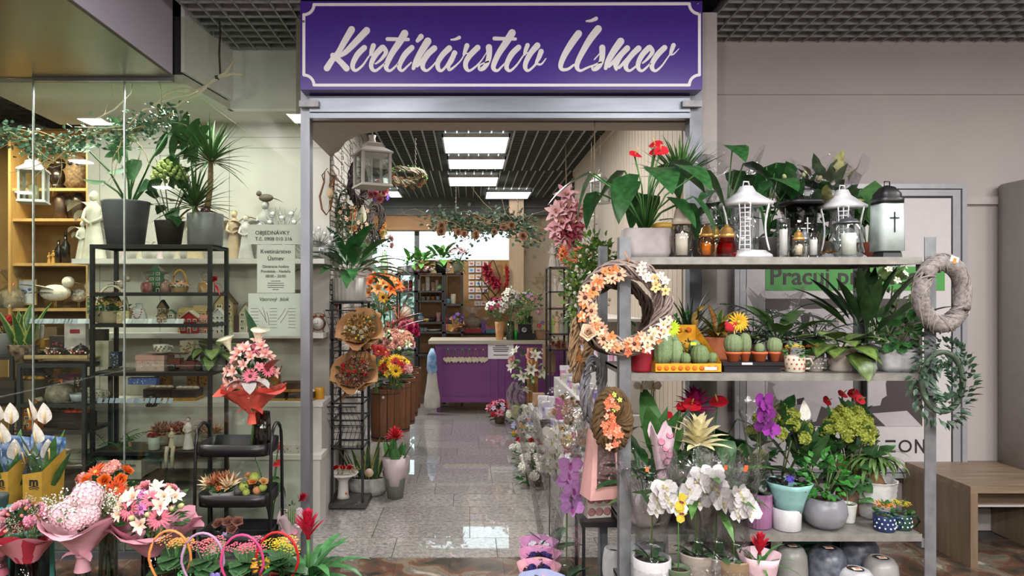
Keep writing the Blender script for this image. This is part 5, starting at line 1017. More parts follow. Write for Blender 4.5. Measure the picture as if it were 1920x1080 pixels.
def angel(label, px, Y, z, h, col='cfc9bb', wing=None, hair=None, wings=1, rz=0, name='angel_figurine', robe=None, group=None):
    t = thing(name, label, 'figurine', (X(px, Y), Y, z), rz, group); m = mt(col, .5, v=.08, sc=15); mh = mt(hair or col, .6); mr = mt(robe or col, .5, v=.1)
    b = B().lathe([(.17 * h, 0), (.17 * h, .02 * h), (.12 * h, .3 * h), (.085 * h, .52 * h), (.11 * h, .64 * h), (.115 * h, .72 * h), (.045 * h, .79 * h), (.035 * h, .83 * h)], 18, 0, None, 0, 1, .75, lambda t_, zz: 1 + .06 * math.sin(9 * t_) * max(0, 1 - zz / (h * .5)))
    for s in (-1, 1): b.tube([(s * .1 * h, 0, .7 * h), (s * .13 * h, -.04 * h, .57 * h), (s * .02 * h, -.1 * h, .5 * h)], [.035 * h, .03 * h, .02 * h], 7, 1)
    part(t, 'robe', b.mesh([mr, m])); part(t, 'head', B().ball((0, -.005 * h, .875 * h), .058 * h, 0, 12, 8, (1, 1, 1.2)).ball((0, .015 * h, .895 * h), .062 * h, 1, 12, 8, (1, .95, 1.1)).ball((0, -.06 * h, .87 * h), .01 * h, 0, 5, 4).mesh([m, mh]))
    if wings:
        w = B().leaf(T(0, 0, 0) @ Ry(-rad(0)), .62 * h, .12 * h, 70, 140, 0, 'petal', 8, .12); w.leaf(T(0, .004, -.05 * h), .45 * h, .1 * h, 60, 150, 0, 'petal', 7, .12)
        me = w.mesh(mt(wing or col, .55, v=.06))
        for s in (0, PI): part(t, 'wing', me, ((.02 if s == 0 else -.02) * h, .07 * h, .62 * h), (0, 0, s + (.25 if s == 0 else -.25)), (1, 1, 1))
    return t
def house(label, px, Y, z, w, h, col, roof='9a8f80', d=None, kind='gable', rows=3, cols=2, win='e6e0d0', dark='3a3632', rz=0, group=None, name='ceramic_house'):
    t = thing(name, label, 'ornament', (X(px, Y), Y, z), rz, group); d = d or w * .7; hw = w / 2; he = h * (.72 if kind == 'gable' else .78)
    m = mt(col, .4, v=.08, sc=20); b = B().box(-hw, hw, -d / 2, d / 2, 0, he)
    if kind == 'gable': b.add([(-hw, -d / 2, he), (hw, -d / 2, he), (0, -d / 2, h), (-hw, d / 2, he), (hw, d / 2, he), (0, d / 2, h)], [(0, 1, 2), (5, 4, 3)], 0, None, False)
    if kind == 'step':
        for i, q in enumerate((.8, .58, .34)): b.box(-hw * q, hw * q, -d / 2, -d / 2 + .012, he + (h - he) * i / 3, he + (h - he) * (i + 1) / 3)
    if kind == 'side': pass
    part(t, 'walls', b.mesh(m)); mr = mt(roof, .6, v=.15); r = B()
    if kind in ('gable', 'step'):
        hr = h if kind == 'gable' else h * .95
        for s in (-1, 1): r.add([(s * hw * 1.1, -d / 2 - (.004 if kind == 'gable' else -.012), he - .005), (s * hw * 1.1, d / 2, he - .005), (0, d / 2, hr + .004), (0, -d / 2 - (.004 if kind == 'gable' else -.012), hr + .004), (s * hw * 1.1, -d / 2 - .004, he + .003), (s * hw * 1.1, d / 2, he + .003), (0, d / 2, hr + .012), (0, -d / 2 - .004, hr + .012)], [(0, 1, 2, 3), (4, 5, 6, 7), (0, 3, 7, 4), (1, 2, 6, 5)], 0, None, False)
    else: r.add([(-hw * 1.05, -d / 2 * 1.05, he), (hw * 1.05, -d / 2 * 1.05, he), (hw * 1.05, d / 2, he), (-hw * 1.05, d / 2, he), (-hw, 0, h), (hw, 0, h)], [(0, 1, 5, 4), (1, 2, 5), (2, 3, 4, 5), (3, 0, 4)], 0, None, False)
    part(t, 'roof', r.mesh(mr))
    f = B(); yy = -d / 2
    for i in range(rows):
        for j in range(cols):
            x = -hw + w * (j + .5) / cols; zc = he * (i + .62) / rows; a = w * .3 / cols; c = he * .26 / rows
            if i == 0 and j == cols // 2: f.box(x - a * .9, x + a * .9, yy - .002, yy, .004, he * .8 / rows, 0).box(x - a * .65, x + a * .65, yy - .003, yy, .004, he * .7 / rows, 2); continue
            f.box(x - a, x + a, yy - .002, yy, zc - c, zc + c, 0).box(x - a * .75, x - a * .1, yy - .003, yy, zc - c * .75, zc + c * .75, 1).box(x + a * .1, x + a * .75, yy - .003, yy, zc - c * .75, zc + c * .75, 1)
    part(t, 'window_rows', f.mesh([mt(win, .5), mt(dark, .4), mt('7a3a28' if col > '6' else dark, .5)]), kind='stuff')
    return t
def teapot(label, px, Y, z, r, col='2a2422', fl=('b0304a', 'c86a7a', 'e8dcd0'), rim='d8d0c0', lid=True, clear=None, name='teapot'):
    t = thing(name, label, 'teapot', (X(px, Y), Y, z), rz=-.2); m = glass(clear, .12) if clear else mt(col, .25, v=.1); P = [(.6, 0), (.95, .25), (1, .6), (.85, 1.0), (.6, 1.15)]
    part(t, 'pot_body', B().lathe([(p * r, q * r) for p, q in P], 22).mesh(m)); mr = mt(rim, .35)
    part(t, 'handle', B().tube([(-r * .8, 0, r * .95), (-r * 1.5, 0, r * 1.1), (-r * 1.75, 0, r * .7), (-r * 1.3, 0, r * .35), (-r * .9, 0, r * .3)], r * .09, 6).mesh(mr)); part(t, 'spout', B().tube([(r * .8, 0, r * .35), (r * 1.3, 0, r * .6), (r * 1.6, 0, r * 1.15)], [r * .2, r * .14, r * .09], 8).mesh(m))
    if lid: part(t, 'lid', B().lathe([(.62 * r, 1.13 * r), (.6 * r, 1.2 * r), (.3 * r, 1.38 * r), (.08 * r, 1.42 * r), (.14 * r, 1.55 * r), (.001, 1.62 * r)], 16).mesh(mt(rim, .35) if clear else m))
    if clear: part(t, 'tea', B().lathe([(.001, .04 * r), (.6 * r, .04 * r), (.9 * r, .3 * r), (.93 * r, .6 * r), (.001, .6 * r)], 20).mesh(mt('7a4a20', .3)))
    else:
        b = B()
        for i in range(9): a = -PI / 2 + (i - 4) * .32; b.ball((r * 1.0 * math.cos(a), r * 1.0 * math.sin(a), r * (.45 + .2 * (i % 2))), r * .14, i % 3, 6, 4)
        part(t, 'printed_flower', b.mesh([mt(c, .4) for c in fl]), kind='stuff')
    return t
def cup(label, px, Y, z, r, h, col, style='cyl', handle=True, dots=None, name='mug', cat='mug', group=None, side=1, saucer=False):
    t = thing(name, label, cat, (X(px, Y), Y, z), group=group); part(t, 'cup_body', potme(style, r, h, col))
    if handle: part(t, 'handle', B().tube([(side * r * .9, 0, h * .82), (side * r * 1.5, 0, h * .8), (side * r * 1.65, 0, h * .5), (side * r * 1.3, 0, h * .22), (side * r * .85, 0, h * .22)], r * .1, 6).mesh(mt(col, .35, v=.08, sc=26, rnd=.03)))
    if dots:
        b = B()
        for k in range(9): a = -PI / 2 + (k % 3 - 1) * .6 + (k // 3) * .2; b.ball((r * .97 * math.cos(a), r * .97 * math.sin(a), h * (.28 + .24 * (k // 3))), r * .14, k % 2, 6, 4)
        part(t, 'printed_flower', b.mesh([mt(dots, .4), mt('4a5a3a', .5)]), kind='stuff')
    if saucer: part(t, 'saucer', B().lathe([(r * .6, -.008), (r * 1.6, .004), (r * 1.65, .006), (r * .6, -.004)], 20).mesh(mt(col, .35)))
    return t
def box(label, px, Y, z, w, h, d, col, lid=None, name='gift_box', cat='box', rz=0, group=None, band=None, dots=None, open_=None):
    t = thing(name, label, cat, (X(px, Y), Y, z), rz, group); part(t, 'box_body', B().box(-w / 2, w / 2, -d / 2, d / 2, 0, h).mesh(mt(col, .55, v=.1)))
    if lid: part(t, 'lid', B().box(-w / 2 - .003, w / 2 + .003, -d / 2 - .003, d / 2 + .003, h * .7, h * 1.02).mesh(mt(lid, .5, v=.08)))
    if band: part(t, 'base_band', B().box(-w / 2 - .003, w / 2 + .003, -d / 2 - .003, d / 2 + .003, 0, h * .3).mesh(mt(band, .45, v=.2)))
    if dots:
        b = B()
        for i in range(14): b.ball((R.uniform(-.45, .45) * w, -d / 2 - .001, R.uniform(.12, .88) * h), min(w, h) * .07, 0, 6, 4, (1, .15, 1))
        part(t, 'printed_pattern', b.mesh(mt(dots, .5)), kind='stuff')
    if open_:
        for i in range(4): part(t, 'content', cached(('ct', open_), lambda: B().ball((0, 0, 0), .022, 0, 8, 5, (1.4, 1, .7)).mesh(mt(open_, .5, v=.3))), (w * (-.33 + .22 * i), 0, h + .004))
    return t
def basket(label, px, Y, z, r, h, col='b9a68a', fl=(), hh=.18, fol=G_MD, name='flower_basket', hcol=None, style='basket'):
    t = thing(name, label, 'basket', (X(px, Y), Y, z)); part(t, 'basket_body', potme(style, r, h, col))
    if hh: part(t, 'handle', B().tube([(r * .95 * math.cos(a * PI / 12), 0, h * .9 + hh * math.sin(a * PI / 12)) for a in range(13)], .007, 6).mesh(mt(hcol or col, .7, v=.2, sc=60)))
    if fl: foliage(t, (0, 0, h + .01), r, 60, .45, .14, fol, 'lance', sc=(1, .9, .5))
    L = [(k, c, s) for k, c, s, n in fl for _ in range(n)]
    for i, (k, c, s) in enumerate(L):
        a = i * 2.4 + .5; q = math.sqrt((i + .5) / len(L)); fl_(t, k, (r * .85 * q * math.cos(a), r * .7 * q * math.sin(a) - .01, h + r * (.7 - .35 * q)), r * s, (q * math.cos(a) * .7, q * math.sin(a) * .6 - .6, 1), c)
    return t
def cello(label, px, Y, z, r, h, inner, rib='c02a3a', name='cellophane_gift', kind='ball'):
    t = thing(name, label, 'gift', (X(px, Y), Y, z)); part(t, 'contents', B().lathe([(.8 * r, 0), (r * .95, .2 * h), (r * .85, .42 * h), (.3 * r, .5 * h), (.001, .52 * h)], 14, mod=lambda a, zz: 1 + .06 * math.sin(5 * a)).mesh(mt(inner, .6, v=.25, sc=30)))
    b = B().lathe([(r * 1.02, 0), (r * 1.1, .25 * h), (r * .9, .45 * h), (.16 * r, .62 * h), (.5 * r, .82 * h), (.95 * r, h)], 26, mod=lambda a, zz: 1 + .12 * math.sin(7 * a + zz * 40) * (zz / h)); n = 26
    b.f = [f for f in b.f if len(f) <= 4]; b.m = b.m[:len(b.f)]; b.s = b.s[:len(b.f)]
    part(t, 'cellophane', b.mesh(glass('f8f8f8', .12, .08, 1.2, 26))); rb = B().lathe([(.2 * r, .6 * h), (.2 * r, .64 * h)], 10)
    for s in (-1, 1): rb.leaf(T(0, -.2 * r, .62 * h) @ Rz(-PI / 2 + s * .9), r * .8, r * .16, 40, 130, 0, 'petal', 4, .2)
    part(t, 'ribbon', rb.mesh(mt(rib, .4))); return t
def photo_tree(label, px, Y, z, s, n=7):
    t = thing('photo_tree', label, 'picture frame', (X(px, Y), Y, z)); m = mt('9a9a9c', .3, .8, v=.15); b = B().tube([(0, 0, 0), (.01 * s, 0, .35 * s)], [.03 * s, .02 * s], 7).lathe([(.12 * s, 0), (.1 * s, .02 * s), (.02 * s, .04 * s)], 14)
    for i in range(34):
        a = rad(200 - i * 220 / 25); r1 = s * R.uniform(.5, .68); b.tube([(0, 0, .35 * s), (.5 * r1 * math.cos(a) + R.uniform(-.04, .04) * s, 0, .42 * s + .45 * r1 * math.sin(a) * .8), (r1 * math.cos(a), R.uniform(-.02, .02), .45 * s + .8 * r1 * math.sin(a))], [.014 * s, .01 * s, .004 * s], 5)
    part(t, 'branches', b.mesh(m))
    for i in range(n):
        a = rad(185 - i * 190 / (n - 1)); q = .42 * s if i % 2 else .3 * s
        part(t, 'oval_frame', cached(('ofr', s), lambda: B().tube([(.045 * s * math.cos(k * PI / 8), 0, .06 * s * math.sin(k * PI / 8)) for k in range(16)], .008 * s, 5, closed=True).lathe([(.04 * s, 0), (.04 * s, .003), (.001, .003)], 12, 1, Rx(PI / 2)).mesh([mt('b5b5b8', .3, .8), mt('d8d8da', .5)])), (q * math.cos(a), -.02, .5 * s + q * math.sin(a) * .85))
    return t
def bottle(label, px, Y, z, r, h, col='17181a', cap='2a2a2c', name='bottle', group=None, cat='bottle'):
    t = thing(name, label, cat, (X(px, Y), Y, z), group=group); part(t, 'bottle_body', B().lathe([(r, 0), (r, h * .6), (r * .4, h * .74), (r * .34, h * .96)], 16).mesh(mt(col, .2, v=.1))); part(t, 'cap', B().lathe([(r * .38, h * .92), (r * .38, h), (.001, h)], 12).mesh(mt(cap, .4))); return t
def sq_lantern(label, loc, w, h, col='d8d8d8', rz=.3, ring=.05, candle='e6d8b0', name='lantern', dark=None):
    t = thing(name, label, 'lantern', loc, rz); m = mt(col, .4, v=.04); q = w / 2; r2 = q * 1.4142
    part(t, 'base', B().lathe([(r2 * 1.1, 0), (r2 * 1.1, h * .03), (r2 * .98, h * .06)], 4, sm=False).mesh(m))
    for x in (-1, 1):
        for y in (-1, 1): part(t, 'post', B().box(x * q * .93 - q * .09, x * q * .93 + q * .09, y * q * .93 - q * .09, y * q * .93 + q * .09, h * .05, h * .68).mesh(m))
    for k in range(4): part(t, 'glass_pane', B().box(-q * .85, q * .85, -.001, .001, h * .06, h * .67).mesh(glass('f4f8f6', .07)), (q * .93 * math.sin(k * PI / 2), -q * .93 * math.cos(k * PI / 2), 0), (0, 0, k * PI / 2))
    part(t, 'roof', B().lathe([(r2 * 1.12, h * .68), (r2 * 1.12, h * .71), (r2 * .6, h * .82), (r2 * .52, h * .9), (r2 * .4, h * .92), (.001, h * .92)], 4, sm=False).mesh(m))
    if ring: part(t, 'ring_handle', B().tube([(ring * math.cos(k * PI / 8), 0, h * .92 + ring * (1 + math.sin(k * PI / 8)) * .9) for k in range(16)], ring * .14, 6, closed=True).mesh(m))
    if candle: part(t, 'candle', B().lathe([(q * .4, h * .06), (q * .4, h * .38), (.001, h * .38)], 16).mesh(mt(candle, .5)))
    return t
# ================================================================ THE GLAZED DISPLAY ON THE LEFT
AX0, AX1 = X(168, 4.1), X(396, 4.1)
frame_rack('display_rack', 'black metal display rack with planters on top behind the glass', AX0, AX1, 4.1, 4.4, 1.808, (1.522, 1.335, 1.045, .57, .40), glassy=(1.335,))
BX0, BX1 = X(31, 4.1), X(160, 4.1)
frame_rack('display_rack', 'dark grey display rack left of the taller one, behind the glass seam', BX0 - .0, BX1, 4.1, 4.42, 1.095, (.858, .695, .44), mat=mt('3c3e44', .45, .3), glassy=(.858,))
frame_rack('display_rack', 'low dark display rack cut by the left picture edge', X(-140, 4.12), X(24, 4.12), 4.12, 4.44, 1.14, (.86, .5), mat=mt('33343a', .45, .3))
wd = thing('wooden_cabinet', 'warm-lit wooden cabinet with open shelves at the far left', 'cabinet', (0, 0, 0)); cx0, cx1 = -4.6, X(166, 5.3); m_cab = wood('a58452', 'b8955f', 3, (9, 9, 1)); m_cab2 = mt('8a6c3e', .6, v=.08, sc=4)
part(wd, 'back_panel', B().box(cx0, cx1, 5.62, 5.64, 0, 2.79).mesh(m_cab2)); part(wd, 'side_panel', B().box(cx1 - .02, cx1, 5.3, 5.64, 0, 2.79).mesh(m_cab)); part(wd, 'side_panel', B().box(X(20, 5.3) - .02, X(20, 5.3), 5.3, 5.62, 0, 2.79).mesh(m_cab)); part(wd, 'top_panel', B().box(cx0, cx1, 5.3, 5.64, 2.77, 2.79).mesh(m_cab))
for z in (2.335, 2.10, 1.755, 1.405, 1.1, .8): part(wd, 'shelf', B().box(X(20, 5.3), cx1 - .02, 5.32, 5.62, z - .022, z).mesh(m_cab))
sh_ = thing('wall_shelf', 'long white wall shelf carrying the angel figurines', 'shelf', (0, 0, 0)); SX0, SX1 = X(134, 4.72), X(608, 4.72)
part(sh_, 'shelf_board', B().box(SX0, SX1, 4.72, 4.915, 1.722, 1.756).mesh(m_offw))
sh_ = thing('wall_shelf', 'white wall shelf with ceramic houses below the angel shelf', 'shelf', (0, 0, 0)); part(sh_, 'shelf_board', B().box(X(180, 4.72), X(606, 4.72), 4.72, 4.915, 1.21, 1.244).mesh(m_offw))
t = thing('display_step', 'white stepped display unit along the back wall', 'display unit', (0, 0, 0)); part(t, 'upper_step', B().box(-2.7, X(603, 4.6), 4.6, 4.915, 0, .785).mesh(mt('c0beba', .5, v=.03))); part(t, 'lower_step', B().box(-2.7, X(600, 4.42), 4.42, 4.598, 0, .475).mesh(mt('c0beba', .5, v=.03))); part(t, 'edge_trim', B().box(-2.7, X(603, 4.6) + .01, 4.59, 4.915, .76, .79).box(-2.7, X(600, 4.42) + .01, 4.41, 4.6, .45, .48).mesh(m_offw))
# angel shelf
YS = 4.82
for px, h, col, hair, robe, lb in ((176, .50, 'd8d4c4', None, None, 'tall cream angel statue with large wings, biggest on the shelf'), (155, .28, 'dcd9cc', None, None, 'small cream angel statue just left of the tallest angel'), (186, .18, 'd6d2c2', None, None, 'tiny cream angel at the foot of the tallest statue'), (439, .36, 'c8b498', 'b09870', 'b8a284', 'beige angel statue standing behind the silver-white angel'), (461, .32, 'c6c0ba', 'b5a078', 'bcb8b6', 'silver-white angel statue right of the dragon tree pot'), (366, .36, 'd0c2a4', 'c0a878', 'c8b894', 'cream angel peeking between the black and grey planters')):
    angel(lb, px, YS if px != 461 else YS - .05, 1.756, h, col, None, hair, robe=robe)
for i, px in enumerate((232, 262, 300, 332)): angel('small pale angel seen under the planters through the rack', px, YS, 1.756, .15, 'ccc0b0', group='small pale angels under the planters', robe=('c9b6b8', 'c6bca8')[i % 2])
t = angel('grey-white statue of a figure with a brown bird on the shoulder', 497, YS, 1.756, .43, 'a9a6a4', hair='7a6a5a', wings=0, name='bird_statue'); part(t, 'bird', B().ball((0, 0, 0), .035, 0, 10, 6, (1.5, .8, .8)).ball((-.05, 0, .03), .02, 0, 8, 5).leaf(T(.03, 0, 0), .1, .02, -15, 10, 0, 'lance').mesh(mt('5f554c', .7)), (.01, -.01, .43)); part(t, 'green_price_tag', B().box(-.008, .008, -.002, 0, -.014, .014).mesh(mt('3fd84a', .6)), (-.02, -.07, .2))
photo_tree('silver family tree photo frame with many ovals beside the bird statue', 530, YS - .04, 1.756, .38, 9); photo_tree('silver oval-frame tree on the shelf end right of the steel post', 599, YS - .03, 1.756, .25, 7)
# posters on the inside of the glass
t = thing('notice', 'white phone-order notice taped to the glass above the opening hours', 'notice', (0, 3.953, 0)); Yn = 3.953; m_pp = mt('e6e4e8', .6, v=.02)
part(t, 'paper', B().box(X(464, Yn), X(564, Yn), 0, .002, Zz(458, Yn), Zz(421, Yn)).mesh(m_pp)); m_ink = mt('2a2a2e', .6)
text(t, 'OBJEDNÁVKY', X(511, Yn), Zz(440, Yn), .032, m_ink); text(t, 'T.č. 0908 010 316', X(513, Yn), Zz(451, Yn), .0285, m_ink)
t = thing('notice', 'tall white opening-hours notice on the glass beside the steel post', 'notice', (0, 3.953, 0)); part(t, 'paper', B().box(X(482, Yn), X(553, Yn), 0, .002, Zz(549, Yn), Zz(459, Yn)).mesh(m_pp))
for s, y, z_ in (('Kvetinárstvo', 475, .034), ('Úsmev', 488, .034), ('Otváracie hodiny', 502, .022), ('Pondelok - Nedeľa', 511, .022), ('08:00 - 20:00', 520, .022)): text(t, s, X(517, Yn), Zz(y, Yn), z_, m_ink)
b = B()
for i, w in enumerate((18, 30, 32, 30, 12)): b.box(X(517 - w / 2, Yn), X(517 + w / 2, Yn), -.001, 0, Zz(527.5 + i * 4, Yn), Zz(526.5 + i * 4, Yn))
part(t, 'small_print', b.mesh(m_ink), kind='stuff')
t = thing('notice', 'wide white sample-sheet notice with sketched stems, lowest on the glass', 'notice', (0, 3.957, 0)); part(t, 'paper', B().box(X(465, Yn), X(563, Yn), 0, .002, Zz(630, Yn), Zz(550, Yn)).mesh(mt('e0e0e4', .6, v=.02))); text(t, 'Vzorový  blok', X(513, Yn), Zz(564, Yn), .03, mt('4a5a2c'), shear=.3)
b = B()
for a, c, d, e in ((485, 580, 500, 605), (500, 585, 504, 610), (540, 582, 525, 606), (535, 578, 520, 600), (492, 576, 498, 600)): b.tube([(X(a, Yn), -.001, Zz(c, Yn)), (X((a + d) / 2 + 1, Yn), -.001, Zz((c + e) / 2, Yn)), (X(d, Yn), -.001, Zz(e, Yn))], .0012, 4)
for i in range(7):
    for s in (470, 505, 540): b.box(X(s, Yn), X(s + 14, Yn), -.001, 0, Zz(578.8 + i * 6, Yn), Zz(578 + i * 6, Yn))
part(t, 'sketch_and_text', b.mesh(mt('7a6a58')), kind='stuff')
# planters on top of rack A
YT = 4.26; ZT = 1.808
r_ = plant('potted_monstera', 'monstera with split leaves in a large speckled grey planter', 236, YT, ZT, ('taper', .142, .275, '5c5c66'), 'none')
def aim(a, tilt=0, roll=0): return (Matrix(((math.cos(a), math.sin(a), 0), (0, 0, -1), (math.sin(a), -math.cos(a), 0))) @ Ry(tilt).to_3x3() @ Rx(roll).to_3x3()).to_euler()
for x, y, a, sc, k, rl in ((322, 248, -8, .42, 0, .3), (236, 250, -112, .33, 0, -.3), (168, 280, 176, .26, 0, 1.0), (355, 278, -62, .2, 0, .7), (252, 300, -85, .15, 1, .2), (240, 317, 200, .12, 1, .9), (237, 262, -60, .05, 1, 0), (200, 343, 178, .13, 1, 1.2), (285, 340, -130, .1, 1, .4)):
    p = (X(x, YT) - X(236, YT), -.03, Zz(y, YT) - ZT); q0 = X(250, YT) - X(236, YT); part(r_, 'petiole', B().tube([(q0 * .5, 0, .24), (q0 * .5 + (p[0] - q0 * .5) * .5, 0, .24 + (p[2] - .24) * .62), p], .0065, 6).mesh(green(G_DK)))
    if k: part(r_, 'leaf', leafme('heart', .5, 0, 15, 0, '2f6a34', None, .08, 7), p, aim(rad(a), 0, rl), sc)
    else: part(r_, 'leaf', monstera_leaf('2a5f2c'), (p[0] - .4 * sc * math.cos(rad(a)), -.04, p[2] - .4 * sc * math.sin(rad(a))), aim(rad(a), .1, rl), sc)
for dx, dz in ((.1, .62), (-.02, .5)): part(r_, 'tendril', B().tube([(0, 0, .22), (dx * .5, 0, .4), (dx, -.01, dz)], .004, 5).mesh(green('5a5a30')))
plant('potted_medinilla', 'broad-leaved plant with drooping pale green flowers in black pot', 318, YT, ZT, ('taper', .09, .155, '2a2622'), 'bushy', .42, n=26, L=.42, w=.2, col='2c6a30', fl='bud', nf=60, fr=.07, cols=('a9b872', '7c9a44'), sc=(.5, .5, .9), h=.8, shape='ovate')
r_ = plant('potted_dragon_tree', 'dragon tree with two spiky heads in a grey cement planter', 385, YT, ZT, ('cyl', .108, .2, '77777c'), 'drac', .82, n=150, heads=2, hd=[(.42, .03), (.08, -.06)], L=.36, ratio=.045, col='4a7a3c', tr=.02, a=(-15, 88), bend=28)
part(r_, 'glass_ball', B().ball((.02, -.06, .205), .028, 0, 10, 7).mesh(mt('4a2a3a', .1, v=.5)))
# hanging white lantern, eucalyptus branch garland
sq_lantern('white metal lantern with cream candles hanging at the far left', (X(63, 4.25), 4.25, Zz(381, 4.25)), .14, .285, 'dadada', .35, .03)
def garland(label, pts, Y, r=.05, cols=('5f8f74', '7aa588'), vine='a8976c', n=230, name='branch_garland', roses=0, fr=.06, wild=10, rc=('b08060', '8a5a40'), L=.028, twl=.4):
    t = thing(name, label, 'garland', (0, 0, 0)); P = [Vector((X(a, y), y, Zz(c, y))) for a, c, y in pts]; rr = random.Random(len(pts) + n)
    b = B().tube(P, [.009] * len(P), 6)
    for k in range(wild):
        i = rr.randrange(len(P) - 1); p = P[i].lerp(P[i + 1], rr.random()); d = (P[i + 1] - P[i]).normalized() * rr.choice([-1, 1]); Q = [p.copy()]
        for j in range(7): d = (d + Vector((rr.uniform(-.5, .5), rr.uniform(-.3, .3), rr.uniform(-.5, .45)))).normalized(); p = p + d * twl * rr.uniform(.1, .2); Q.append(p.copy())
        b.tube(Q, [.0045 * (1 - j / 9) for j in range(8)], 5)
    part(t, 'twisted_branch', b.mesh(mt(vine, .75, v=.25, sc=30)))
    f = B()
    for k in range(n):
        i = rr.randrange(len(P) - 1); p = P[i].lerp(P[i + 1], rr.random()) + Vector((rr.gauss(0, r * .8), rr.gauss(0, r * .5), rr.gauss(0, r * .7)))
        d = Vector((rr.gauss(0, 1), rr.gauss(0, .7), rr.gauss(-.1, .8))).normalized(); f.leaf(Matrix.Translation(p) @ d.to_track_quat('X', 'Z').to_matrix().to_4x4() @ Rx(rr.uniform(-1, 1)), L * rr.uniform(.7, 1.3), L * .4, 5, 30, 0, 'round', 3, .15, k % 2)
    part(t, 'foliage', f.mesh([green(cols[0]), green(cols[1])]), kind='stuff')
    for k in range(roses):
        i = (k * 7) % (len(P) - 1); p = P[i].lerp(P[i + 1], rr.random()) + Vector((0, -r, rr.uniform(-r * 1.5, r * .3))); fl_(t, 'rose', tuple(p), fr * rr.uniform(.8, 1.15), (rr.uniform(-.3, .3), -1, .1), rc)
    return t
garland('eucalyptus and contorted willow garland across the display window', [(-60, 262, 4.1), (20, 250, 4.1), (60, 268, 4.08), (100, 280, 4.08), (150, 255, 4.06), (200, 245, 4.05), (250, 245, 4.04), (290, 228, 4.02), (325, 212, 4.0)], 4.1, .055, n=900, wild=26, vine='b3a27a')
t = thing('willow_branch', 'pale forked willow branch hanging by a brown cord at upper left', 'branch', (0, 0, 0)); Yb = 4.0; q = lambda a, c, y=Yb: (X(a, y), y, Zz(c, y)); b = B()
b.tube([q(140, 238), q(200, 240), q(240, 235), q(270, 205), q(330, 200), q(350, 186), q(372, 175), q(388, 160), q(403, 148), q(422, 138), q(440, 112)], [.003, .004, .005, .005, .006, .008, .009, .011, .012, .01, .007], 7).tube([q(400, 148), q(420, 143), q(436, 138), q(457, 140)], [.012, .009, .008, .006], 7)
b.tube([q(178, 225), q(215, 205), q(245, 175), q(250, 145)], .004, 6).tube([q(388, 160), q(355, 176), q(335, 180), q(300, 192), q(285, 198)], [.008, .007, .006, .004, .003], 6).tube([q(370, 170), q(340, 166), q(310, 176), q(292, 195)], [.007, .005, .004, .002], 6).tube([q(350, 172), q(325, 170), q(305, 186)], .003, 5)
part(t, 'branch_wood', b.mesh(mt('ded2bc', .7, v=.1, sc=25))); part(t, 'cord', B().tube([q(412, 42), q(413, 60), q(411, 100), q(413, 140)], .006, 6).lathe([(.014, 0), (.014, .02)], 10, 0, T(X(407, Yb), Yb, Zz(149, Yb))).mesh(mt('3a2a22', .8))); part(t, 'hook', B().tube([(X(412, Yb) + .012 * math.cos(a * .7), Yb, Zz(42, Yb) + .012 * math.sin(a * .7)) for a in range(9)], .003, 5).mesh(m_steel))
# cabinet contents
solo('mask_statue', 'shiny dark brown twisted figure on the top cabinet shelf', 'statue', B().ball((0, 0, .1), .06, 0, 10, 7, (1, .7, 1.3)).ball((.03, -.02, .2), .045, 0, 9, 6).ball((-.03, 0, .17), .04).tube([(-.05, 0, .05), (-.09, -.02, .14), (-.02, -.03, .19)], .018, 7).lathe([(.05, 0), (.06, .03), (.04, .05)], 12).mesh(mt('1f1712', .25, v=.3)), (X(105, 5.4), 5.42, 2.335))
t = thing('owl_statue', 'carved brown owl figure on the top cabinet shelf', 'statue', (X(147, 5.4), 5.42, 2.335)); part(t, 'body', B().lathe([(.07, 0), (.085, .06), (.085, .16), (.075, .22), (.05, .26), (.001, .27)], 18, 0, None, 4).mesh(mt('7a6042', .7, hx2='3f2c1c', sc=50)))
for s in (-1, 1): part(t, 'eye', B().lathe([(.022, 0), (.022, .006), (.012, .006), (.012, .012), (.001, .012)], 14, 0, Rx(PI / 2)).mesh(mt('2a2018', .3)), (s * .03, -.078, .2)); part(t, 'wing', B().ball((0, 0, 0), .05, 0, 9, 6, (.3, .8, 1.5)).mesh(mt('5a4430', .7)), (s * .08, 0, .11))
t = solo('knight_figure', 'dark pewter knight figure with shield on the second cabinet shelf', 'statue', B().lathe([(.05, 0), (.045, .1), (.055, .17), (.02, .2)], 12).ball((0, 0, .225), .028, 0, 9, 6).ball((-.06, -.03, .13), .035, 0, 10, 5, (1, .3, 1.2)).tube([(.05, 0, .17), (.08, -.03, .1)], .015, 6).mesh(mt('4a443e', .35, .5)), (X(145, 5.4), 5.42, 2.10))
solo('knight_figure', 'second dark metal figure between hanging lantern and large angel', 'statue', B().lathe([(.05, 0), (.045, .1), (.055, .17), (.02, .2)], 12).ball((0, 0, .22), .03, 0, 9, 6).tube([(.05, 0, .17), (.09, -.03, .22)], .013, 6).mesh(mt('5a4a40', .35, .5)), (X(112, 5.4), 5.42, 2.10))
bottle('taller black glass bottle on the middle cabinet shelf', 123, 5.4, 1.755, .032, .24); bottle('shorter black glass bottle beside the taller one', 110, 5.4, 1.755, .026, .19)
for px, h in ((92, .09), (100, .11)): angel('small golden figurine beside the black bottles', px, 5.4, 1.755, h, 'a8803c', wings=0, group='golden figurines beside the bottles')
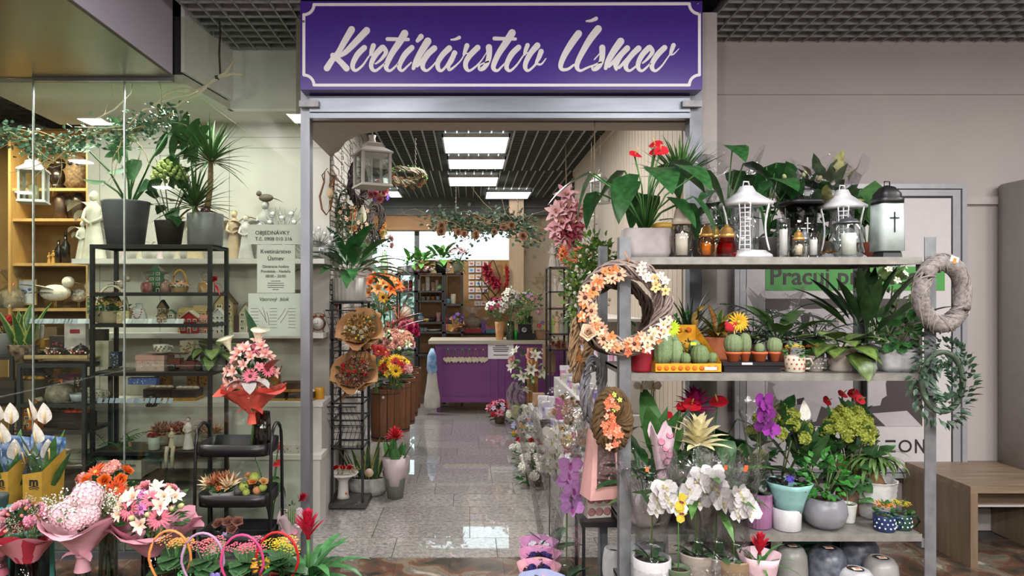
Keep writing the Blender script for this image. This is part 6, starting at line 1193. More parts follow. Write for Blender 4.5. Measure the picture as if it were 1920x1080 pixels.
t = thing('framed_picture', 'small framed picture with blue figure on a pale ground at far left', 'picture', (X(33, 5.3), 5.4, 1.43)); part(t, 'frame', B().box(-.08, .08, 0, .015, 0, .2).mesh(mt('a8905e', .5))); part(t, 'print', B().box(-.07, .07, -.002, 0, .01, .19).ball((-.02, -.002, .1), .022, 1, 8, 5, (1.4, .05, 1)).ball((.03, -.002, .12), .012, 1, 8, 5, (1.4, .05, 1)).mesh([mt('b5bcc4'), mt('3a5a8a')]))
def bird(label, px, Y, z, s, col='c8c4ba', long=1.5):
    t = thing('bird_figurine', label, 'figurine', (X(px, Y), Y, z)); m = mt(col, .8, hx2='e2ded6', sc=60); part(t, 'body', B().ball((0, 0, .5 * s), .34 * s, 0, 12, 8, (long, .8, .8)).mesh(m)); part(t, 'head', B().ball((.42 * s, 0, .85 * s), .19 * s, 0, 10, 7).leaf(T(.55 * s, 0, .85 * s), .3 * s, .05 * s, -10, 10, 0, 'lance').mesh(m))
    part(t, 'wing', B().leaf(T(.1 * s, -.27 * s, .6 * s) @ Rz(PI + .1), 1.1 * s, .2 * s, 12, 10, 0, 'petal').leaf(T(.1 * s, -.3 * s, .5 * s) @ Rz(PI - .1), .9 * s, .14 * s, 2, 10, 0, 'petal').mesh(mt('a8a59e', .8))); part(t, 'leg', B().tube([(.02 * s, 0, .25 * s), (.02 * s, 0, 0)], .02 * s, 5).mesh(mt('a08040'))); part(t, 'leg', B().tube([(-.06 * s, .05 * s, .25 * s), (-.06 * s, .05 * s, 0)], .02 * s, 5).mesh(mt('a08040'))); return t
bird('white feathered seagull figure with spread tail in the cabinet', 104, 5.38, 1.405, .24); bird('grey stone-like owl chick behind the seagull', 148, 5.48, 1.405, .2, '8a877e', 1.0)
box('brown carton on the cabinet shelf below the seagull', 85, 5.4, 1.1, .3, .16, .2, '5a4a36', name='carton'); box('amber wooden box at the seam left of the white card', 83, 5.4, .8, .2, .12, .2, 'a8762c', name='wooden_box')
# rack B and far-left rack contents
ZB = 1.095
r_ = plant('potted_snake_plant', 'variegated snake plant in a brown mosaic pot behind the glass', 43, 4.2, ZB, ('taper', .085, .11, 'b39a86', '4a3026'), 'snake', .32, n=7, w=.2, col='3f7a3a', col2='c6d060')
solo('hand_figure', 'white ceramic hand figure beside the snake plant', 'figurine', (lambda b: [b.tube([(x, 0, .07), (x * 1.25, 0, .07 + l)], [.014, .01], 8) for x, l in ((-.03, .1), (-.01, .14), (.014, .13), (.036, .1))] and b.tube([(-.03, 0, .04), (-.06, 0, .1)], [.015, .011], 8).lathe([(.028, 0), (.034, .04), (.042, .09), (.03, .11)], 14, 0, None, 0, 1, .5))(B()).mesh(mt('c9c8c0', .5)), (X(66, 4.3), 4.3, ZB + .055))
plant('red_flower_pot', 'white tapered pot with red flowers under cellophane at far left', 10, 4.3, 1.14, ('taper', .09, .13, 'a4a5aa'), 'bushy', .13, n=30, L=.4, w=.15, fl='carn', nf=7, fr=.24, cols=('b01828', 'a01020'), h=.7)
cello('crinkled cellophane gift standing at far left above the red flowers', 22, 5.38, 1.405, .1, .3, '8f7f60')
t = thing('tray', 'thin wooden serving tray under the floral teapots', 'tray', (X(118, 4.2), 4.22, ZB)); part(t, 'tray_body', B().box(-.19, .19, -.09, .09, .025, .035).box(-.19, .19, -.095, -.085, .03, .05).mesh(mt('b59a70', .5)))
teapot('black floral teapot with lidded top on the serving tray', 151, 4.22, ZB + .036, .05); teapot('black floral creamer without lid on the serving tray', 104, 4.22, ZB + .036, .045, lid=False)
cup('black floral mug beside the mosaic pot', 58, 4.17, ZB, .035, .09, '3a322e', dots='c8404e', side=-1)
t = thing('gift_card', 'large white gift bag with small red print on the upper rack', 'gift bag', (X(144, 4.25), 4.25, 1.17)); part(t, 'bag_body', B().box(-.065, .065, -.02, .02, 0, .175).mesh(mt('c5bcc0', .5))); part(t, 'print', B().box(-.03, .03, -.022, -.02, .1, .125).mesh(mt('8a2030')))
part(t, 'stand', B().box(-.06, .06, -.015, .015, -.03, 0).mesh(m_dark))
def cubes(specs):
    for a in specs: box(*a[:8], **a[8])
cubes([('dark floral tall box with lime tag on the upper rack', 113, 4.3, 1.17 - .03, .085, .11, .07, '33292a', dict(dots='b04a5a', lid='3a3030')),
 ('brown wooden box, topmost of the pair at the glass seam', 82, 4.3, 1.18, .06, .05, .08, 'a4742c', {}), ('wide brown leather-look box at the far left', 10, 4.2, .86, .24, .13, .2, '2a2120', dict(lid='3a2c26')),
 ('large brown woven box on the middle rack shelf at left', 60, 4.24, .86, .15, .13, .2, '5f5444', dict(open_='c8923c')), ('small box with pale circles on brown near the black post', 155, 4.3, .93, .07, .07, .06, '4a3a30', dict(dots='d0c8b8')), ('mauve-lidded patterned box behind the cellophane gift', 130, 4.34, .89, .1, .12, .08, 'b5a9a0', dict(lid='9a5068')),
 ('stack base of grey drawers on the middle rack', 72, 4.34, 1.0, .14, .05, .08, '454850', {}), ('black oval planter box, left of the pair on the lower shelf', 112, 4.28, .70, .2, .085, .14, '1f1a1a', dict(open_='5a5040')), ('black planter box with red tissue on the lower shelf', 146, 4.2, .70, .17, .09, .12, '241c1e', dict(open_='a03020')),
 ('white flat gift box at the bottom of the dark rack', 150, 4.25, .44, .16, .1, .14, 'a9a79c', dict(lid='b5b3a8')), ('stack of pale book-like boxes at the bottom of the dark rack', 112, 4.36, .44, .26, .07, .1, '8f8c80', dict(lid='a5a296'))])
t = thing('oval_tray', 'large oval metal tray with dark mirror leaning on the bottom shelf', 'tray', (X(136, 4.14), 4.14, .47)); part(t, 'rim', B().lathe([(.11, 0), (.115, .02), (.1, .03), (.085, .025)], 30, 0, None, 0, 1, .5).mesh(mt('7a7872', .3, .6))); part(t, 'mirror', B().lathe([(.09, .02), (.001, .021)], 30, 0, None, 0, 1, .5).mesh(mt('3a3834', .1, .8))); part(t, 'foot', B().lathe([(.1, -.03), (.09, 0)], 24, 0, None, 0, 1, .5).mesh(m_dark))
house('orange tall canal house ornament on the dark rack', 63, 4.18, .695, .085, .215, 'bf6a2c', 'd0c4b0', kind='step', rows=4, cols=2); house('small brick-red terraced house ornament left of the orange one', 40, 4.16, .60 + .0, .075, .16, '6a3026', '8f8a6a', kind='side', rows=3, cols=2)
solo('plinth', 'small black plinth under the brick-red house', 'stand', B().box(-.05, .05, -.04, .04, 0, .16).mesh(m_dark), (X(40, 4.16), 4.16, .44))
cello('clear cellophane bouquet gift with orange ribbon above pink tissue', 112, 4.2, .858, .085, .2, 'b5a898', 'c8702c'); 
cup('white bowl with pale blue rim beside the cellophane gift', 148, 4.18, .858, .05, .05, 'aeb4c0', 'bowl', False, name='bowl', cat='bowl')
# rack A contents
YA = 4.25
basket('wicker basket of cream roses with tall handle', 210, YA - .02, 1.335, .105, .075, 'a3947c', [('rose', ('d9bd94', 'd9bd94'), .42, 4), ('five', ('c8a060', 'b04a30'), .25, 8)], .16, hcol='cfc4ae')
bird('pale wooden bird ornament behind the rose basket', 226, 4.34, 1.522, .1, 'a88a6a', 1.0)
cubes([('cream striped soap box beside the rose basket', 234, 4.18, 1.335, .075, .075, .05, 'b8a880', dict(dots='e0dccc')), ('pink rose-printed hat box under the teacup', 291, 4.22, 1.046, .17, .095, .14, 'b09a94', dict(lid='b58a86', dots='c88a9a')), ('blue tiled coaster set in front of the pink box', 270, 4.14, .97, .17, .04, .05, '3f5590', dict(dots='b8c8e8')),
 ('cream hanging card box at the rack side', 193, 4.3, 1.06, .1, .16, .06, 'a8a594', {}), ('dark framed box behind the cream card', 183, 4.36, 1.19, .12, .1, .05, '2f2a28', {}), ('small black lantern-like box in the lower rack', 218, 4.2, 1.07, .05, .09, .05, '2a3040', dict(dots='9ab0c8')),
 ('square floral box under the red cottage', 355, 4.34, 1.13, .085, .09, .08, 'b5a890', dict(dots='9a5a4a'))])
cup('floral white teacup with saucer on the hat box', 302, 4.2, 1.155, .045, .05, 'c8c4bc', 'bowl', dots='a05a6a', name='teacup', cat='cup', saucer=True)
cup('dark mug lettered with pale figure in the lower rack', 284, 4.3, .81, .035, .07, '2a2624', dots='d8d0c0'); cup('white mug with orange fruit print at left of the rack', 182, 4.2, .86, .032, .07, 'b9b5ae', dots='c8502c'); cup('white mug with dark fig print beside the orange-print mug', 192, 4.25, .86, .028, .06, 'b5b0aa', dots='6a4a50')
t = thing('jewellery_bust', 'white necklace bust with red beads on the glass shelf', 'display bust', (X(261, 4.18), 4.18, 1.335)); part(t, 'bust', B().lathe([(.045, 0), (.05, .03), (.035, .08), (.02, .1), (.022, .12), (.001, .122)], 16, 0, None, 0, 1, .5).mesh(mt('b5b6bc', .6)))
for i in range(11): a = PI * (1 + i / 10); part(t, 'bead', cached('bead', lambda: B().ball((0, 0, 0), .0042, 0, 6, 4).mesh(mt('a81c24', .3))), (.028 * math.cos(a), -.03, .085 + .055 * math.sin(a)))
house('tall dark green canal house ornament on the upper rack shelf', 294, 4.3, 1.522, .075, .165, '3f6a50', 'a5a090', kind='step', rows=4, cols=2); house('green row house with brown roof at the upper rack left', 192, 4.32, 1.39, .14, .14, '4a7a58', '6a3f28', kind='side', rows=2, cols=4); solo('plinth', 'thin wooden plinth under the green row house', 'stand', B().box(-.07, .07, -.03, .03, 0, .05).mesh(mt('6a4a34')), (X(192, 4.32), 4.32, 1.336))
for px, c, lb in ((276, 'b02c34', 'red soap rose gift in cellophane beside the green canal house'), (311, 'cf9a90', 'salmon pink gift in cellophane on the upper rack'), (382, 'd89a38', 'golden-yellow gift in cellophane near the rack post')):
    cello(lb, px, 4.22, 1.522, .034, .13, c, c)
basket('figurine basket with beaded golden handle and small pink dolls', 337, 4.2, 1.522, .05, .03, '9a7a5a', [('five', ('d89a90', 'e8c860'), .5, 6)], .11, hcol='a8843c')
solo('red_rose_gift', 'red artificial rose with satin ribbon at the upper rack corner', 'flower', head('rose', 'b0182c', 'b0182c'), (X(405, 4.25), 4.22, 1.60), sc=.032, rot=(.9, 0, 0)); t = thing('ribbon_bow', 'bright red satin ribbon bow below the red rose', 'ribbon', (X(408, 4.25), 4.2, 1.57))
part(t, 'bow', B().leaf(Rz(.3), .06, .016, 30, 150, 0, 'petal').leaf(Rz(2.6), .06, .016, 30, 150, 0, 'petal').leaf(T(0, 0, 0) @ Rz(-.4), .08, .012, -50, 20, 0, 'strap').tube([(0, 0, -.05), (0, 0, .02)], .003, 4).mesh(mt('c01c2c', .35)))
house('dark arched lantern house ornament on the glass shelf', 306, 4.26, 1.335, .055, .13, '7a6a48', '2a2a2c', rows=2, cols=2); house('small teal fronted house ornament in front of the glass shelf', 322, 4.16, 1.335, .045, .075, '8f8878', '3f7a60', kind='step', rows=2, cols=1)
house('beige cottage ornament with dark windows on the glass shelf', 306, 4.15, 1.335, .06, .06, '8a7a5c', '6a5a44', rows=1, cols=3)
for px, w, h, c, rf, k, r, cc, lb in ((352, .11, .175, 'b08a34', '8a7440', 'side', 3, 4, 'mustard yellow house ornament with arches, left of the pair'), (377, .1, .19, 'b58c38', '8a7440', 'side', 3, 3, 'mustard yellow house ornament with arches, right of the pair'), (424, .13, .28, 'a08c64', '5f4a34', 'gable', 4, 2, 'tall beige house ornament with brown gable behind the rack post'), (463, .09, .2, 'a5a08a', '7a6a58', 'gable', 3, 2, 'pale stone house ornament partly behind the notice')):
    house(lb, px, 4.86, 1.244, w, h, c, rf, kind=k, rows=r, cols=cc)
for px, w, h, c, rf, k, r, cc, lb in ((359, .12, .145, 'a01c26', 'b5a898', 'gable', 2, 3, 'bright red cottage ornament with grey roof'), (383, .065, .125, 'a5685a', '9a5a4a', 'side', 3, 2, 'dusty pink house ornament beside the red cottage'), (411, .09, .165, 'c9c8c2', 'cfcec8', 'gable', 4, 3, 'white gabled house ornament at the end of the row')):
    house(lb, px, 4.76, 1.244, w, h, c, rf, kind=k, rows=r, cols=cc)
angel('little snow child figurine in front of dark boxes', 432, 4.76, 1.244, .1, 'a8b08a', wings=0, hair='8ab0a0', name='figurine'); box('dark brown box behind the snow child figurine', 440, 4.86, 1.244, .09, .12, .06, '3a2820'); box('narrow dark picture box beside the paper notices', 558, 4.86, 1.244 + .0, .05, .3, .03, '5a4e48', name='picture_box')
t = thing('toy_car', 'vintage toy car in dark red with spoked wheels on the rack', 'toy', (X(350, 4.2), 4.2, 1.046)); part(t, 'car_body', B().box(-.1, .1, -.03, .03, .02, .04).box(-.1, -.03, -.03, .03, .04, .075).box(-.02, .06, -.028, .028, .035, .06).box(.06, .11, -.02, .02, .03, .055).mesh(mt('5f2c24', .4)))
part(t, 'roof', B().box(-.11, .0, -.035, .035, .1, .106).tube([(-.1, -.03, .07), (-.1, -.03, .1)], .002, 4).tube([(-.01, -.03, .05), (-.03, -.03, .1)], .002, 4).mesh(mt('4a2a24', .5)))
for x in (-.075, .08):
    for y in (-.035, .035): part(t, 'wheel', cached('whl', lambda: B().lathe([(.012, -.004), (.022, -.004), (.022, .004), (.012, .004)], 16, 0, Rx(PI / 2)).lathe([(.012, 0), (.001, .001)], 6, 1, Rx(PI / 2)).mesh([m_black, mt('a5855a', .5)])), (x, y, .022))
plant('potted_calathea', 'calathea with pale-veined hanging leaves in a grey pot', 401, 4.22, 1.246 - .2 + .0, ('cyl', .07, .12, '8f8d8c'), 'maranta', .2, n=16, col='8aa452', col2='2f5a34', ratio=.3)
for k in range(46):
    row = k % 3; px = (60, 235, 165)[row] + (k // 3) * (7, 7.5, 11)[row]; zz = (1.335, 1.335, .858)[row]
    if row == 0 and px > 165: continue
    t = thing('jewellery_card', 'small silvery jewellery card in the row on a glass shelf', 'card', (X(px, 4.13), 4.125, zz), rz=R.uniform(-.5, .5), group='jewellery cards along the glass shelves'); part(t, 'card_sheet', cached(('jc2', k % 3), lambda: B().add([(-.014, 0, 0), (.014, 0, 0), (.014, .014, .028), (-.014, .014, .028)], [(0, 1, 2, 3)]).mesh(mt(('a9b4c4', 'c8ccd2', '8d9cb5')[k % 3], .3))))
# unit shelves (z .785 / .475)
for i, (px, w, h, d, c, bnd, lb) in enumerate(((512, .09, .09, .09, '8a5c22', None, 'amber carton box below the glass teapot'), (553, .17, .06, .14, '3a2a24', 'a8782c', 'dark gift box with golden base, upper of the stack'), (513, .18, .055, .12, '2f2624', 'a07830', 'dark gift box with golden base left of the stacked ones'), (568, .17, .055, .12, '2f2624', 'a07830', 'dark gift box with golden base next to the steel post'), (352, .16, .075, .14, '2e2420', 'b08434', 'brown round-cornered gift box with cork base on the upper step'), (302, .18, .08, .14, '33271f', 'a8853c', 'large dark gift box with speckled golden base on the upper step'))):
    z = .79 + (.058 if 'upper of' in lb else 0); Y = 4.75 if i == 1 else 4.72 + (.1 if i == 0 else 0); box(lb, px, Y if i != 0 else 4.84, z, w, h if i else .15, d if i else .07, c, band=bnd, open_=None if i in (0, 1) else 'c9b9a8')
teapot('amber glass teapot with cup on the carton box', 505, 4.83, .942, .06, clear='d8a060', rim='b08a50', name='glass_teapot'); cup('orange-yellow glass cup at the shelf end behind the post', 599, 4.75, .79, .035, .075, 'c08a24', handle=False, name='glass_cup', cat='cup')
for px, lb in ((307, 'ochre painted box printed with an embracing pair on the upper step'), (362, 'ochre square tin with green motif on the upper step'), (385, 'round golden pot behind the black rack post')): box(lb, px, 4.85, .79 + .085 if px == 307 else .87, .11 if px == 307 else .07, .07, .05, '9a6a2a', dots='3a2418')
box('floral white box with printed blossoms on the lower step', 545, 4.52, .48, .2, .055, .13, 'b9b4b0', lid='bdb8b4', dots='6a6460')
cup('white floral mug behind the left trolley handle', 409, 4.52, .48, .035, .08, 'bfb9b4', dots='8a5a5a')
plant('dried_flower_pot', 'peach dried flower arrangement in a beige cylinder pot', 392, 4.5, .48, ('cyl', .05, .1, 'a3927e'), 'none'); o = bpy.data.objects['dried_flower_pot']
for i in range(7): fl_(o, 'dried', (.05 * math.cos(i * 2.4), .03 * math.sin(i * 2.4), .12), .06, (math.cos(i * 2.4) * .6, -.3, 1), ('c59a7c', 'd8b494', '9a6a50'))
# z=.57 shelf and crate
def dried_pot(label, px, Y, z, r, h, col, cols, k='dried', n=7, s=1.3, style='cyl'):
    o = plant('dried_posy', label, px, Y, z, (style, r, h, col), 'none', cat='flower pot')
    for i in range(n): a = i * 2.4; q = r * .8 * math.sqrt(i / n); fl_(o, k, (q * math.cos(a), q * math.sin(a) * .8, h + r * .25), r * s * (1 if k == 'dried' else .5), (q / r * math.cos(a), -.35 + q / r * math.sin(a), 1), cols)
    return o
dried_pot('burgundy dried posy behind the rack post on the wooden shelf', 305, 4.3, .575, .04, .06, '9a8a7a', ('7a2c3c', 'c8a070', '8a6a50'), n=9, s=1.7); dried_pot('white pot with red and yellow dried blooms near the pink angel', 333, 4.25, .575, .045, .075, 'b9b4b0', ('8a1c24', 'd0a030', '6a2420'), s=1.3)
dried_pot('patterned cup of red roses with orange sticker on the wooden shelf', 289, 4.15, .575, .034, .075, 'a9a9a4', ('8a1422', '8a1422'), 'rose', 5, 1.5); angel('pink-winged angel with long white dress on the wooden shelf', 353, 4.16, .575, .2, 'b9a8a0', 'c89aa8', '6a3a28', robe='c9bec0')
t = angel('seated doll in beige with dangling legs at the shelf edge', 322, 4.09, .60, .12, 'b8ad98', wings=0, hair='a8a090', name='doll')
for s in (-.018, .018): part(t, 'leg', B().tube([(s, -.02, .01), (s, -.035, -.04), (s, -.035, -.115)], [.012, .011, .009], 7).mesh(mt('b0a690', .8))); part(t, 'shoe', B().ball((s, -.042, -.122), .014, 0, 8, 5, (1, 1.3, .8)).mesh(m_dark))
t = thing('wooden_crate', 'whitewashed wooden crate lettered for plants on the lowest shelf', 'crate', (0, 0, .402)); x0, x1 = X(180, 4.12), X(264, 4.12); m_cr = wood('9f9a93', 'b3aea6', 4, (1, 9, 9))
part(t, 'board', B().box(x0, x1, 4.125, 4.14, 0, .112).mesh(m_cr)); part(t, 'board', B().box(x0, x1, 4.36, 4.375, 0, .112).mesh(m_cr)); part(t, 'board', B().box(x0, x0 + .014, 4.14, 4.36, 0, .112).mesh(m_cr)); part(t, 'board', B().box(x1 - .014, x1, 4.14, 4.36, 0, .112).mesh(m_cr)); part(t, 'bottom_board', B().box(x0, x1, 4.14, 4.36, 0, .01).mesh(m_cr))
text(t, 'Home & Garden', (x0 + x1) / 2, .075, .03, mt('3a3a38'), y=4.122); part(t, 'handle', B().tube([(-.05, 0, 0), (-.045, -.01, .012), (.045, -.01, .012), (.05, 0, 0)], .005, 6).box(-.055, -.035, -.004, 0, -.01, .012).box(.035, .055, -.004, 0, -.01, .012).mesh(m_dark), ((x0 + x1) / 2 + .01, 4.122, .04))
r_ = plant('lucky_bamboo', 'striped-leaf lucky bamboo standing in the lettered crate', 243, 4.25, .415, ('taper', .05, .08, '5a4a40'), 'drac', .26, n=18, trunk=.45, L=.26, ratio=.085, col='5f9a3c', tr=.012, a=(10, 86), bend=40)
plant('parlour_palm', 'feathery parlour palm in the left half of the lettered crate', 208, 4.25, .415, ('taper', .05, .08, '5a4a40'), 'fern', .26, n=12, col='3f7a3c')
# ---------------------------------------------------------------- trolley
YT1, YT2 = 3.53, 3.80
t = thing('serving_trolley', 'black three-tier metal trolley standing outside the display glass', 'trolley', (0, 0, 0)); TX0, TX1 = X(363, YT1), X(503, YT1); m_tr = mt('151517', .35, v=.15)
for z in (.735, .475, .27):
    b = B(); n = 28
    for r1, z1 in (): pass
    cxm, cym = (TX0 + TX1) / 2, (YT1 + YT2) / 2; hx, hy = (TX1 - TX0) / 2 - .008, (YT2 - YT1) / 2 - .0
    b.lathe([(1, -.062), (1.005, 0), (.985, 0), (.98, -.055), (.01, -.055)], 40, 0, T(cxm, cym, z) @ Matrix.Diagonal((hx, hy, 1, 1)), 7)
    part(t, 'tray', b.mesh(m_tr))
for x in (TX0 - .004, TX1 + .004):
    pts = [(x, YT1 + .01, 0.03), (x, YT1 + .03, .60)] + [(x, (YT1 + YT2) / 2 - .095 * math.cos(a * PI / 8), .73 + .095 * math.sin(a * PI / 8)) for a in range(9)] + [(x, YT2 - .03, .60), (x, YT2 - .01, .03)]
    part(t, 'handle_frame', B().tube(pts, .009, 8).mesh(m_tr))
    for y in (YT1 + .01, YT2 - .01): part(t, 'castor', B().lathe([(.001, -.008), (.02, -.008), (.02, .008), (.001, .008)], 12, 0, T(x, y, .022) @ Ry(PI / 2)).mesh(m_tr))
# ---------------------------------------------------------------- bouquets and pots in front of the glass
GREENS = G_DK
VY = 3.66
vase('vase', 'ribbed smoke-grey glass vase on the top trolley tray', (X(492, VY), VY, .685), .052, .2, 'b5b0a4', 'taper', rib=24)
bouquet('bouquet', 'tall pink bouquet of gerberas and alstroemeria in coral paper on the trolley', (X(466, VY) + .03, VY - .01, .825), .135, .235, [('alstro', ('dfb4a8', 'e0c060', 'd08a8c'), .3, 22), ('gerbera', ('e8788e', '5a2a20'), .36, 3), ('five', ('e8808e', 'd85a6a'), .2, 6)], 'dd5f50', tilt=(0, -.04), below=.12, wh=.8, fan=1.5, fn=130, fol='3a6a34', dome=1.3, wsc=1.12, ribbon='d8605a')
o = [x for x in COL.objects if x.name.startswith('bouquet')][-1]
lf(o, 'ovate', .34, .2, 85, 15, 2.9, (.035, .02, .28), 0, '2a6a34', roll=0, name='broad_leaf'); fl_(o, 'calla', (.05, -.05, .40), .075, (.12, -.25, 1), ('e8e4cc', 'd8c040')); fl_(o, 'calla', (-.09, -.03, .37), .07, (-.25, -.25, 1), ('dfe0c0', 'd8c040')); fl_(o, 'alstro', (.05, -.04, .43), .045, (.2, -.6, 1), ('e8b8ac', 'e0c060', 'd88a90'))
for dx, dz in ((.0, .4), (.08, .41), (-.04, .38), (.1, .37)): fl_(o, 'alstro', (dx, -.07, dz), .045, (dx, -.8, .6), ('e8b8ac', 'e0c060', 'd88a90'))
part(o, 'gauze_bow', B().leaf(Rz(-.2), .13, .05, 30, 100, 0, 'petal', 6).leaf(Rz(PI + .3), .14, .05, 35, 120, 0, 'petal', 6).leaf(Rz(-1.2), .12, .04, 20, 100, 0, 'petal', 6).mesh(mt('a9a3a3', .5, v=.1)), (.02, -.12, .22)); part(o, 'red_leaf', leafme('ovate', .22, 48, 60, 0, 'a83a2c'), (.1, -.06, .28), (0, 0, -.6), .16)
basket('white wicker basket of rust dried flowers and wheat on the middle trolley tray', 417, 3.64, .422, .065, .05, 'a9a8a4', [('dried', ('8a4a30', 'c88a50', 'b87050'), 1.0, 6), ('daisy', ('c8622c', '7a3a20'), .35, 2), ('dried', ('d8c29a', 'c8b080', 'd8c8a0'), 1.1, 3)], 0)
plant('rose_posy', 'low posy of orange rose and green blooms on the middle trolley tray', 477, 3.64, .422, ('bowl', .05, .04, '3a3430'), 'none', cat='flower pot'); o = bpy.data.objects['rose_posy']
foliage(o, (0, 0, .06), .06, 40, .4, .14, '5a7a3c'); [fl_(o, k, (x, y - .02, z), s, (x * 6, -.7, 1), c) for k, x, y, z, s, c in (('rose', 0, 0, .1, .035, ('d8824a', 'd8824a')), ('hydra', -.05, 0, .075, .03, ('a8b45a', '9aa850')), ('hydra', .0, .02, .12, .032, ('a9b860', '9aa850')), ('hydra', .02, 0, .055, .025, ('c88a60', 'b87a50')), ('rose', .055, 0, .1, .03, ('e0a868', 'e0a868')), ('hydra', .05, 0, .07, .024, ('a8b45a', '9aa850')), ('hydra', -.03, -.02, .05, .022, ('9aa850', '9aa850')), ('rose', -.03, .02, .125, .028, ('d8a070', 'd8a070')))]
plant('rose_posy', 'mauve-brown dried roses on the lowest trolley tray', 430, 3.62, .217, ('bowl', .05, .05, '3a3430'), 'none', cat='flower pot'); o = bpy.data.objects['rose_posy.001']; [fl_(o, 'rose', (x, -.02, z), .04, (x * 5, -.8, 1), ('9a6a5c', '9a6a5c')) for x, z in ((-.05, .09), (0, .1), (.05, .1), (.02, .06))]; fl_(o, 'five', (.0, -.07, .05), .018, (0, -1, .2), ('a890c8', 'd8b040'))
plant('red_anthurium', 'red anthurium visible between the trolley legs near the steel post', 508, 3.86 + .15, 0, ('taper', .06, .12, '7a6a60'), 'anth', .42, n=5, nf=3, fs=.12, L=.25, fh=(1.0, 1.25), sp=(.05, .2))
t = bouquet('celosia_plant', 'red celosia in rose-printed sleeve leaning at the steel post foot', (X(546, 3.75), 3.76, 0), .07, .33, [('cockscomb', ('a8142c', 'c82038'), .7, 1)], 'c9b4b8', 'potted plant', fn=20, dome=.9)
for q in range(6): part(t, 'printed_rose', cached('prose3', lambda: B().lathe([(.02, 0), (.015, .001), (.011, 0), (.006, .001), (.001, .0)], 12).mesh(mt('c08092', .7))), (-.03 + .03 * (q % 3), -.05 - .004 * (q > 2), .18 + .05 * (q // 3)), (PI / 2 - .2, 0, 0))
def vbouquet(lb, px, py, Y, r, fl, wrap, vr=.045, vh=.24, vcol='d8e0dc', tilt=(0, 0), vlabel='', **k):
    """bouquet whose dome centre is at (px, py), standing in a floor vase"""
    x, zc = X(px, Y), Zz(py, Y); hh = .26
    vase('vase', vlabel, (x, Y, 0), vr, vh, vcol, k.pop('vstyle', 'taper'), rib=k.pop('rib', 0))
    return bouquet(lb[0], lb[1], (x, Y, zc - hh), r, hh, fl, wrap, tilt=tilt, below=min(.3, zc - hh - .03), **k)
bou = lambda s: ('bouquet', s)
vbouquet(bou('pale pink hydrangea bouquet in pink paper, front and centre left'), 155, 960, 3.05, .125, [('hydra', ('e6c2cc', 'd8a8b8', 'e8d0d4'), .62, 1)], 'd5a0ae', .035, .44, vlabel='clear glass bottle vase below the hydrangea bouquet', vstyle='bottle', fol='55803f', fn=80, wsc=1.25, dome=.6, fan=.5, ribbon='d8a0b0')
o = [x for x in COL.objects if x.name.startswith('bouquet')][-1]
for p_ in ((-.02, -.03, .29), (.05, -.05, .27), (-.06, -.05, .265), (.01, -.075, .255)): fl_(o, 'hydra', p_, .062, (p_[0] * 5, -.6, .7), ('e6c2cc', 'd8a8b8', 'e8d0d4'))
for a in range(9): fl_(o, 'spray', (.1 * math.cos(a), .07 * math.sin(a), .27), .07, (math.cos(a), math.sin(a), 1), ('ece8e0', '8a9a6a'))
vbouquet(bou('orange gerbera and rose bouquet behind the hydrangea one'), 203, 915, 3.3, .135, [('gerbera', ('e0522c', 'e8a040'), .42, 2), ('rose', ('de6a28', 'de6a28'), .3, 6), ('carn', ('e09a90', 'e8a8a0'), .3, 4)], 'a89a6a', .05, .4, vlabel='tall clear vase behind the hydrangea bouquet', fn=80, dome=.7)
vbouquet(bou('pink gerbera and white alstroemeria bouquet in rose paper'), 283, 965, 3.12, .165, [('gerbera', ('e87a90', '3a1a1a'), .3, 4), ('alstro', ('ece2cc', 'e0b040', 'e8d0c8'), .3, 12), ('rose', ('e49aa4', 'e49aa4'), .26, 3), ('daisy', ('c77ab8', '8a4a80'), .2, 3), ('bud', ('c8c890', '6a8a4a'), .16, 8)], 'c98a9c', .05, .4, vlabel='dark glass vase below the pink gerbera bouquet', vcol='6a7468', fn=110, wsc=1.1, tilt=(0, .05), fol='4a7a3a')
vbouquet(bou('small round bouquet of pink roses in red-white wrap at far left'), 52, 985, 3.1, .125, [('rose', ('e0a8b4', 'e0a8b4'), .3, 6), ('carn', ('d890a8', 'd890a8'), .3, 4), ('spray', ('dcd4cc', '8a9a6a'), .3, 5), ('bud', ('e08a78', '5a8a4a'), .14, 8)], 'b02a40', .06, .34, vlabel='ribbed dark vase holding the red-wrapped bouquet', vcol='5a625c', fn=110, wsc=1.05, wcol2='d88a98', rib=20, fol='4a6a3c')
vbouquet(bou('pink flowers cut by the left picture edge above the teal box'), 2, 975, 3.3, .07, [('rose', ('d87a90', 'd87a90'), .4, 5)], 'c86a80', .035, .3, vlabel='small vase at the very left edge behind the teal box')
t = thing('teal_table', 'pale teal plastic box table at the bottom left corner', 'table', (0, 0, 0)); part(t, 'top', B().box(X(-60, 3.1), X(51, 3.1), 3.1, 3.34, .385, .41).mesh(mt('5fb0a8', .4)));
for x, y in ((X(-50, 3.1), 3.12), (X(46, 3.1) - .015, 3.12), (X(46, 3.1) - .015, 3.31), (X(-50, 3.1), 3.31)): part(t, 'leg', B().box(x, x + .015, y, y + .015, 0, .385).mesh(mt('4a9a92', .5)))
t = thing('teal_pot', 'teal tissue-wrapped pot on the teal table', 'pot', (X(28, 3.22), 3.22, .412)); part(t, 'wrapping', potme('wrap', .06, .1, '68b5b0')); solo('dark_pot', 'dark ribbed pot at the extreme left on the teal table', 'pot', potme('ribbed', .06, .15, '2c3a38'), (X(-8, 3.25), 3.24, .412))
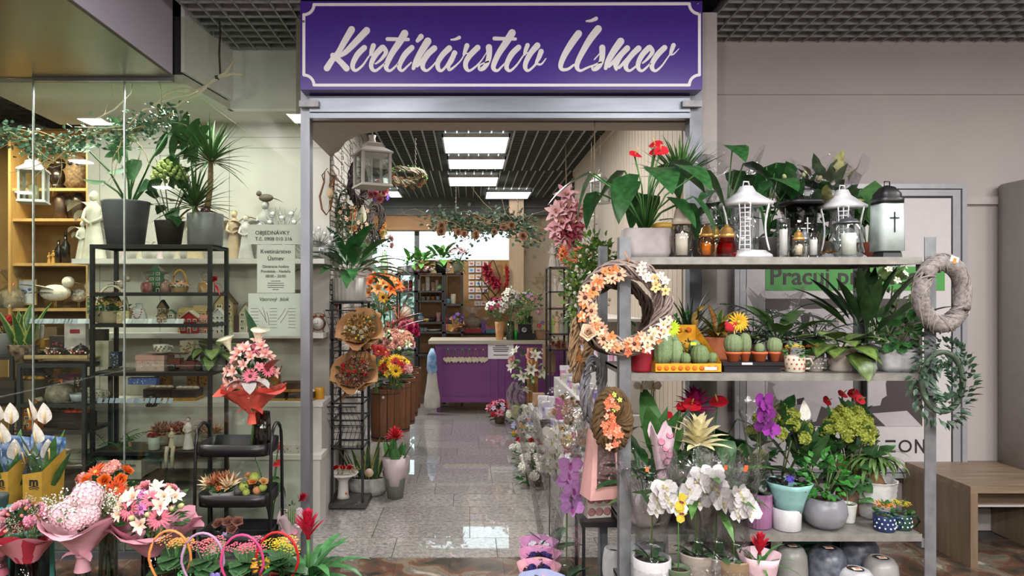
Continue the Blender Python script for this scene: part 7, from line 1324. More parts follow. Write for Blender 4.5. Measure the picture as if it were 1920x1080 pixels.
for i, (px, Y, lb) in enumerate(((18, 3.5, 'white peace lily in blue and gold printed bag, left of two'), (80, 3.5, 'white peace lily in blue and gold printed bag, right of two'))):
    z0 = .27; o = plant('bagged_peace_lily', lb, px, Y, z0, ('square', .055, .12, '3a3a3c'), 'peace', .42, n=8, ratio=.09, col='4f8a44', a=(74, 88), bend=12, spathes=0)
    for dx, h in ((-.035, .58), (.03, .56), (-.01, .46), (.05, .38), (-.06, .36)):
        fl_(o, 'spathe', (dx, -.03, .02 + h), .078, (dx * 2, -.2, 1), ('ece9e0', 'd8b87a'), spin=-PI / 2 + dx * 8)
    m_bag = mt('a8842f', .6, v=.1); m_blue = mt('3a5a86', .6, hx2='8aa4c8', sc=18, thr=(.45, .55))
    part(o, 'bag_back', B().add([(-.075, .03, 0), (.075, .03, 0), (.09, .05, .5), (-.09, .05, .52)], [(0, 1, 2, 3)]).mesh(m_blue)); part(o, 'bag_front', B().add([(-.045, -.075, 0), (.042, -.075, 0), (.052, -.09, .36), (-.045, -.09, .345)], [(0, 1, 2, 3)]).mesh(m_bag)); part(o, 'bag_side', B().add([(-.045, -.075, 0), (-.075, .03, 0), (-.09, .05, .42), (-.045, -.09, .345)], [(0, 1, 2, 3)]).mesh(m_blue)); part(o, 'bag_side', B().add([(.042, -.075, 0), (.075, .03, 0), (.09, .05, .45), (.052, -.09, .36)], [(0, 1, 2, 3)]).mesh(m_bag))
    part(o, 'clear_window', B().add([(-.045, -.09, .345), (.052, -.09, .36), (.08, -.06, .5), (-.07, -.06, .5)], [(0, 1, 2, 3)]).mesh(glass('f4f4f4', .1, .05, .8, 14)))
    text(o, 'm', .012, .29, .06, m_dark, y=-.092, bold=.002); b = B().ribbon([(-.012, .278, .004), (.012, .285, .004), (.036, .278, .004)], T(0, -.089, 0), .001).ribbon([(-.01, .27, .003), (.012, .276, .003), (.032, .27, .003)], T(0, -.089, 0), .001); part(o, 'logo_wave', b.mesh(m_dark)); part(o, 'stand', B().lathe([(.06, -.27), (.05, 0)], 16).mesh(m_dark))
def kal(lb, px, Y, cols, heart, bag=None, charm=None, s=.17, z=.19, fc='4a8a3c'):
    o = plant('kalanchoe', lb, px, Y, z, ('square', .07, .11, bag or '9a7a5a'), 'kal', s, cols=cols, n=6, fr=.2)
    part(o, 'stand', B().lathe([(.06, -z), (.055, 0)], 16).mesh(m_dark))
    if heart:
        P = []
        for k in range(25):
            a = PI * (-.5 + .0) + 2 * PI * k / 24; hx = .085 * (math.sin(a) ** 3 if 0 else math.cos(a)); P.append((.088 * math.cos(a) * (1 - .28 * (math.sin(a) < 0) * (-math.sin(a))), -.075, .21 + .12 * math.sin(a)))
        part(o, 'hoop_handle', B().tube(P, .0055, 7, closed=True).mesh(mt(heart, .35)))
        part(o, 'hoop_stick', B().tube([(0, -.075, .09), (0, -.03, .02)], .003, 4).mesh(mt(heart, .35)))
    if charm:
        c = B()
        if charm == 'snail': c.tube([(.02 * (1 - i / 16) * math.cos(i * .9), 0, .02 * (1 - i / 16) * math.sin(i * .9)) for i in range(14)], .004, 5).tube([(-.005, 0, -.022), (.03, 0, -.02), (.038, 0, .005)], .005, 5); m = mt('5aaa6a', .5)
        elif charm == 'bee': c.ball((0, 0, 0), .018, 0, 10, 6, (1, .4, 1.2)).ball((0, 0, .026), .014, 0, 8, 5, (1, .5, 1)); m = mt('e0a02c', .5, hx2='2a2018', st=(1, 1, 5), sc=14, thr=(.48, .52))
        elif charm == 'butterfly': [c.ball((.014 * math.cos(q), 0, .016 * math.sin(q)), .013, 0, 8, 5, (1, .25, 1)) for q in (.7, 2.4, 3.9, 5.5)]; c.ball((0, -.004, 0), .005); m = mt('8a7ac8', .5)
        else: m = mt('e0c02c')
        if c.v: part(o, 'charm', c.mesh(m), (.055, -.09, .15 if charm != 'bee' else .2))
    return o
kal('orange kalanchoe with peach hoop handle and snail charm', 333, 2.95, ('dba050', 'c8803c'), 'dd8a4a', '9a7048', 'snail'); kal('pink kalanchoe in lilac bag with lilac heart hoop and butterfly charm', 393, 2.92, ('d8707c', 'c8a050'), 'b28ab0', 'b09ab0', 'butterfly'); kal('pink kalanchoe with magenta hoop handle and bee charm', 465, 2.9, ('dd6a80', 'c85a70'), 'c8407a', '8a6a5a', 'bee')
o = kal('red gift bag planted with glossy leaves under a red heart hoop', 529, 2.93, ('e0c030', '3a2a18'), 'b8141f', 'b01420', None); fl_(o, 'daisy', (-.05, -.07, .2), .028, (0, -1, .2), ('e0c030', '3a2a18'))
plant('red_guzmania', 'red guzmania with long arching leaves in a kraft paper pot cover', 578, 3.0, .13, ('square', .075, .15, '9a6f42'), 'brom', .3, fc='b81c3c', fc2='d83a50', fs=.33, n=22, ratio=.09, fh=.6, col='3f8a44', head_='cockscomb'); o = bpy.data.objects['red_guzmania']; part(o, 'stand', B().lathe([(.06, -.13), (.055, 0)], 16).mesh(m_dark))
# ================================================================ INSIDE THE DOORWAY, LEFT SIDE
t = thing('display_step', 'low white platform along the stone wall carrying the wooden tubs', 'display unit', (0, 0, 0))
part(t, 'platform', B().box(-.98, -.63, 5.38, 7.3, 0, .354).mesh(m_offw)); part(t, 'raised_step', B().box(-.98, -.86, 5.2, 6.7, .356, .75).mesh(m_offw))
m_tub = wood('4a2c16', '7a4c28', 3, (9, 9, 1), .5)
def tub(lb, x, Y, z, r, h, n=12):
    t = thing('wooden_tub', lb, 'tub', (x, Y, z)); me = cached(('stave', r, h), lambda: (lambda w: B().add([(-w * .92, 0, 0), (w * .92, 0, 0), (w, -.008, h), (-w, -.008, h), (-w * .92, .012, 0), (w * .92, .012, 0), (w, .004, h), (-w, .004, h)], [(0, 1, 2, 3), (5, 4, 7, 6), (0, 3, 7, 4), (1, 5, 6, 2), (3, 2, 6, 7)], 0, None, False).mesh(m_tub))(math.tan(PI / n) * r * .97))
    for k in range(n): a = 2 * PI * k / n; part(t, 'stave', me, (r * math.sin(a), -r * math.cos(a), 0), (0, 0, a))
    for q in (.05, .88): part(t, 'hoop', B().lathe([(r * 1.04 + .006 * q, h * q), (r * 1.05 + .008 * q, h * (q + .035))], n, 0, Rz(PI / n)).mesh(m_dark))
    part(t, 'filling', B().lathe([(r * .9, h * .5), (.001, h * .51)], 12).mesh(m_dark)); part(t, 'tag', B().lathe([(.012, 0), (.012, .002)], 12, 0, T(0, -r - .02, h * .86) @ Rx(PI / 2)).mesh(m_offw)); return t
TB = [(724, 5.5, 'nearest wooden tub holding yellow and red gerberas'), (744, 5.85, 'second wooden tub from the entrance'), (755, 6.2, 'third wooden tub from the entrance'), (762, 6.6, 'fourth wooden tub, with the pink roses behind it'), (768, 7.05, 'farthest wooden tub at the platform end')]
for i, (px, Y, lb) in enumerate(TB): tub(lb, X(px, Y) if i else X(722, Y), Y, .355, .108, .41)
def ib(lb, px, py, Y, r, fl, wrap=None, **k): return bouquet('bouquet', lb, (X(px, Y), Y, Zz(py, Y) - .28), r, .28, fl, wrap, **k)
ib('yellow gerbera bunch with red gerberas above the nearest tub', 738, 700, 5.45, .16, [('gerbera', ('dcae20', '3a2410'), .36, 6), ('gerbera', ('a81a24', '3a1a10'), .34, 8), ('five', ('e8c838', 'b08020'), .22, 6), ('carn', ('d8a8a8', 'e0c0a0'), .3, 3)], fn=110, dome=.8, fol='4a7a3a')
ib('dark red gerbera bunch between the kraft bouquets and the yellow ones', 705, 668, 5.25, .1, [('gerbera', ('a81c20', 'd89a30'), .5, 5), ('gerbera', ('c83a24', '5a2010'), .5, 2)], fn=40)
ib('pale pink and peach rose bunch in the middle tub', 738, 655, 5.85, .2, [('rose', ('d8a098', 'd8a098'), .24, 12), ('carn', ('e0a890', 'd8a080'), .2, 14), ('alstro', ('e8e4c8', 'b8c070', 'd8dcb0'), .25, 9), ('bud', ('dce0b0', '6a8a4a'), .2, 8)], fn=90, fol='5f8a4a')
ib('deep pink rose and magenta bunch at the back tubs', 752, 630, 6.3, .18, [('rose', ('d07080', 'd07080'), .3, 10), ('peony', ('b02858', 'b02858'), .3, 5), ('rose', ('e0a090', 'e0a090'), .24, 5)], fn=80)
ib('orange lily bunch behind the white planter', 714, 560, 5.75, .17, [('lily', ('de6a2a', 'a03818'), .42, 9), ('lily', ('e8a868', 'c87830'), .38, 5), ('daisy', ('e8a020', '4a2a10'), .34, 3)], fn=110, fol='4a7f3c', dome=1.1)
ib('small red posy low behind the wire rack', 622, 575, 5.1, .05, [('five', ('c83020', 'c83020'), .4, 6)], fn=30)
t = thing('strelitzia', 'tall orange bird of paradise stems above the tubs', 'flower', (X(735, 5.9), 5.9, .5))
for dx, dz, s, d in ((.0, 1.03, .17, (.5, -.2, .35)), (-.05, .88, .1, (.2, -.2, .9)), (.06, .8, .12, (.7, -.1, .5))):
    part(t, 'flower_stalk', B().tube([(0, 0, 0), (dx * .5, 0, dz * .6), (dx - .03, 0, dz)], .006, 5).mesh(green(G_MD))); part(t, 'strelitzia_head', head('strel', 'e0762a', '7a3a30', '4a5a9a'), (dx, 0, dz), (0, -.3, .2), s)
for dx, dz in ((.13, .78), (.16, .72)): lf(t, 'lance', .24, .12, 30, 20, .2, (dx - .1, 0, dz), 0, 'b87a68', name='bract')
# wire magazine rack
t = thing('wire_rack', 'black wire display rack with slanted baskets just inside the entrance', 'rack', (0, 0, 0)); m_wr = mt('252628', .45, .3)
a0, a1, b0, b1 = X(622, 4.85), X(679, 4.85), 4.86, 5.18
part(t, 'base', B().box(a0 - .06, a1 + .03, b0 - .04, b1, .012, .04).mesh(mt('3a3836', .5)))
for x in (a0, a1):
    for y in (b0, b1 - .02): part(t, 'post', B().box(x - .009, x + .009, y, y + .018, .04, 1.455).mesh(m_wr))
for z in (1.45, 1.19, .98, .74, .42, .62): part(t, 'crossbar', B().box(a0, a1, b0, b0 + .012, z - .006, z + .006).box(a0, a1, b1 - .02, b1 - .008, z - .006, z + .006).box(a0 - .006, a0 + .006, b0, b1, z - .006, z + .006).box(a1 - .006, a1 + .006, b0, b1, z - .006, z + .006).mesh(m_wr))
part(t, 'top_plate', B().box(a0 - .02, a1 + .02, b0, b1, 1.452, 1.462).mesh(m_wr))
for z, s in ((.86, 1), (.63, -1), (.5, 1), (1.02, 1), (1.3, -1)):
    b = B(); 
    for i in range(8): x = a0 + (a1 - a0) * i / 7; b.tube([(x, b0 + .01, z - .08), (x, b0 - .05, z - .05), (x + .04 * s, b0 - .09, z + .1)], .002, 4)
    for q in range(4): b.tube([(a0 + .01 * q * s, b0 - .05 - .012 * q, z - .05 + .05 * q), (a1 + .01 * q * s, b0 - .05 - .012 * q, z - .05 + .05 * q)], .0025 if q < 3 else .005, 4)
    part(t, 'wire_basket', b.mesh(m_wr))
plant('peace_lily', 'large peace lily in a white fluted pot on top of the wire rack', 655, 5.0, 1.463, ('flute', .125, .165, 'b8b5ae'), 'peace', .5, n=42, ratio=.095, col='2f7034', spathes=1, a=(22, 84), up=.95)
for lb, px, py, r, c, tl in (('dried flower bouquet in brown kraft paper, upper of the two on the wire rack', 672, 612, .125, ('8f6a40', 'c8a040', '6a4a30'), .9), ('dried flower bouquet in brown kraft paper with red blooms, lower of the two', 662, 693, .125, ('a88a6a', '8a2a24', '5a4a44'), .9)):
    Y = 4.7; o = bouquet('bouquet', lb, (X(px, Y) + .03, Y + .17, Zz(py, Y) - .14), r, .22, [('dried', c, .3, 14), ('bud', ('c8a030' if 'upper' in lb else '8a1a22', '8a7a4a'), .12, 14), ('carn', ('b8a890' if 'upper' in lb else 'a01c28', 'a89878'), .15, 6)], 'a5784e', tilt=(tl, -.15), fn=50, fol='5a5a34', wsc=1.1, dome=.35, wh=1.05)
for i in range(4): solo('paper_fan', 'folded kraft paper sheaf sticking out of the wire rack', 'paper', cached('fan', lambda: B().add([(0, 0, 0), (.02, 0, 0), (.14, -.02, .12), (.08, -.02, .17)], [(0, 1, 2, 3)]).add([(0, .003, 0), (.02, .003, 0), (.14, -.017, .12), (.08, -.017, .17)], [(3, 2, 1, 0)]).mesh(mt('8a6840', .8, hx2='4a2a20', sc=30))), (X(640, 4.8) + .01 * i, 4.78 - .01 * i, (.78, 1.02)[i % 2] + .01 * i), .1 * i, group='kraft paper sheaves in the wire rack')
t = thing('cake_stand', 'white fluted cake stand with a red rose arrangement on the rack base', 'stand', (X(642, 4.95), 4.98, .042)); part(t, 'stand_body', B().lathe([(.05, 0), (.04, .02), (.035, .12), (.06, .15), (.1, .165), (.11, .18), (.095, .175), (.001, .17)], 30, mod=lambda a, z: 1 + .05 * math.sin(12 * a) * (z > .15)).mesh(m_offw)); part(t, 'orange_sticker', B().lathe([(.009, 0), (.009, .001)], 10, 0, T(.03, -.036, .04) @ Rx(PI / 2)).mesh(mt('f0702c')))
for dx in (-.05, .0, .05): fl_(t, 'rose', (dx, -.02, .215), .035, (dx * 4, -.5, 1), ('a01422', 'a01422'))
for i in range(9): fl_(t, 'spray', (.07 * math.cos(i * 2.4), .05 * math.sin(i * 2.4), .18), .04, (math.cos(i), math.sin(i), 1), ('d8c8a8', '8a7a5a'))
plant('snake_plant_bowl', 'yellow-edged snake plants in a white woven oval bowl on the floor', 690, 5.2, .0, ('wovenbowl', .16, .14, 'a8a6a2', '8a8884', 1, .7), 'snake', .3, n=14, w=.13, col='35633a', col2='b5ae48', x=1.3, spread=.2)
o = bpy.data.objects['snake_plant_bowl']; part(o, 'round_tag', B().lathe([(.032, 0), (.032, .002)], 20, 0, Rx(PI / 2)).mesh(mt('c89ab0', .6, hx2='b8b060', sc=12)), (.03, -.14, .2)); part(o, 'tag_stick', B().tube([(.03, -.139, .2), (.02, -.1, .1)], .002, 4).mesh(m_offw))
plant('wrapped_bromeliad', 'red bromeliad in pink-white printed wrap and grey-green pot on the floor', 741, 5.12, 0, ('taper', .078, .15, '6c7068'), 'brom', .36, fc='c02430', fc2='e08a70', n=9, ratio=.16, a=(72, 88), bend=15, fs=.25, fh=.85, col='4a8a40')
o = bpy.data.objects['wrapped_bromeliad']; part(o, 'wrapping', B().lathe([(.07, .1), (.09, .22), (.1, .3)], 24, mod=lambda a, z: 1 + .08 * math.sin(3 * a)).mesh(mt('c3b3b6', .6, hx2='b06a88', sc=9, thr=(.6, .66)))); m_ = o.children[-1].data
t = thing('alarm_clock', 'copper twin-bell alarm clock on the end of the lower wall shelf', 'clock', (X(597, 4.78), 4.78, 1.244)); m_cu = mt('8a6450', .3, .8); part(t, 'case', B().lathe([(.042, -.02), (.05, -.015), (.05, .015), (.001, .02)], 26, 0, T(0, 0, .065) @ Rx(PI / 2)).mesh(m_cu)); part(t, 'dial', B().lathe([(.041, 0), (.001, .001)], 24, 0, T(0, -.021, .065) @ Rx(PI / 2)).mesh(m_offw))
part(t, 'hands', B().box(-.001, .001, -.024, -.023, .065, .09).box(-.02, 0, -.024, -.023, .064, .067).mesh(m_dark)); part(t, 'handle', B().tube([(.03 * math.cos(k * PI / 6), 0, .12 + .018 * math.sin(k * PI / 6)) for k in range(7)], .003, 5).mesh(m_cu))
for s in (-1, 1): part(t, 'bell', B().ball((s * .028, 0, .118), .018, 0, 10, 6, (1, 1, .8)).mesh(m_cu)); part(t, 'foot', B().tube([(s * .03, 0, .03), (s * .04, 0, .003)], .005, 5).mesh(m_cu))
# hung on the stone wall
def chain(lb, px, Y, y0, y1, col='8a8680'):
    me = cached(('chain', col), lambda: B().tube([(.006 * math.cos(k * PI / 4), 0, .013 * math.sin(k * PI / 4)) for k in range(8)], .0022, 4, closed=True).mesh(mt(col, .4, .5))); t = thing('chain', lb, 'chain', (X(px, Y), Y, Zz(y0, Y))); n = int((y1 - y0) * U(Y) / .02); b = B()
    for i in range(n): M = T(0, 0, -.02 * i) @ Rz(i % 2 * PI / 2); b.tube([M @ Vector((.006 * math.cos(k * PI / 3), 0, .013 * math.sin(k * PI / 3))) for k in range(6)], .0022, 4, closed=True)
    part(t, 'links', b.mesh(mt(col, .4, .5)), kind='stuff'); return t
chain('pale metal chain hanging in front of the stone wall, left of two', 641, 5.1, 266, 480); chain('dark metal chain hanging in front of the stone wall, right of two', 657, 5.5, 272, 470, '5a5652')
t = thing('twig_ornament', 'brown looped twig ornament with orange leaves on the stone wall edge', 'ornament', (X(617, 4.96), 4.86, Zz(370, 4.9))); b = B()
for s in (-1, 1): b.tube([(s * .01, 0, .18), (s * .035 + .02, 0, .1), (s * .045, .0, -.0), (s * .03, 0, -.09), (0, 0, -.13)], [.004, .007, .008, .007, .004], 6).tube([(s * .035 + .02, 0, .1), (s * .05 + .02, 0, .15), (s * .01 + .02, 0, .2)], .004, 5)
part(t, 'twigs', b.mesh(mt('5f3a24', .8))); [lf(t, 'lance', .12, .12, a, 30, z_, (.02, -.01, zz), 0, c) for a, z_, zz, c in ((40, .2, .05, 'c8823a'), (-80, .1, .0, 'd88a2c'), (60, -.4, .06, 'b87a40'), (-70, .5, -.02, 'd0903c'))]; part(t, 'seed_pod', B().ball((.03, -.01, .02), .03, 0, 9, 6, (.8, .7, 1.2)).mesh(mt('a08a68', .8)))
wreath('oval garland wreath of greenery and peach roses on the stone wall', (X(648, 5.15), 5.15, Zz(402, 5.15)), .06, .045, '5a6a4a', (0, 0, .7), [('rose', ('d89a7c', 'd89a7c'), .03, -80, 80, 9), ('five', ('d8b09a', 'c8a040'), .02, -90, 250, 12)], rz=1.9, fol='6f8f6a', fln=160, strands=6)
wreath('brown dried wreath behind the greenery oval on the stone wall', (X(668, 5.55), 5.55, Zz(408, 5.55)), .07, .04, '4f3a2c', (0, 0, .9), [('five', ('c8b090', 'a88a50'), .022, 0, 360, 8)], rz=1.7, strands=12)
t = thing('spathe_ornament', 'white artificial spathe bloom hanging beside the dried wreath', 'flower', (X(681, 5.4), 5.35, Zz(422, 5.4))); fl_(t, 'spathe', (0, 0, 0), .1, (.1, -.3, 1), ('d8d4c4', 'b0a850'), spin=-1.4)
sq_lantern('large white house-shaped lantern hanging under the soffit', (X(698, 4.75), 4.75, Zz(352, 4.75)), .205, .335, 'aca6a0', .45, 0, None); bpy.data.objects['lantern.001'].name = 'lantern'
part(bpy.data.objects['lantern.001'], 'finial', B().lathe([(.03, .3), (.02, .34), (.028, .36), (.001, .365)], 12).mesh(m_offw)); part(bpy.data.objects['lantern.001'], 'cord', B().tube([(0, 0, .36), (0, 0, .48)], .002, 4).mesh(m_offw))
wreath('dark vine wreath hanging edge-on left of the white lantern', (X(671, 5.0), 5.0, Zz(345, 5.0)), .1, .03, '2f2420', (0, 0, 1.2), rz=1.3, strands=12)
t = wreath('flat hanging wreath with greenery below the shop ceiling', (X(763, 5.6), 5.6, Zz(330, 5.6)), .14, .025, '8a8070', (1.35, 0, 0), [('rose', ('c8a078', 'c8a078'), .035, 180, 360, 6)], strands=12, fol='6a9a3c', fln=200)
for k in range(6): fl_(t, 'magnolia', (.13 * math.cos(PI + k * .62), .14 * math.sin(PI + k * .62) * .2 - .02, .03 + .13 * 0), .045, (R.uniform(-.3, .3), .8, .3), ('c8a888', 'b89058'))
chain('thin chain holding the flat greenery wreath', 779, 5.6, 262, 322)
def cluster(lb, px, py, Y, fl, r, fol=G_DK, n=30, name='flower_cluster_ornament'):
    t = thing(name, lb, 'artificial flowers', (X(px, Y), Y, Zz(py, Y))); foliage(t, (0, 0, 0), r * .8, n, .45, .13, fol)
    for k, c, s, m in fl:
        for i in range(m): a = R.uniform(0, 6.3); e = R.uniform(0, 1.2); d = (math.cos(a) * math.sin(e), -math.cos(e), math.sin(a) * math.sin(e)); fl_(t, k, (d[0] * r, d[1] * r * .8, d[2] * r), r * s, d, c)
    return t
cluster('pink rose and violet flower ball beside the white lantern', 707, 365, 5.3, [('rose', ('c87a80', 'c87a80'), .42, 6), ('five', ('7a5ac0', 'c0b060'), .25, 6), ('five', ('d8c0a0', 'b08a50'), .25, 5)], .1)
t = wreath('grey willow wreath with yellow blooms on the white column', (X(705, 6.3), 6.3, Zz(416, 6.3)), .08, .035, '6a625c', (0, 0, .9), [('rose', ('d8c888', 'd8c888'), .04, -80, -10, 4), ('five', ('d87a40', 'c86a30'), .03, -80, 0, 4)], rz=1.7)
cluster('pale pink and white blossom spray beside the green vase', 712, 455, 6.6, [('rose', ('d8a8a8', 'd8a8a8'), .3, 5), ('five', ('d8d0c8', 'c0b070'), .25, 7), ('spray', ('5a7a4a', '5a7a4a'), .7, 4)], .14)
# ================================================================ BACK OF THE SHOP
YR = 9.5; q = lambda px: X(px, YR)
def zr(py): return Zz(py, YR)
def rack2(lb, x0, x1, ztop, sh, back=None):
    t = thing('shop_rack', lb, 'rack', (0, 0, 0))
    for x in (q(x0), q(x1) - .025):
        for y in (YR, YR + .33): part(t, 'post', B().box(x, x + .025, y, y + .025, 0, ztop).mesh(m_black))
    for z in [ztop] + sh: part(t, 'shelf', B().box(q(x0), q(x1), YR, YR + .355, z - .025, z).mesh(mt('2a2826', .5)))
    if back: part(t, 'back_panel', B().box(q(x0) + .03, q(x1) - .03, YR + .34, YR + .35, .1, ztop - .03).mesh(mt(back, .7)))
rack2('tall black rack against the window, narrow left bay', 743, 780, zr(512), [zr(545), zr(604), zr(655), zr(700)]); rack2('tall black rack with wooden back and candle shelves, middle bay', 780.5, 832, zr(512), [zr(545), zr(563), zr(604), zr(622), zr(665)], '8a6846'); rack2('tall black rack with packets, right bay beside the kraft board', 832.5, 868, zr(512), [zr(570), zr(622)], '8a6846')
def simple(name, lb, cat, px, z, me, sc=1, Y=YR + .15, g=None, rz=0): return solo(name, lb, cat, me, (X(px, Y), Y, z), rz, g, sc)
cyl = lambda c, r=.03, h=.1, m=.5: cached(('cyl', c, r, h), lambda: B().lathe([(r, 0), (r * 1.02, h * .05), (r, h * .97), (r * .8, h), (.001, h * .98)], 16).mesh(mt(c, m)))
for px, c, r, h, lb in ((750, '7a7a78', .035, .1, 'grey tin in the left rack bay'), (761, '8f7a62', .03, .14, 'taupe pillar candle in the left rack bay'), (770, '96262e', .026, .15, 'red pillar candle in the left rack bay')): simple('candle', lb, 'candle', px, zr(545), cyl(c, r, h))
for px, c, r, h, lb in ((785, 'c9bfae', .03, .16, 'tall cream pillar candle, first on the candle shelf'), (794, 'a08a68', .026, .1, 'short brown pillar candle beside the tall cream one'), (802, 'c5c0b0', .032, .2, 'tallest ivory candle in clear wrap on the candle shelf'), (812, 'a58a70', .03, .12, 'wrapped tan candle in the middle of the candle shelf'), (819, 'b09a88', .024, .15, 'slim wrapped candle near the green ball candle')): simple('candle', lb, 'candle', px, zr(545), cyl(c, r, h))
simple('ball_candle', 'pale green ball candle at the right of the candle shelf', 'candle', 824, zr(545) + .05, cached('bc', lambda: B().ball((0, 0, 0), .05, 0, 14, 9).mesh(mt('8fb07a', .4))))
for px, c, lb in ((794, '8fa08a', 'small jar candle with pale green wax'), (803, 'b8a08a', 'small jar candle with beige wax'), (812, 'c8703a', 'small jar candle with orange wax'), (821, 'b5b8c0', 'small jar candle with white wax')): simple('jar_candle', lb, 'candle', px, zr(563), cached(('jc', c), lambda: B().lathe([(.026, 0), (.028, .055), (.02, .06)], 14).lathe([(.028, .055), (.028, .075), (.001, .075)], 14, 1).mesh([mt(c, .3), m_dark])))
for i, (px, c) in enumerate(((836, 'b02838'), (844, '3a4a8a'), (852, '5a8a4a'))): 
    for j in (0, 1): box('small %s printed packet on the %s row of the packet shelf' % (('red', 'blue', 'green')[i] if not j else ('pink', 'yellow', 'crimson')[i], 'lower' if j else 'upper'), px + 2 * (px > 850), YR + .1 + .1 * (1 - j), zr(622) + (.003 if j else .113), .055, .1, .02, (c if not j else ('c85a70', 'd8b83a', 'a82040')[i]), name='packet', cat='packet', dots='e8d8c8')
simple('tin', 'tall cream tin on the upper right shelf', 'tin', 850, zr(570), cyl('c5bfa8', .035, .14)); simple('tin', 'small teal tin beside the cream tin', 'tin', 840, zr(570), cyl('5f8a98', .035, .07)); simple('vase', 'pink waisted vase on the lower middle shelf', 'vase', 822, zr(604), cached('pv', lambda: B().lathe([(.035, 0), (.025, .06), (.035, .13)], 16).mesh(mt('c89aa0', .4)))); simple('gift', 'blue and white wrapped gift on the lower middle shelf', 'gift', 789, zr(604), cached('bg', lambda: B().ball((0, 0, .045), .055, 0, 9, 6, (1, .8, .8)).ball((0, 0, .1), .03, 1, 8, 5).mesh([mt('a5b0b8', .5), mt('4a90b8', .4)])))
simple('figurine', 'dark sleeping figurine beside the pink vase', 'figurine', 808, zr(604), cached('df', lambda: B().ball((0, 0, .03), .04, 0, 10, 6, (1.7, .8, .8)).ball((.06, 0, .05), .022).mesh(mt('2a2a2e')))); simple('plate', 'stack of white plates on the low middle shelf', 'plate', 813, zr(622), cached('pl', lambda: B().lathe([(.05, 0), (.1, .015), (.1, .03), (.001, .03)], 24).mesh(m_offw))); simple('bowl', 'yellow bowl beside the dark figurine', 'bowl', 800, zr(604), cached('yb', lambda: B().lathe([(.03, 0), (.05, .045), (.045, .045), (.001, .02)], 18).mesh(mt('c8a85a')))); 
for px, c in ((791, '8aa8b8'), (797, 'a0a4a8')): simple('glass_jar', '%s small jar on the low middle shelf' % ('blue' if px == 791 else 'grey'), 'jar', px, zr(622), cyl(c, .03, .05))
t = thing('goose_figurine', 'cream ceramic goose with long neck on the left rack bay', 'figurine', (X(760, YR), YR + .12, zr(604))); part(t, 'body', B().ball((0, 0, .12), .085, 0, 14, 9, (1.1, .8, 1.25)).tube([(.0, 0, .18), (-.03, 0, .26), (.02, 0, .34), (.05, 0, .37)], [.04, .022, .02, .022], 8).ball((.055, 0, .375), .03, 0, 10, 6, (1.4, 1, 1)).mesh(mt('a9a292', .6)))
for px, c in ((746, '6a7a4a'), (754, '7a4a3a'), (773, '8a5a30')): simple('small_pot', {746: 'olive', 754: 'maroon', 773: 'amber'}[px] + ' little pot beside the goose', 'pot', px, zr(604), cyl(c, .028, .055), Y=YR + .08)
for px, k, s, pot, lb in ((752, 'none', .1, ('round', .06, .1, 'b0aca0'), 'pale owl-shaped pot at the left end of the rack top'), (769, 'peace', .3, ('trough', .09, .11, '8f8f92'), 'leafy plant in grey speckled trough on the rack top'), (792, 'peace', .36, ('trough', .12, .1, '8a3a26'), 'bright green arching plant in a terracotta trough on the rack top'), (827, 'peace', .4, ('taper', .085, .16, '33363c'), 'large bright peace lily in a dark pot on the rack top'), (859, 'bushy', .26, ('taper', .08, .15, 'a9ab90'), 'pink and white blossoms in a pale square pot on the rack top')):
    kw = dict(n=22, ratio=.13, col='5aa040', a=(10, 85)) if k == 'peace' else (dict(fl='five', nf=18, fr=.16, cols=('d8b0b0', '8a2a30'), n=50, h=.8) if k == 'bushy' else {})
    plant('window_plant', lb, px, YR + .18, zr(512), pot, k, s, **kw)
for i, px in enumerate((784, 797, 809, 840)): bird(('leftmost white dove ornament before the terracotta trough', 'middle white dove ornament before the terracotta trough', 'white dove ornament between trough and dark pot', 'white dove ornament right of the dark pot')[i], px, YR + .04, zr(512), .09, 'c5c2bc', 1.1)
simple('vase', 'frosted green glass vase before the window on the left', 'vase', 721, zr(512), cached('gv', lambda: B().lathe([(.05, 0), (.055, .12), (.035, .3), (.04, .32)], 18).mesh(mt('8fa890', .3)))); solo('window_ledge', 'white ledge box under the green vase by the window', 'ledge', B().box(q(706), q(741), YR, YR + .3, zr(516), zr(512)).box(q(708), q(712), YR + .02, YR + .05, 0, zr(516)).box(q(735), q(739), YR + .02, YR + .05, 0, zr(516)).mesh(mt('6a6e70')), (0, 0, 0))
t = thing('magnolia_branch', 'burgundy-red magnolia blooms on a looped twig on the kraft board', 'ornament', (X(918, 10.5), 10.5, Zz(530, 10.5))); b = B(); P = lambda a, c: (X(a, 10.5) - X(918, 10.5), 0, Zz(c, 10.5) - Zz(530, 10.5))
for pts in (((925, 487), (905, 510), (897, 530), (905, 550), (918, 565)), ((925, 487), (938, 520), (936, 545), (925, 558), (921, 578)), ((900, 520), (930, 555)), ((935, 520), (903, 553)), ((908, 500), (938, 545)), ((921, 590), (921, 570), (912, 545))): b.tube([P(*p) for p in pts], .008, 5)
part(t, 'twigs', b.mesh(mt('3a2a20', .8)))
for a, c in ((912, 505), (925, 527), (916, 518), (932, 534)): fl_(t, 'magnolia', tuple(Vector(P(a, c)) + Vector((0, -.05, 0))), .11, (R.uniform(-.4, .4), -1, .2), ('a01c30', '5a1018', '7a1424'))
t = thing('berry_garland', 'red artificial flower garland hanging beside the wooden pillar', 'garland', (X(950, 10.4), 10.45, Zz(535, 10.4)))
for i in range(7): fl_(t, 'carn', (R.uniform(-.02, .02), 0, .26 - i * .06), .04, (0, -1, .1), ('a81a28', 'a81a28'))
cc = ('d8d4cc', 'c8ccd4', 'd8c8c0', 'd4d0b8', 'cfd4d8')
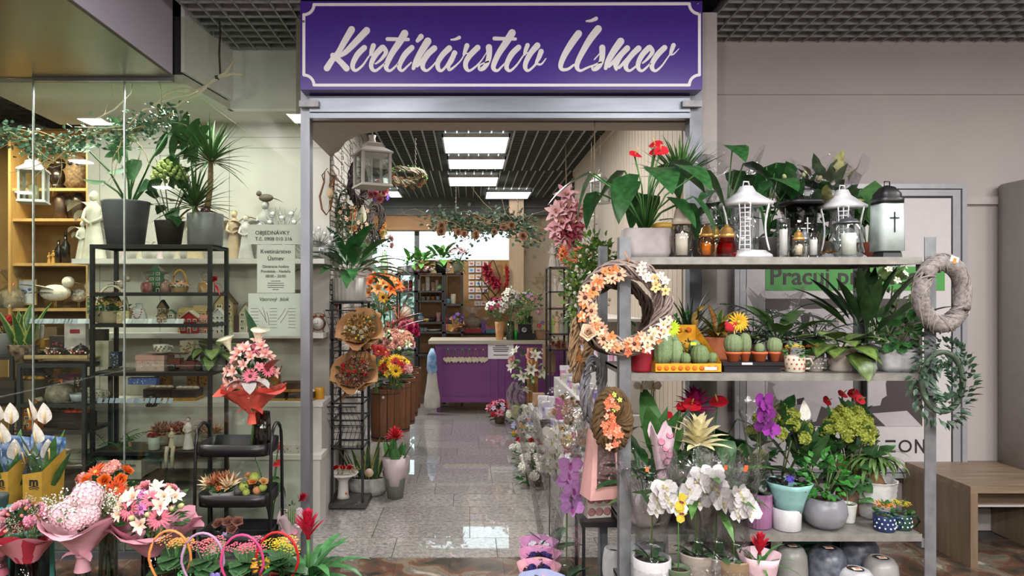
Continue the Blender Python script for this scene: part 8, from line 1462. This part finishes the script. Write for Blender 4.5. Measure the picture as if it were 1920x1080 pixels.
for j in range(7):
    for i in range(3 if j in (0, 3, 4) else 2):
        px = 878 + i * 13 if j < 6 else 889 + i * 12; py = 494 + j * 12.5
        t = thing('greeting_card', 'small printed greeting card in the grid pinned to the kraft board', 'card', (X(px + 6, 10.55), 10.6, Zz(py, 10.55)), group='greeting cards on the kraft board'); part(t, 'card_sheet', cached(('gc', (i + j) % 5), lambda: B().box(-.045, .045, -.004, 0, -.035, .035).mesh(mt(cc[(i + j) % 5], .6)))); part(t, 'motif', cached(('gm', (i * 2 + j) % 4), lambda: B().ball((0, -.005, 0), .022, 0, 8, 5, (1.1, .1, .8)).mesh(mt(('c85a70', '5a8ac0', 'd8a040', 'b05a90')[(i * 2 + j) % 4], .6))))
solo('wooden_ruler', 'small golden wooden ruler hanging on the kraft board', 'ruler', B().box(-.02, .02, -.01, 0, -.1, .1).mesh(mt('a8823c')), (X(945, 10.6), 10.6, Zz(505, 10.6))); solo('wall_sconce', 'grey metal letter holder fixed on the wooden pillar', 'holder', B().box(-.1, .1, -.06, 0, -.12, 0).lathe([(.1, 0), (.06, .06), (.001, .08)], 16, 0, Matrix.Diagonal((1, .3, 1, 1))).mesh(mt('7a7670', .4, .4)), (X(966, 10.45), 10.48, Zz(560, 10.45)))
# service counter
CY0, CY1 = 8.8, 9.42; t = thing('service_counter', 'purple panelled shop counter with pale wooden top', 'counter', (0, 0, 0)); c0, c1 = X(816, 8.85), 1.25; m_pu = mt('6c3170', .5, v=.06, sc=3)
part(t, 'counter_top', B().box(X(803, CY0), 1.3, CY0, CY1 + .08, .885, .93).mesh(wood('a09888', 'b5ad9d', 3, (1, 9, 9), .4)))
b = B().box(c0, c1, 8.88, 9.4, .13, .885); part(t, 'body', b.mesh(m_pu))
for a, c in ((c0, c0 + .09), (X(921, 8.85), X(934, 8.85)), (c1 - .09, c1)): part(t, 'stile', B().box(a, c, 8.86, 8.88, .13, .885).mesh(m_pu))
for z0, z1 in ((.13, .2), (.81, .885)): part(t, 'rail', B().box(c0 + .09, c1 - .09, 8.862, 8.88, z0, z1).mesh(m_pu))
me = B().box(-.002, .002, -.004, 0, .2, .81).mesh(mt('3a1c44'));
for px in (934, 947, 960, 973, 986, 1000): part(t, 'groove', me, (X(px, 8.88), 8.88, 0))
for x in (c0 + .04, c1 - .04):
    for y in (8.9, 9.36): part(t, 'leg', B().lathe([(.028, 0), (.035, .13)], 4, 0, T(x, y, 0), sm=False).mesh(m_pu))
for i, px in enumerate((840, 853, 867, 880, 892, 906)):
    t = thing('heart_ornament', 'pale wooden heart pendants hung on a knob on the purple counter', 'ornament', (X(px, 8.85), 8.85, Zz(655, 8.85)), group='wooden hearts on the counter front') if i < 4 else thing('heart_ornament', 'pale wooden heart pendants on a twine bow, %s the notice' % ('second left of' if i == 4 else 'next to'), 'ornament', (X(px, 8.85), 8.85, Zz(655, 8.85)), group='wooden hearts on the counter front')
    part(t, 'knob', B().ball((0, -.02, 0), .014, 0, 8, 5).mesh(mt('3fa05a' if i < 4 else 'a8905a', .4))); part(t, 'twine', B().tube([(-.012, -.01, 0), (-.012, -.01, -.1)], .003, 4).tube([(.012, -.01, 0), (.015, -.01, -.1)], .003, 4).mesh(mt('a5845a', .8)))
    me = cached('heart', lambda: (lambda P: B().add([(x, 0, z) for x, z in P] + [(x, -.008, z) for x, z in P], [tuple(range(20)), tuple(range(39, 19, -1))] + [(k, (k + 1) % 20, 20 + (k + 1) % 20, 20 + k) for k in range(20)], 0, None, False).mesh(mt('cbbda6', .7)))([(.0028 * 16 * math.sin(a) ** 3 * 1.0, .0028 * (13 * math.cos(a) - 5 * math.cos(2 * a) - 2 * math.cos(3 * a) - math.cos(4 * a))) for a in [2 * PI * k / 20 for k in range(20)]]))
    for dx, dy in ((-.018, -.02), (.02, -.01)): part(t, 'heart', me, (dx, dy, -.13), (0, R.uniform(-.2, .2), 0), (1, 1, 1))
t = thing('notice', 'printed white notice taped to the purple counter front', 'notice', (0, 8.855, 0)); part(t, 'paper', B().box(X(915, 8.85), X(963, 8.85), -.004, 0, Zz(673, 8.85), Zz(641, 8.85)).mesh(m_pp)); b = B()
for i, w in enumerate((22, 30, 30, 26, 0, 28)): b.box(X(939 - w / 2, 8.85), X(939 + w / 2, 8.85), -.0055, -.004, Zz(649.5 + i * 3.4, 8.85), Zz(648 + i * 3.4, 8.85))
part(t, 'printed_lines', b.mesh(m_ink), kind='stuff')
t = thing('cloth_bag', 'blue and white cloth bag hanging from the counter left end', 'bag', (X(811, 8.8), 8.72, Zz(655, 8.8))); part(t, 'bag_cloth', B().lathe([(.02, 0), (.04, -.15), (.06, -.35), (.09, -.6), (.1, -.72), (.03, -.76), (.001, -.76)][::-1], 20, 0, None, 0, 1, .5, lambda a, z: 1 + .16 * math.sin(4 * a + z * 9)).mesh(mt('b9b5ad', .8, v=.1, sc=8))); part(t, 'blue_cloth', B().lathe([(.02, .02), (.055, -.08), (.065, -.25), (.03, -.34)], 14, 0, None, 0, 1, .6, lambda a, z: 1 + .14 * math.sin(5 * a + z * 9)).mesh(mt('4a7fb0', .7, hx2='a8c0d8', sc=12)))
# things on the counter and the back table behind it
ZC = .931
t = vase('vase', 'orange marbled ceramic vase on the counter', (X(937, 8.95), 8.95, ZC), .065, .235, '', 'flare', opaque='b98a5a'); bouquet('bouquet', 'burgundy and white bouquet in the marbled vase', (X(934, 8.95), 8.95, ZC + .06), .19, .32, [('peony', ('7a1830', '7a1830'), .34, 2), ('carn', ('c84a80', 'c84a80'), .2, 4), ('five', ('dcd8d0', 'a8a060'), .26, 8), ('daisy', ('d8d4cc', '8a8a50'), .22, 4)], None, fn=90, fol='4a8040')
vase('vase', 'clear square glass vase with green stems on the counter', (X(957, 8.95), 8.95, ZC), .055, .24, 'c8d8c0'); bouquet('bouquet', 'tall white gladiolus bunch with dark leaves on the counter', (X(957, 8.95), 8.95, ZC + .02), .13, .46, [('five', ('d8d8c8', 'b8b870'), .36, 9), ('bud', ('d0d4b8', '7a9a50'), .2, 9)], None, fn=60, fol='2f5a34', dome=1.5)
vase('vase', 'tall glass vase with mixed greens right of the gladiolus', (X(992, 9.1), 9.1, ZC), .05, .3, 'b8c8b0'); bouquet('bouquet', 'airy bunch of greens with small pastel flowers on the counter', (X(990, 9.1), 9.1, ZC + .04), .2, .44, [('five', ('b88ac0', 'c8b060'), .16, 9), ('five', ('d89aa8', 'c8b060'), .16, 7), ('bud', ('8ab050', '6a9a40'), .12, 12)], None, fn=110, fol='6aa048')
plant('green_trick', 'bright lime green pompon plant behind the small appliance', 978, 9.05, ZC + .1, ('cyl', .05, .1, '3a3a3c'), 'bushy', .2, n=90, L=.3, w=.14, col='4aa834', h=.8)
t = thing('card_terminal', 'dark payment and label machine on the counter', 'appliance', (X(987, 8.95), 8.98, ZC)); part(t, 'case', B().box(-.11, .11, -.07, .07, 0, .08).box(-.09, .06, -.05, .07, .08, .2).mesh(m_dark)); part(t, 'lens', B().lathe([(.035, 0), (.035, .03), (.02, .03), (.001, .01)], 16, 0, T(-.03, -.05, .13) @ Rx(PI / 2)).mesh(mt('8a8c8e', .3, .5))); part(t, 'green_tube', B().lathe([(.025, 0), (.025, .1), (.015, .13), (.001, .13)], 12, 0, T(-.14, -.02, 0)).mesh(mt('2f9a3c', .4)))
basket('brown wicker basket with soft toys on the counter right end', 1017, 8.98, ZC, .11, .12, '8a6c50', (), 0, name='wicker_basket'); o = bpy.data.objects['wicker_basket']
for dx, dz, c, r in ((-.05, .18, 'b02838', .04), (.03, .17, 'c8a838', .035), (.0, .22, '6a5a90', .035), (.06, .22, 'b08a60', .04)): fl_(o, 'five', (dx, -.04, dz), r, (0, -1, .2), (c, 'd8c060')); part(o, 'pick_stick', B().tube([(dx, -.02, .05), (dx, -.03, dz)], .003, 4).mesh(m_offw))
t = thing('pink_teddy', 'small pink bear pick above the wicker basket', 'toy', (X(1011, 9.15), 9.15, ZC + .25)); part(t, 'bear', B().ball((0, 0, .1), .035).ball((0, 0, .16), .032).ball((-.025, 0, .185), .013).ball((.025, 0, .185), .013).ball((-.035, -.01, .11), .014).ball((.035, -.01, .11), .014).mesh(mt('d8a0b0', .9))); part(t, 'stick', B().tube([(0, 0, -.25), (0, 0, .08)], .004, 5).mesh(m_offw))
t = thing('back_table', 'dark work table behind the purple counter', 'table', (0, 0, 0)); part(t, 'table_top', B().box(X(838, 9.95), X(975, 9.95), 9.95, 10.5, .93, .96).mesh(m_dark));
for x in (X(840, 9.95), X(972, 9.95)): part(t, 'leg', B().box(x, x + .04, 10.0, 10.04, 0, .93).mesh(m_dark))
t = box('grey metal archive box with label slot at the left of the back table', 852, 10.1, .961, .16, .15, .2, '8f8c84', name='archive_box'); part(t, 'label_slot', B().box(-.03, .03, -.106, -.1, .085, .115).mesh(mt('5a5a5a', .3, .5)))
t = box('red tray box of wrapped sweets on the back table', 886, 10.1, .961, .24, .06, .2, 'a01c28', name='sweet_box', open_='c0a070'); cello('large clear bag of gingerbread on top of the sweet box', 886, 10.2, 1.03, .16, .3, 'a8927a', '9a8a70'); box('purple gift tube beside the sweet box', 906, 10.1, .961, .05, .17, .05, '6a4a98', name='gift_tube'); box('teal and pink ribbon box on the back table', 920, 10.1, .961, .14, .07, .12, '3f8a98', lid='b05a80', name='ribbon_box'); cello('pink tissue gift behind the purple tube', 911, 10.25, .961, .06, .22, 'b86a90', 'c83a70')
t = bouquet('bouquet', 'purple-flowered bouquet in kraft paper lying on the lower right shelf', (X(848, 9.6), 9.55, zr(622) ), .1, .2, [('five', ('4a2a70', 'c8a040'), .4, 5)], 'a5784e', tilt=(.3, .5), fn=20)
# hanging branch with eucalyptus and brown roses
garland('hanging contorted branch with eucalyptus and brown roses inside the shop', [(815, 408, 7.3), (850, 415, 7.3), (880, 425, 7.3), (910, 428, 7.3), (945, 415, 7.25), (970, 420, 7.2), (1005, 450, 7.2)], 7.3, .1, n=1100, roses=10, fr=.065, wild=22, twl=.7, rc=('b58a6c', '94684c'), L=.045, cols=('6f9078', '7fa080'), vine='c0b08a')
chain('chain holding the hanging branch, left of two', 855, 7.3, 343, 412, 'c8c6c0'); chain('chain holding the hanging branch, right of two', 971, 7.25, 366, 412, 'c8c6c0')
# ================================================================ RIGHT SIDE OF THE SHOP
YS2 = 7.1
t = thing('shop_rack', 'slim black open rack of white angels at the right of the counter', 'rack', (0, 0, 0)); s0, s1 = X(1030, YS2), X(1065, YS2)
for x in (s0, s1):
    for y in (YS2, YS2 + .35): part(t, 'post', B().box(x, x + .02, y, y + .02, 0, Zz(500, YS2)).mesh(m_black))
for z in (Zz(500, YS2), Zz(546, YS2), Zz(578, YS2), Zz(626, YS2), Zz(655, YS2)): part(t, 'shelf', B().box(s0, s1 + .02, YS2, YS2 + .37, z - .015, z).mesh(m_black))
t = thing('wall_shelf', 'white shelf running along the right wall above the figurines', 'shelf', (0, 0, 0)); part(t, 'shelf_board', B().box(.98, 1.285, 4.9, 7.0, Zz(588, 6.4) - .02, Zz(588, 6.4)).mesh(m_offw))
t = thing('display_step', 'low white display platform along the right wall', 'display unit', (0, 0, 0)); part(t, 'platform', B().box(.63, 1.285, 4.5, 7.4, 0, .35).mesh(m_offw)); part(t, 'middle_step', B().box(.86, 1.285, 4.7, 7.0, .352, .68).mesh(m_offw)); part(t, 'upper_step', B().box(1.02, 1.285, 4.8, 7.0, .682, 1.0).mesh(m_offw))
for i, (px, Y, h, zz) in enumerate(((1036, 7.2, .26, 500), (1043, 7.25, .22, 500), (1050, 7.3, .3, 500), (1058, 7.2, .24, 500), (1040, 7.2, .17, 546), (1052, 7.25, .2, 546))): angel('slender white angel figurine on the slim black rack', px, Y, Zz(zz, YS2), h, 'c5beb4', group='white angels on the slim rack')
for i, (px, h, c, lb) in enumerate(((1036, .2, 'a8c070', 'green-dressed figurine on the slim rack'), (1044, .24, 'b89a78', 'tan figurine pair on the slim rack'), (1053, .22, '8f8a80', 'grey robed figurine on the slim rack'), (1062, .23, '6a7a5a', 'olive robed figurine on the slim rack'))): angel(lb, px, 7.2, Zz(626, YS2), h, c, wings=0)
cluster('brown dried rose bunch on the lower shelf of the slim rack', 1045, 645, 7.15, [('rose', ('8a5a48', '8a5a48'), .4, 6)], .1, '6a5a40')
for i in range(46):
    lv = i % 3; Y = 4.95 + (i // 3) * .13; x = (.74, .94, 1.12)[lv]; z = (.352, .682, 1.001)[lv]; w = R.uniform(.05, .1); h = R.uniform(.05, .15)
    cdx = i % 5; box('small %s on the stepped white display' % ('white soap box', 'lilac-labelled white carton', 'cream candle box', 'pink-edged display box', 'grey-white gift box')[cdx], CX + x / Y * F, Y, z, w, h, .08, ('c9c7cc', 'bcb6cc', 'cbc5b8', 'c58aa8', 'b5b2b2')[cdx], lid=('cfcdd2', '8a7ab8', 'c5bca8', 'd0ccd0', 'bcb9b9')[cdx], rz=R.uniform(-.3, .3), name='small_box', group=('soap boxes', 'lilac cartons', 'candle boxes', 'pink display boxes', 'grey gift boxes')[cdx] + ' on the stepped display')
t = box('magenta display stand with white packs on the middle step', 1052, 5.9, .352, .03, .26, .22, 'b8488a', name='display_stand', rz=.2); box('kraft house-shaped box at the platform far end', 1010, 7.2, .352, .12, .13, .12, 'a58468', name='kraft_box'); box('white octagonal box beside the kraft box', 1031, 7.0, .352, .12, .12, .12, 'c5c4c6', lid='cfced0', name='white_box')
solo('raffia_coil', 'small coil basket of dark raffia on the platform', 'basket', potme('basket', .07, .06, '4a4038'), (X(1027, 6.0), 6.0, .352)); solo('yellow_candle', 'small pale yellow square candle on the platform', 'candle', B().box(-.035, .035, -.035, .035, 0, .07).mesh(mt('c8bf78', .5)), (X(1037, 5.6), 5.6, .352))
cluster('bundle of peach dried hydrangeas on the platform edge', 1066, 765, 5.2, [('carn', ('b08468', 'a87a5c', 'c09a7c'), .3, 12), ('dried', ('9a6a50', 'b08a60'), .35, 8)], .12, '6a6a40'); cluster('yellow and pink artificial flowers behind the pink gift bag', 1082, 822, 4.3, [('gerbera', ('dca23a', '8a5a20'), .5, 3), ('five', ('c85a70', 'd8b060'), .3, 5), ('five', ('d8c060', 'c09030'), .3, 4)], .13)
cluster('pink peony and white orchid arrangement leaning at the counter', 995, 688, 7.8, [('peony', ('e0a8a0', 'e0a8a0'), .3, 3), ('lily', ('d8d8c8', 'c8c070'), .35, 8), ('peony', ('c88a88', 'c88a88'), .22, 2), ('bud', ('b0c080', '5a8a4a'), .18, 5)], .25, '4a7a40', 60)
t = thing('bamboo_vase', 'bundle of golden bamboo canes holding the peony arrangement', 'vase', (X(1000, 7.85), 7.9, .0))
for i in range(7): part(t, 'cane', cached('cane', lambda: B().lathe([(.024, 0), (.024, .9)], 10).lathe([(.027, .3), (.027, .31)], 10).mesh(wood('8a6030', 'b08040', 3, (9, 9, 1)))), (.05 * math.cos(i * .9) * (i > 0), .05 * math.sin(i * .9) * (i > 0), 0))
part(t, 'binding', B().lathe([(.079, .6), (.079, .62)], 16).mesh(m_dark))
solo('kraft_bags', 'brown paper bags hanging beside the slim rack', 'bag', B().box(-.06, .06, -.03, .03, 0, .25).box(-.04, .07, -.07, -.035, -.05, .15).mesh(mt('9a7a5c', .8)), (X(1028, 7.6), 7.6, .72))
FR = [(937, 772, 8.1, [('magnolia', ('cf6a80', 'a04050', 'd890a0'), .36, 4), ('carn', ('b03040', 'b03040'), .3, 4), ('five', ('b8a8c8', 'c0b060'), .25, 5)], 'red and pink arrangement on the floor nearest the counter', '3a5a34'), (978, 782, 7.4, [('carn', ('d8d8c8', 'd0d0c0'), .32, 6), ('carn', ('c0c060', 'b0b850'), .28, 5)], 'white and lime chrysanthemum arrangement second along the platform', '5a7f40'), (986, 805, 6.9, [('five', ('9aa0c8', 'd8d0a0'), .26, 6), ('magnolia', ('d0c8c0', 'a89a70'), .3, 3), ('carn', ('c89a8a', 'b08070'), .25, 4)], 'pale violet and cream arrangement third along the platform', '5a7a50'), (990, 822, 6.5, [('tulip', ('dcb030', 'dcb030'), .28, 6), ('five', ('d8d8cc', 'c8b860'), .3, 7)], 'yellow tulip and white flower arrangement along the platform', '4a8a3c'), (990, 845, 6.1, [('rose', ('a81828', 'a81828'), .3, 6), ('carn', ('dcdad0', 'd0d0c8'), .32, 4)], 'red rose and white carnation arrangement along the platform', '3f7a34'), (1008, 862, 5.8, [('carn', ('d4d0c4', 'd0ccc0'), .34, 5), ('rose', ('a01830', 'a01830'), .28, 4)], 'second white and red arrangement close to the entrance', '3f7a34'), (1001, 890, 5.45, [('carn', ('dad6cc', 'd0ccc4'), .34, 5), ('carn', ('d8d4c8', 'd0ccc4'), .3, 4)], 'white carnation posy on the floor nearest the entrance', '3f7a34')]
for px, py, Y, fl, lb, fo in FR:
    z0 = Zz(py, Y); o = bouquet('floor_arrangement', lb, (X(px, Y), Y, 0), .16, max(.1, z0 - .02), fl, None, 'flower arrangement', stems=False, fol=fo, fn=80, dome=.8); part(o, 'pot', potme('taper', .07, .09, '5a4634'))
# hanging things on the right
t = thing('magnolia_hanger', 'dusty pink magnolia garland hanging from the ceiling on the right', 'garland', (X(1060, 6.4), 6.4, Zz(415, 6.4))); part(t, 'cord', B().tube([(0, 0, -.2), (0.01, 0, .3), (0, 0, 1.0 - .15)], .004, 4).mesh(mt('8a7a60')))
for dx, dz, s, c in ((0, .24, .12, 'c89aa0'), (.02, .12, .13, 'b88088'), (-.08, .08, .12, 'c8a0a0'), (.09, .1, .1, 'a06a70'), (-.04, -.02, .14, 'b8868c'), (.06, -.02, .13, '8a3a48'), (-.09, -.08, .11, 'c09098'), (.02, -.1, .14, '7a2838'), (.1, -.12, .1, '9a5a64'), (-.05, -.16, .1, 'b07a80'), (.04, -.2, .09, '8a3448')): fl_(t, 'magnolia', (dx, -.03, dz), s, (dx * 5, -1, .3), (c, 'd8b0a0', c))
cluster('orange and peach artificial dahlias hanging left of the green bush', 1080, 478, 4.4, [('magnolia', ('e0683a', 'a83818', 'e8a070'), .34, 8), ('carn', ('c88a60', 'b87a50'), .25, 4)], .13, 'a86a40')
t = thing('hanging_bush', 'hanging green bush dotted with small white flowers by the rack', 'hanging plant', (X(1105, 3.95), 3.95, Zz(520, 3.95)))
for dx, dz, r in ((.03, .12, .13), (-.04, .02, .12), (-.06, -.1, .1), (-.07, -.2, .07), (.08, .1, .1)): foliage(t, (dx, 0, dz), r * 1.2, 200, .28, .1, '5f8f3c', 'ovate', sc=(1, .7, 1), col2='8ab04c', shell=.3)
for i in range(30): a = R.uniform(0, 6.3); part(t, 'white_blossom', head('carn', 'e0dfcc', 'd0d8a0'), (R.uniform(-.12, .13), -.07 - R.random() * .03, R.uniform(-.22, .22)), (PI / 2, 0, a), .013)
part(t, 'cord', B().tube([(.03, 0, .15), (.03, 0, .9)], .003, 4).mesh(mt('8a7a60')))
sq_lantern('small white metal lantern hanging on the beaded right wall', (X(1126, 5.0), 5.0, Zz(382, 5.0)), .1, .23, 'a9a9aa', .6, .02, 'd8c8a0'); t = bpy.data.objects['lantern.002']; part(t, 'cord', B().tube([(0, 0, .23), (0, 0, .5)], .002, 4).mesh(mt('8a7a60')))
t = thing('shell_wreath', 'small silvery shell wreath on a cord left of the hanging lantern', 'wreath', (X(1109, 5.2), 5.2, Zz(340, 5.2)), rz=.9); part(t, 'cord', B().tube([(0, 0, .06), (0, 0, .3)], .002, 4).mesh(mt('8a7a60')))
for k in range(14): part(t, 'shell', cached('shl', lambda: B().ball((0, 0, 0), .014, 0, 7, 5, (1, .6, .7)).mesh(mt('b5b2ae', .25, .3))), (.05 * math.cos(k * .45), 0, .065 * math.sin(k * .45)))
cluster('silver and white dried spray below the small white lantern', 1107, 415, 5.1, [('five', ('c8c4bc', 'a8a49c'), .4, 8)], .06, 'b5aea4', 14)
# trees and shrubs outside the window
for i, (x, y, s, c) in enumerate(((-2.4, 14, 1.0, '6f8f6a'), (-1.7, 15.5, 1.2, '86a28a'), (-3.0, 17, 1.5, '7a9a80'), (-.8, 16.5, 1.0, '6a8a62'))):
    t = thing('garden_shrub', ('pale green shrub outside the window, nearest the glass', 'tallest blue-green shrub outside the window centre', 'shrub at the far left outside the window', 'shrub behind the rack outside the window')[i], 'shrub', (x, y, -.1)); part(t, 'trunk', B().tube([(0, 0, 0), (.03, 0, s)], .04, 6).mesh(mt('5a4a38', .9))); foliage(t, (0, 0, s * 1.1), s * .8, 240, .22, .08, c, 'ovate', sc=(1, 1, 1), shell=.3)
solo('garden_wall', 'pale low building seen through the rear window', 'building', B().box(-9, 6, 21, 21.3, -.1, 1.9).box(-9.2, 6.2, 20.8, 21.5, 1.9, 2.0).mesh(mt('a9b4bc', .8)), (0, 0, 0))
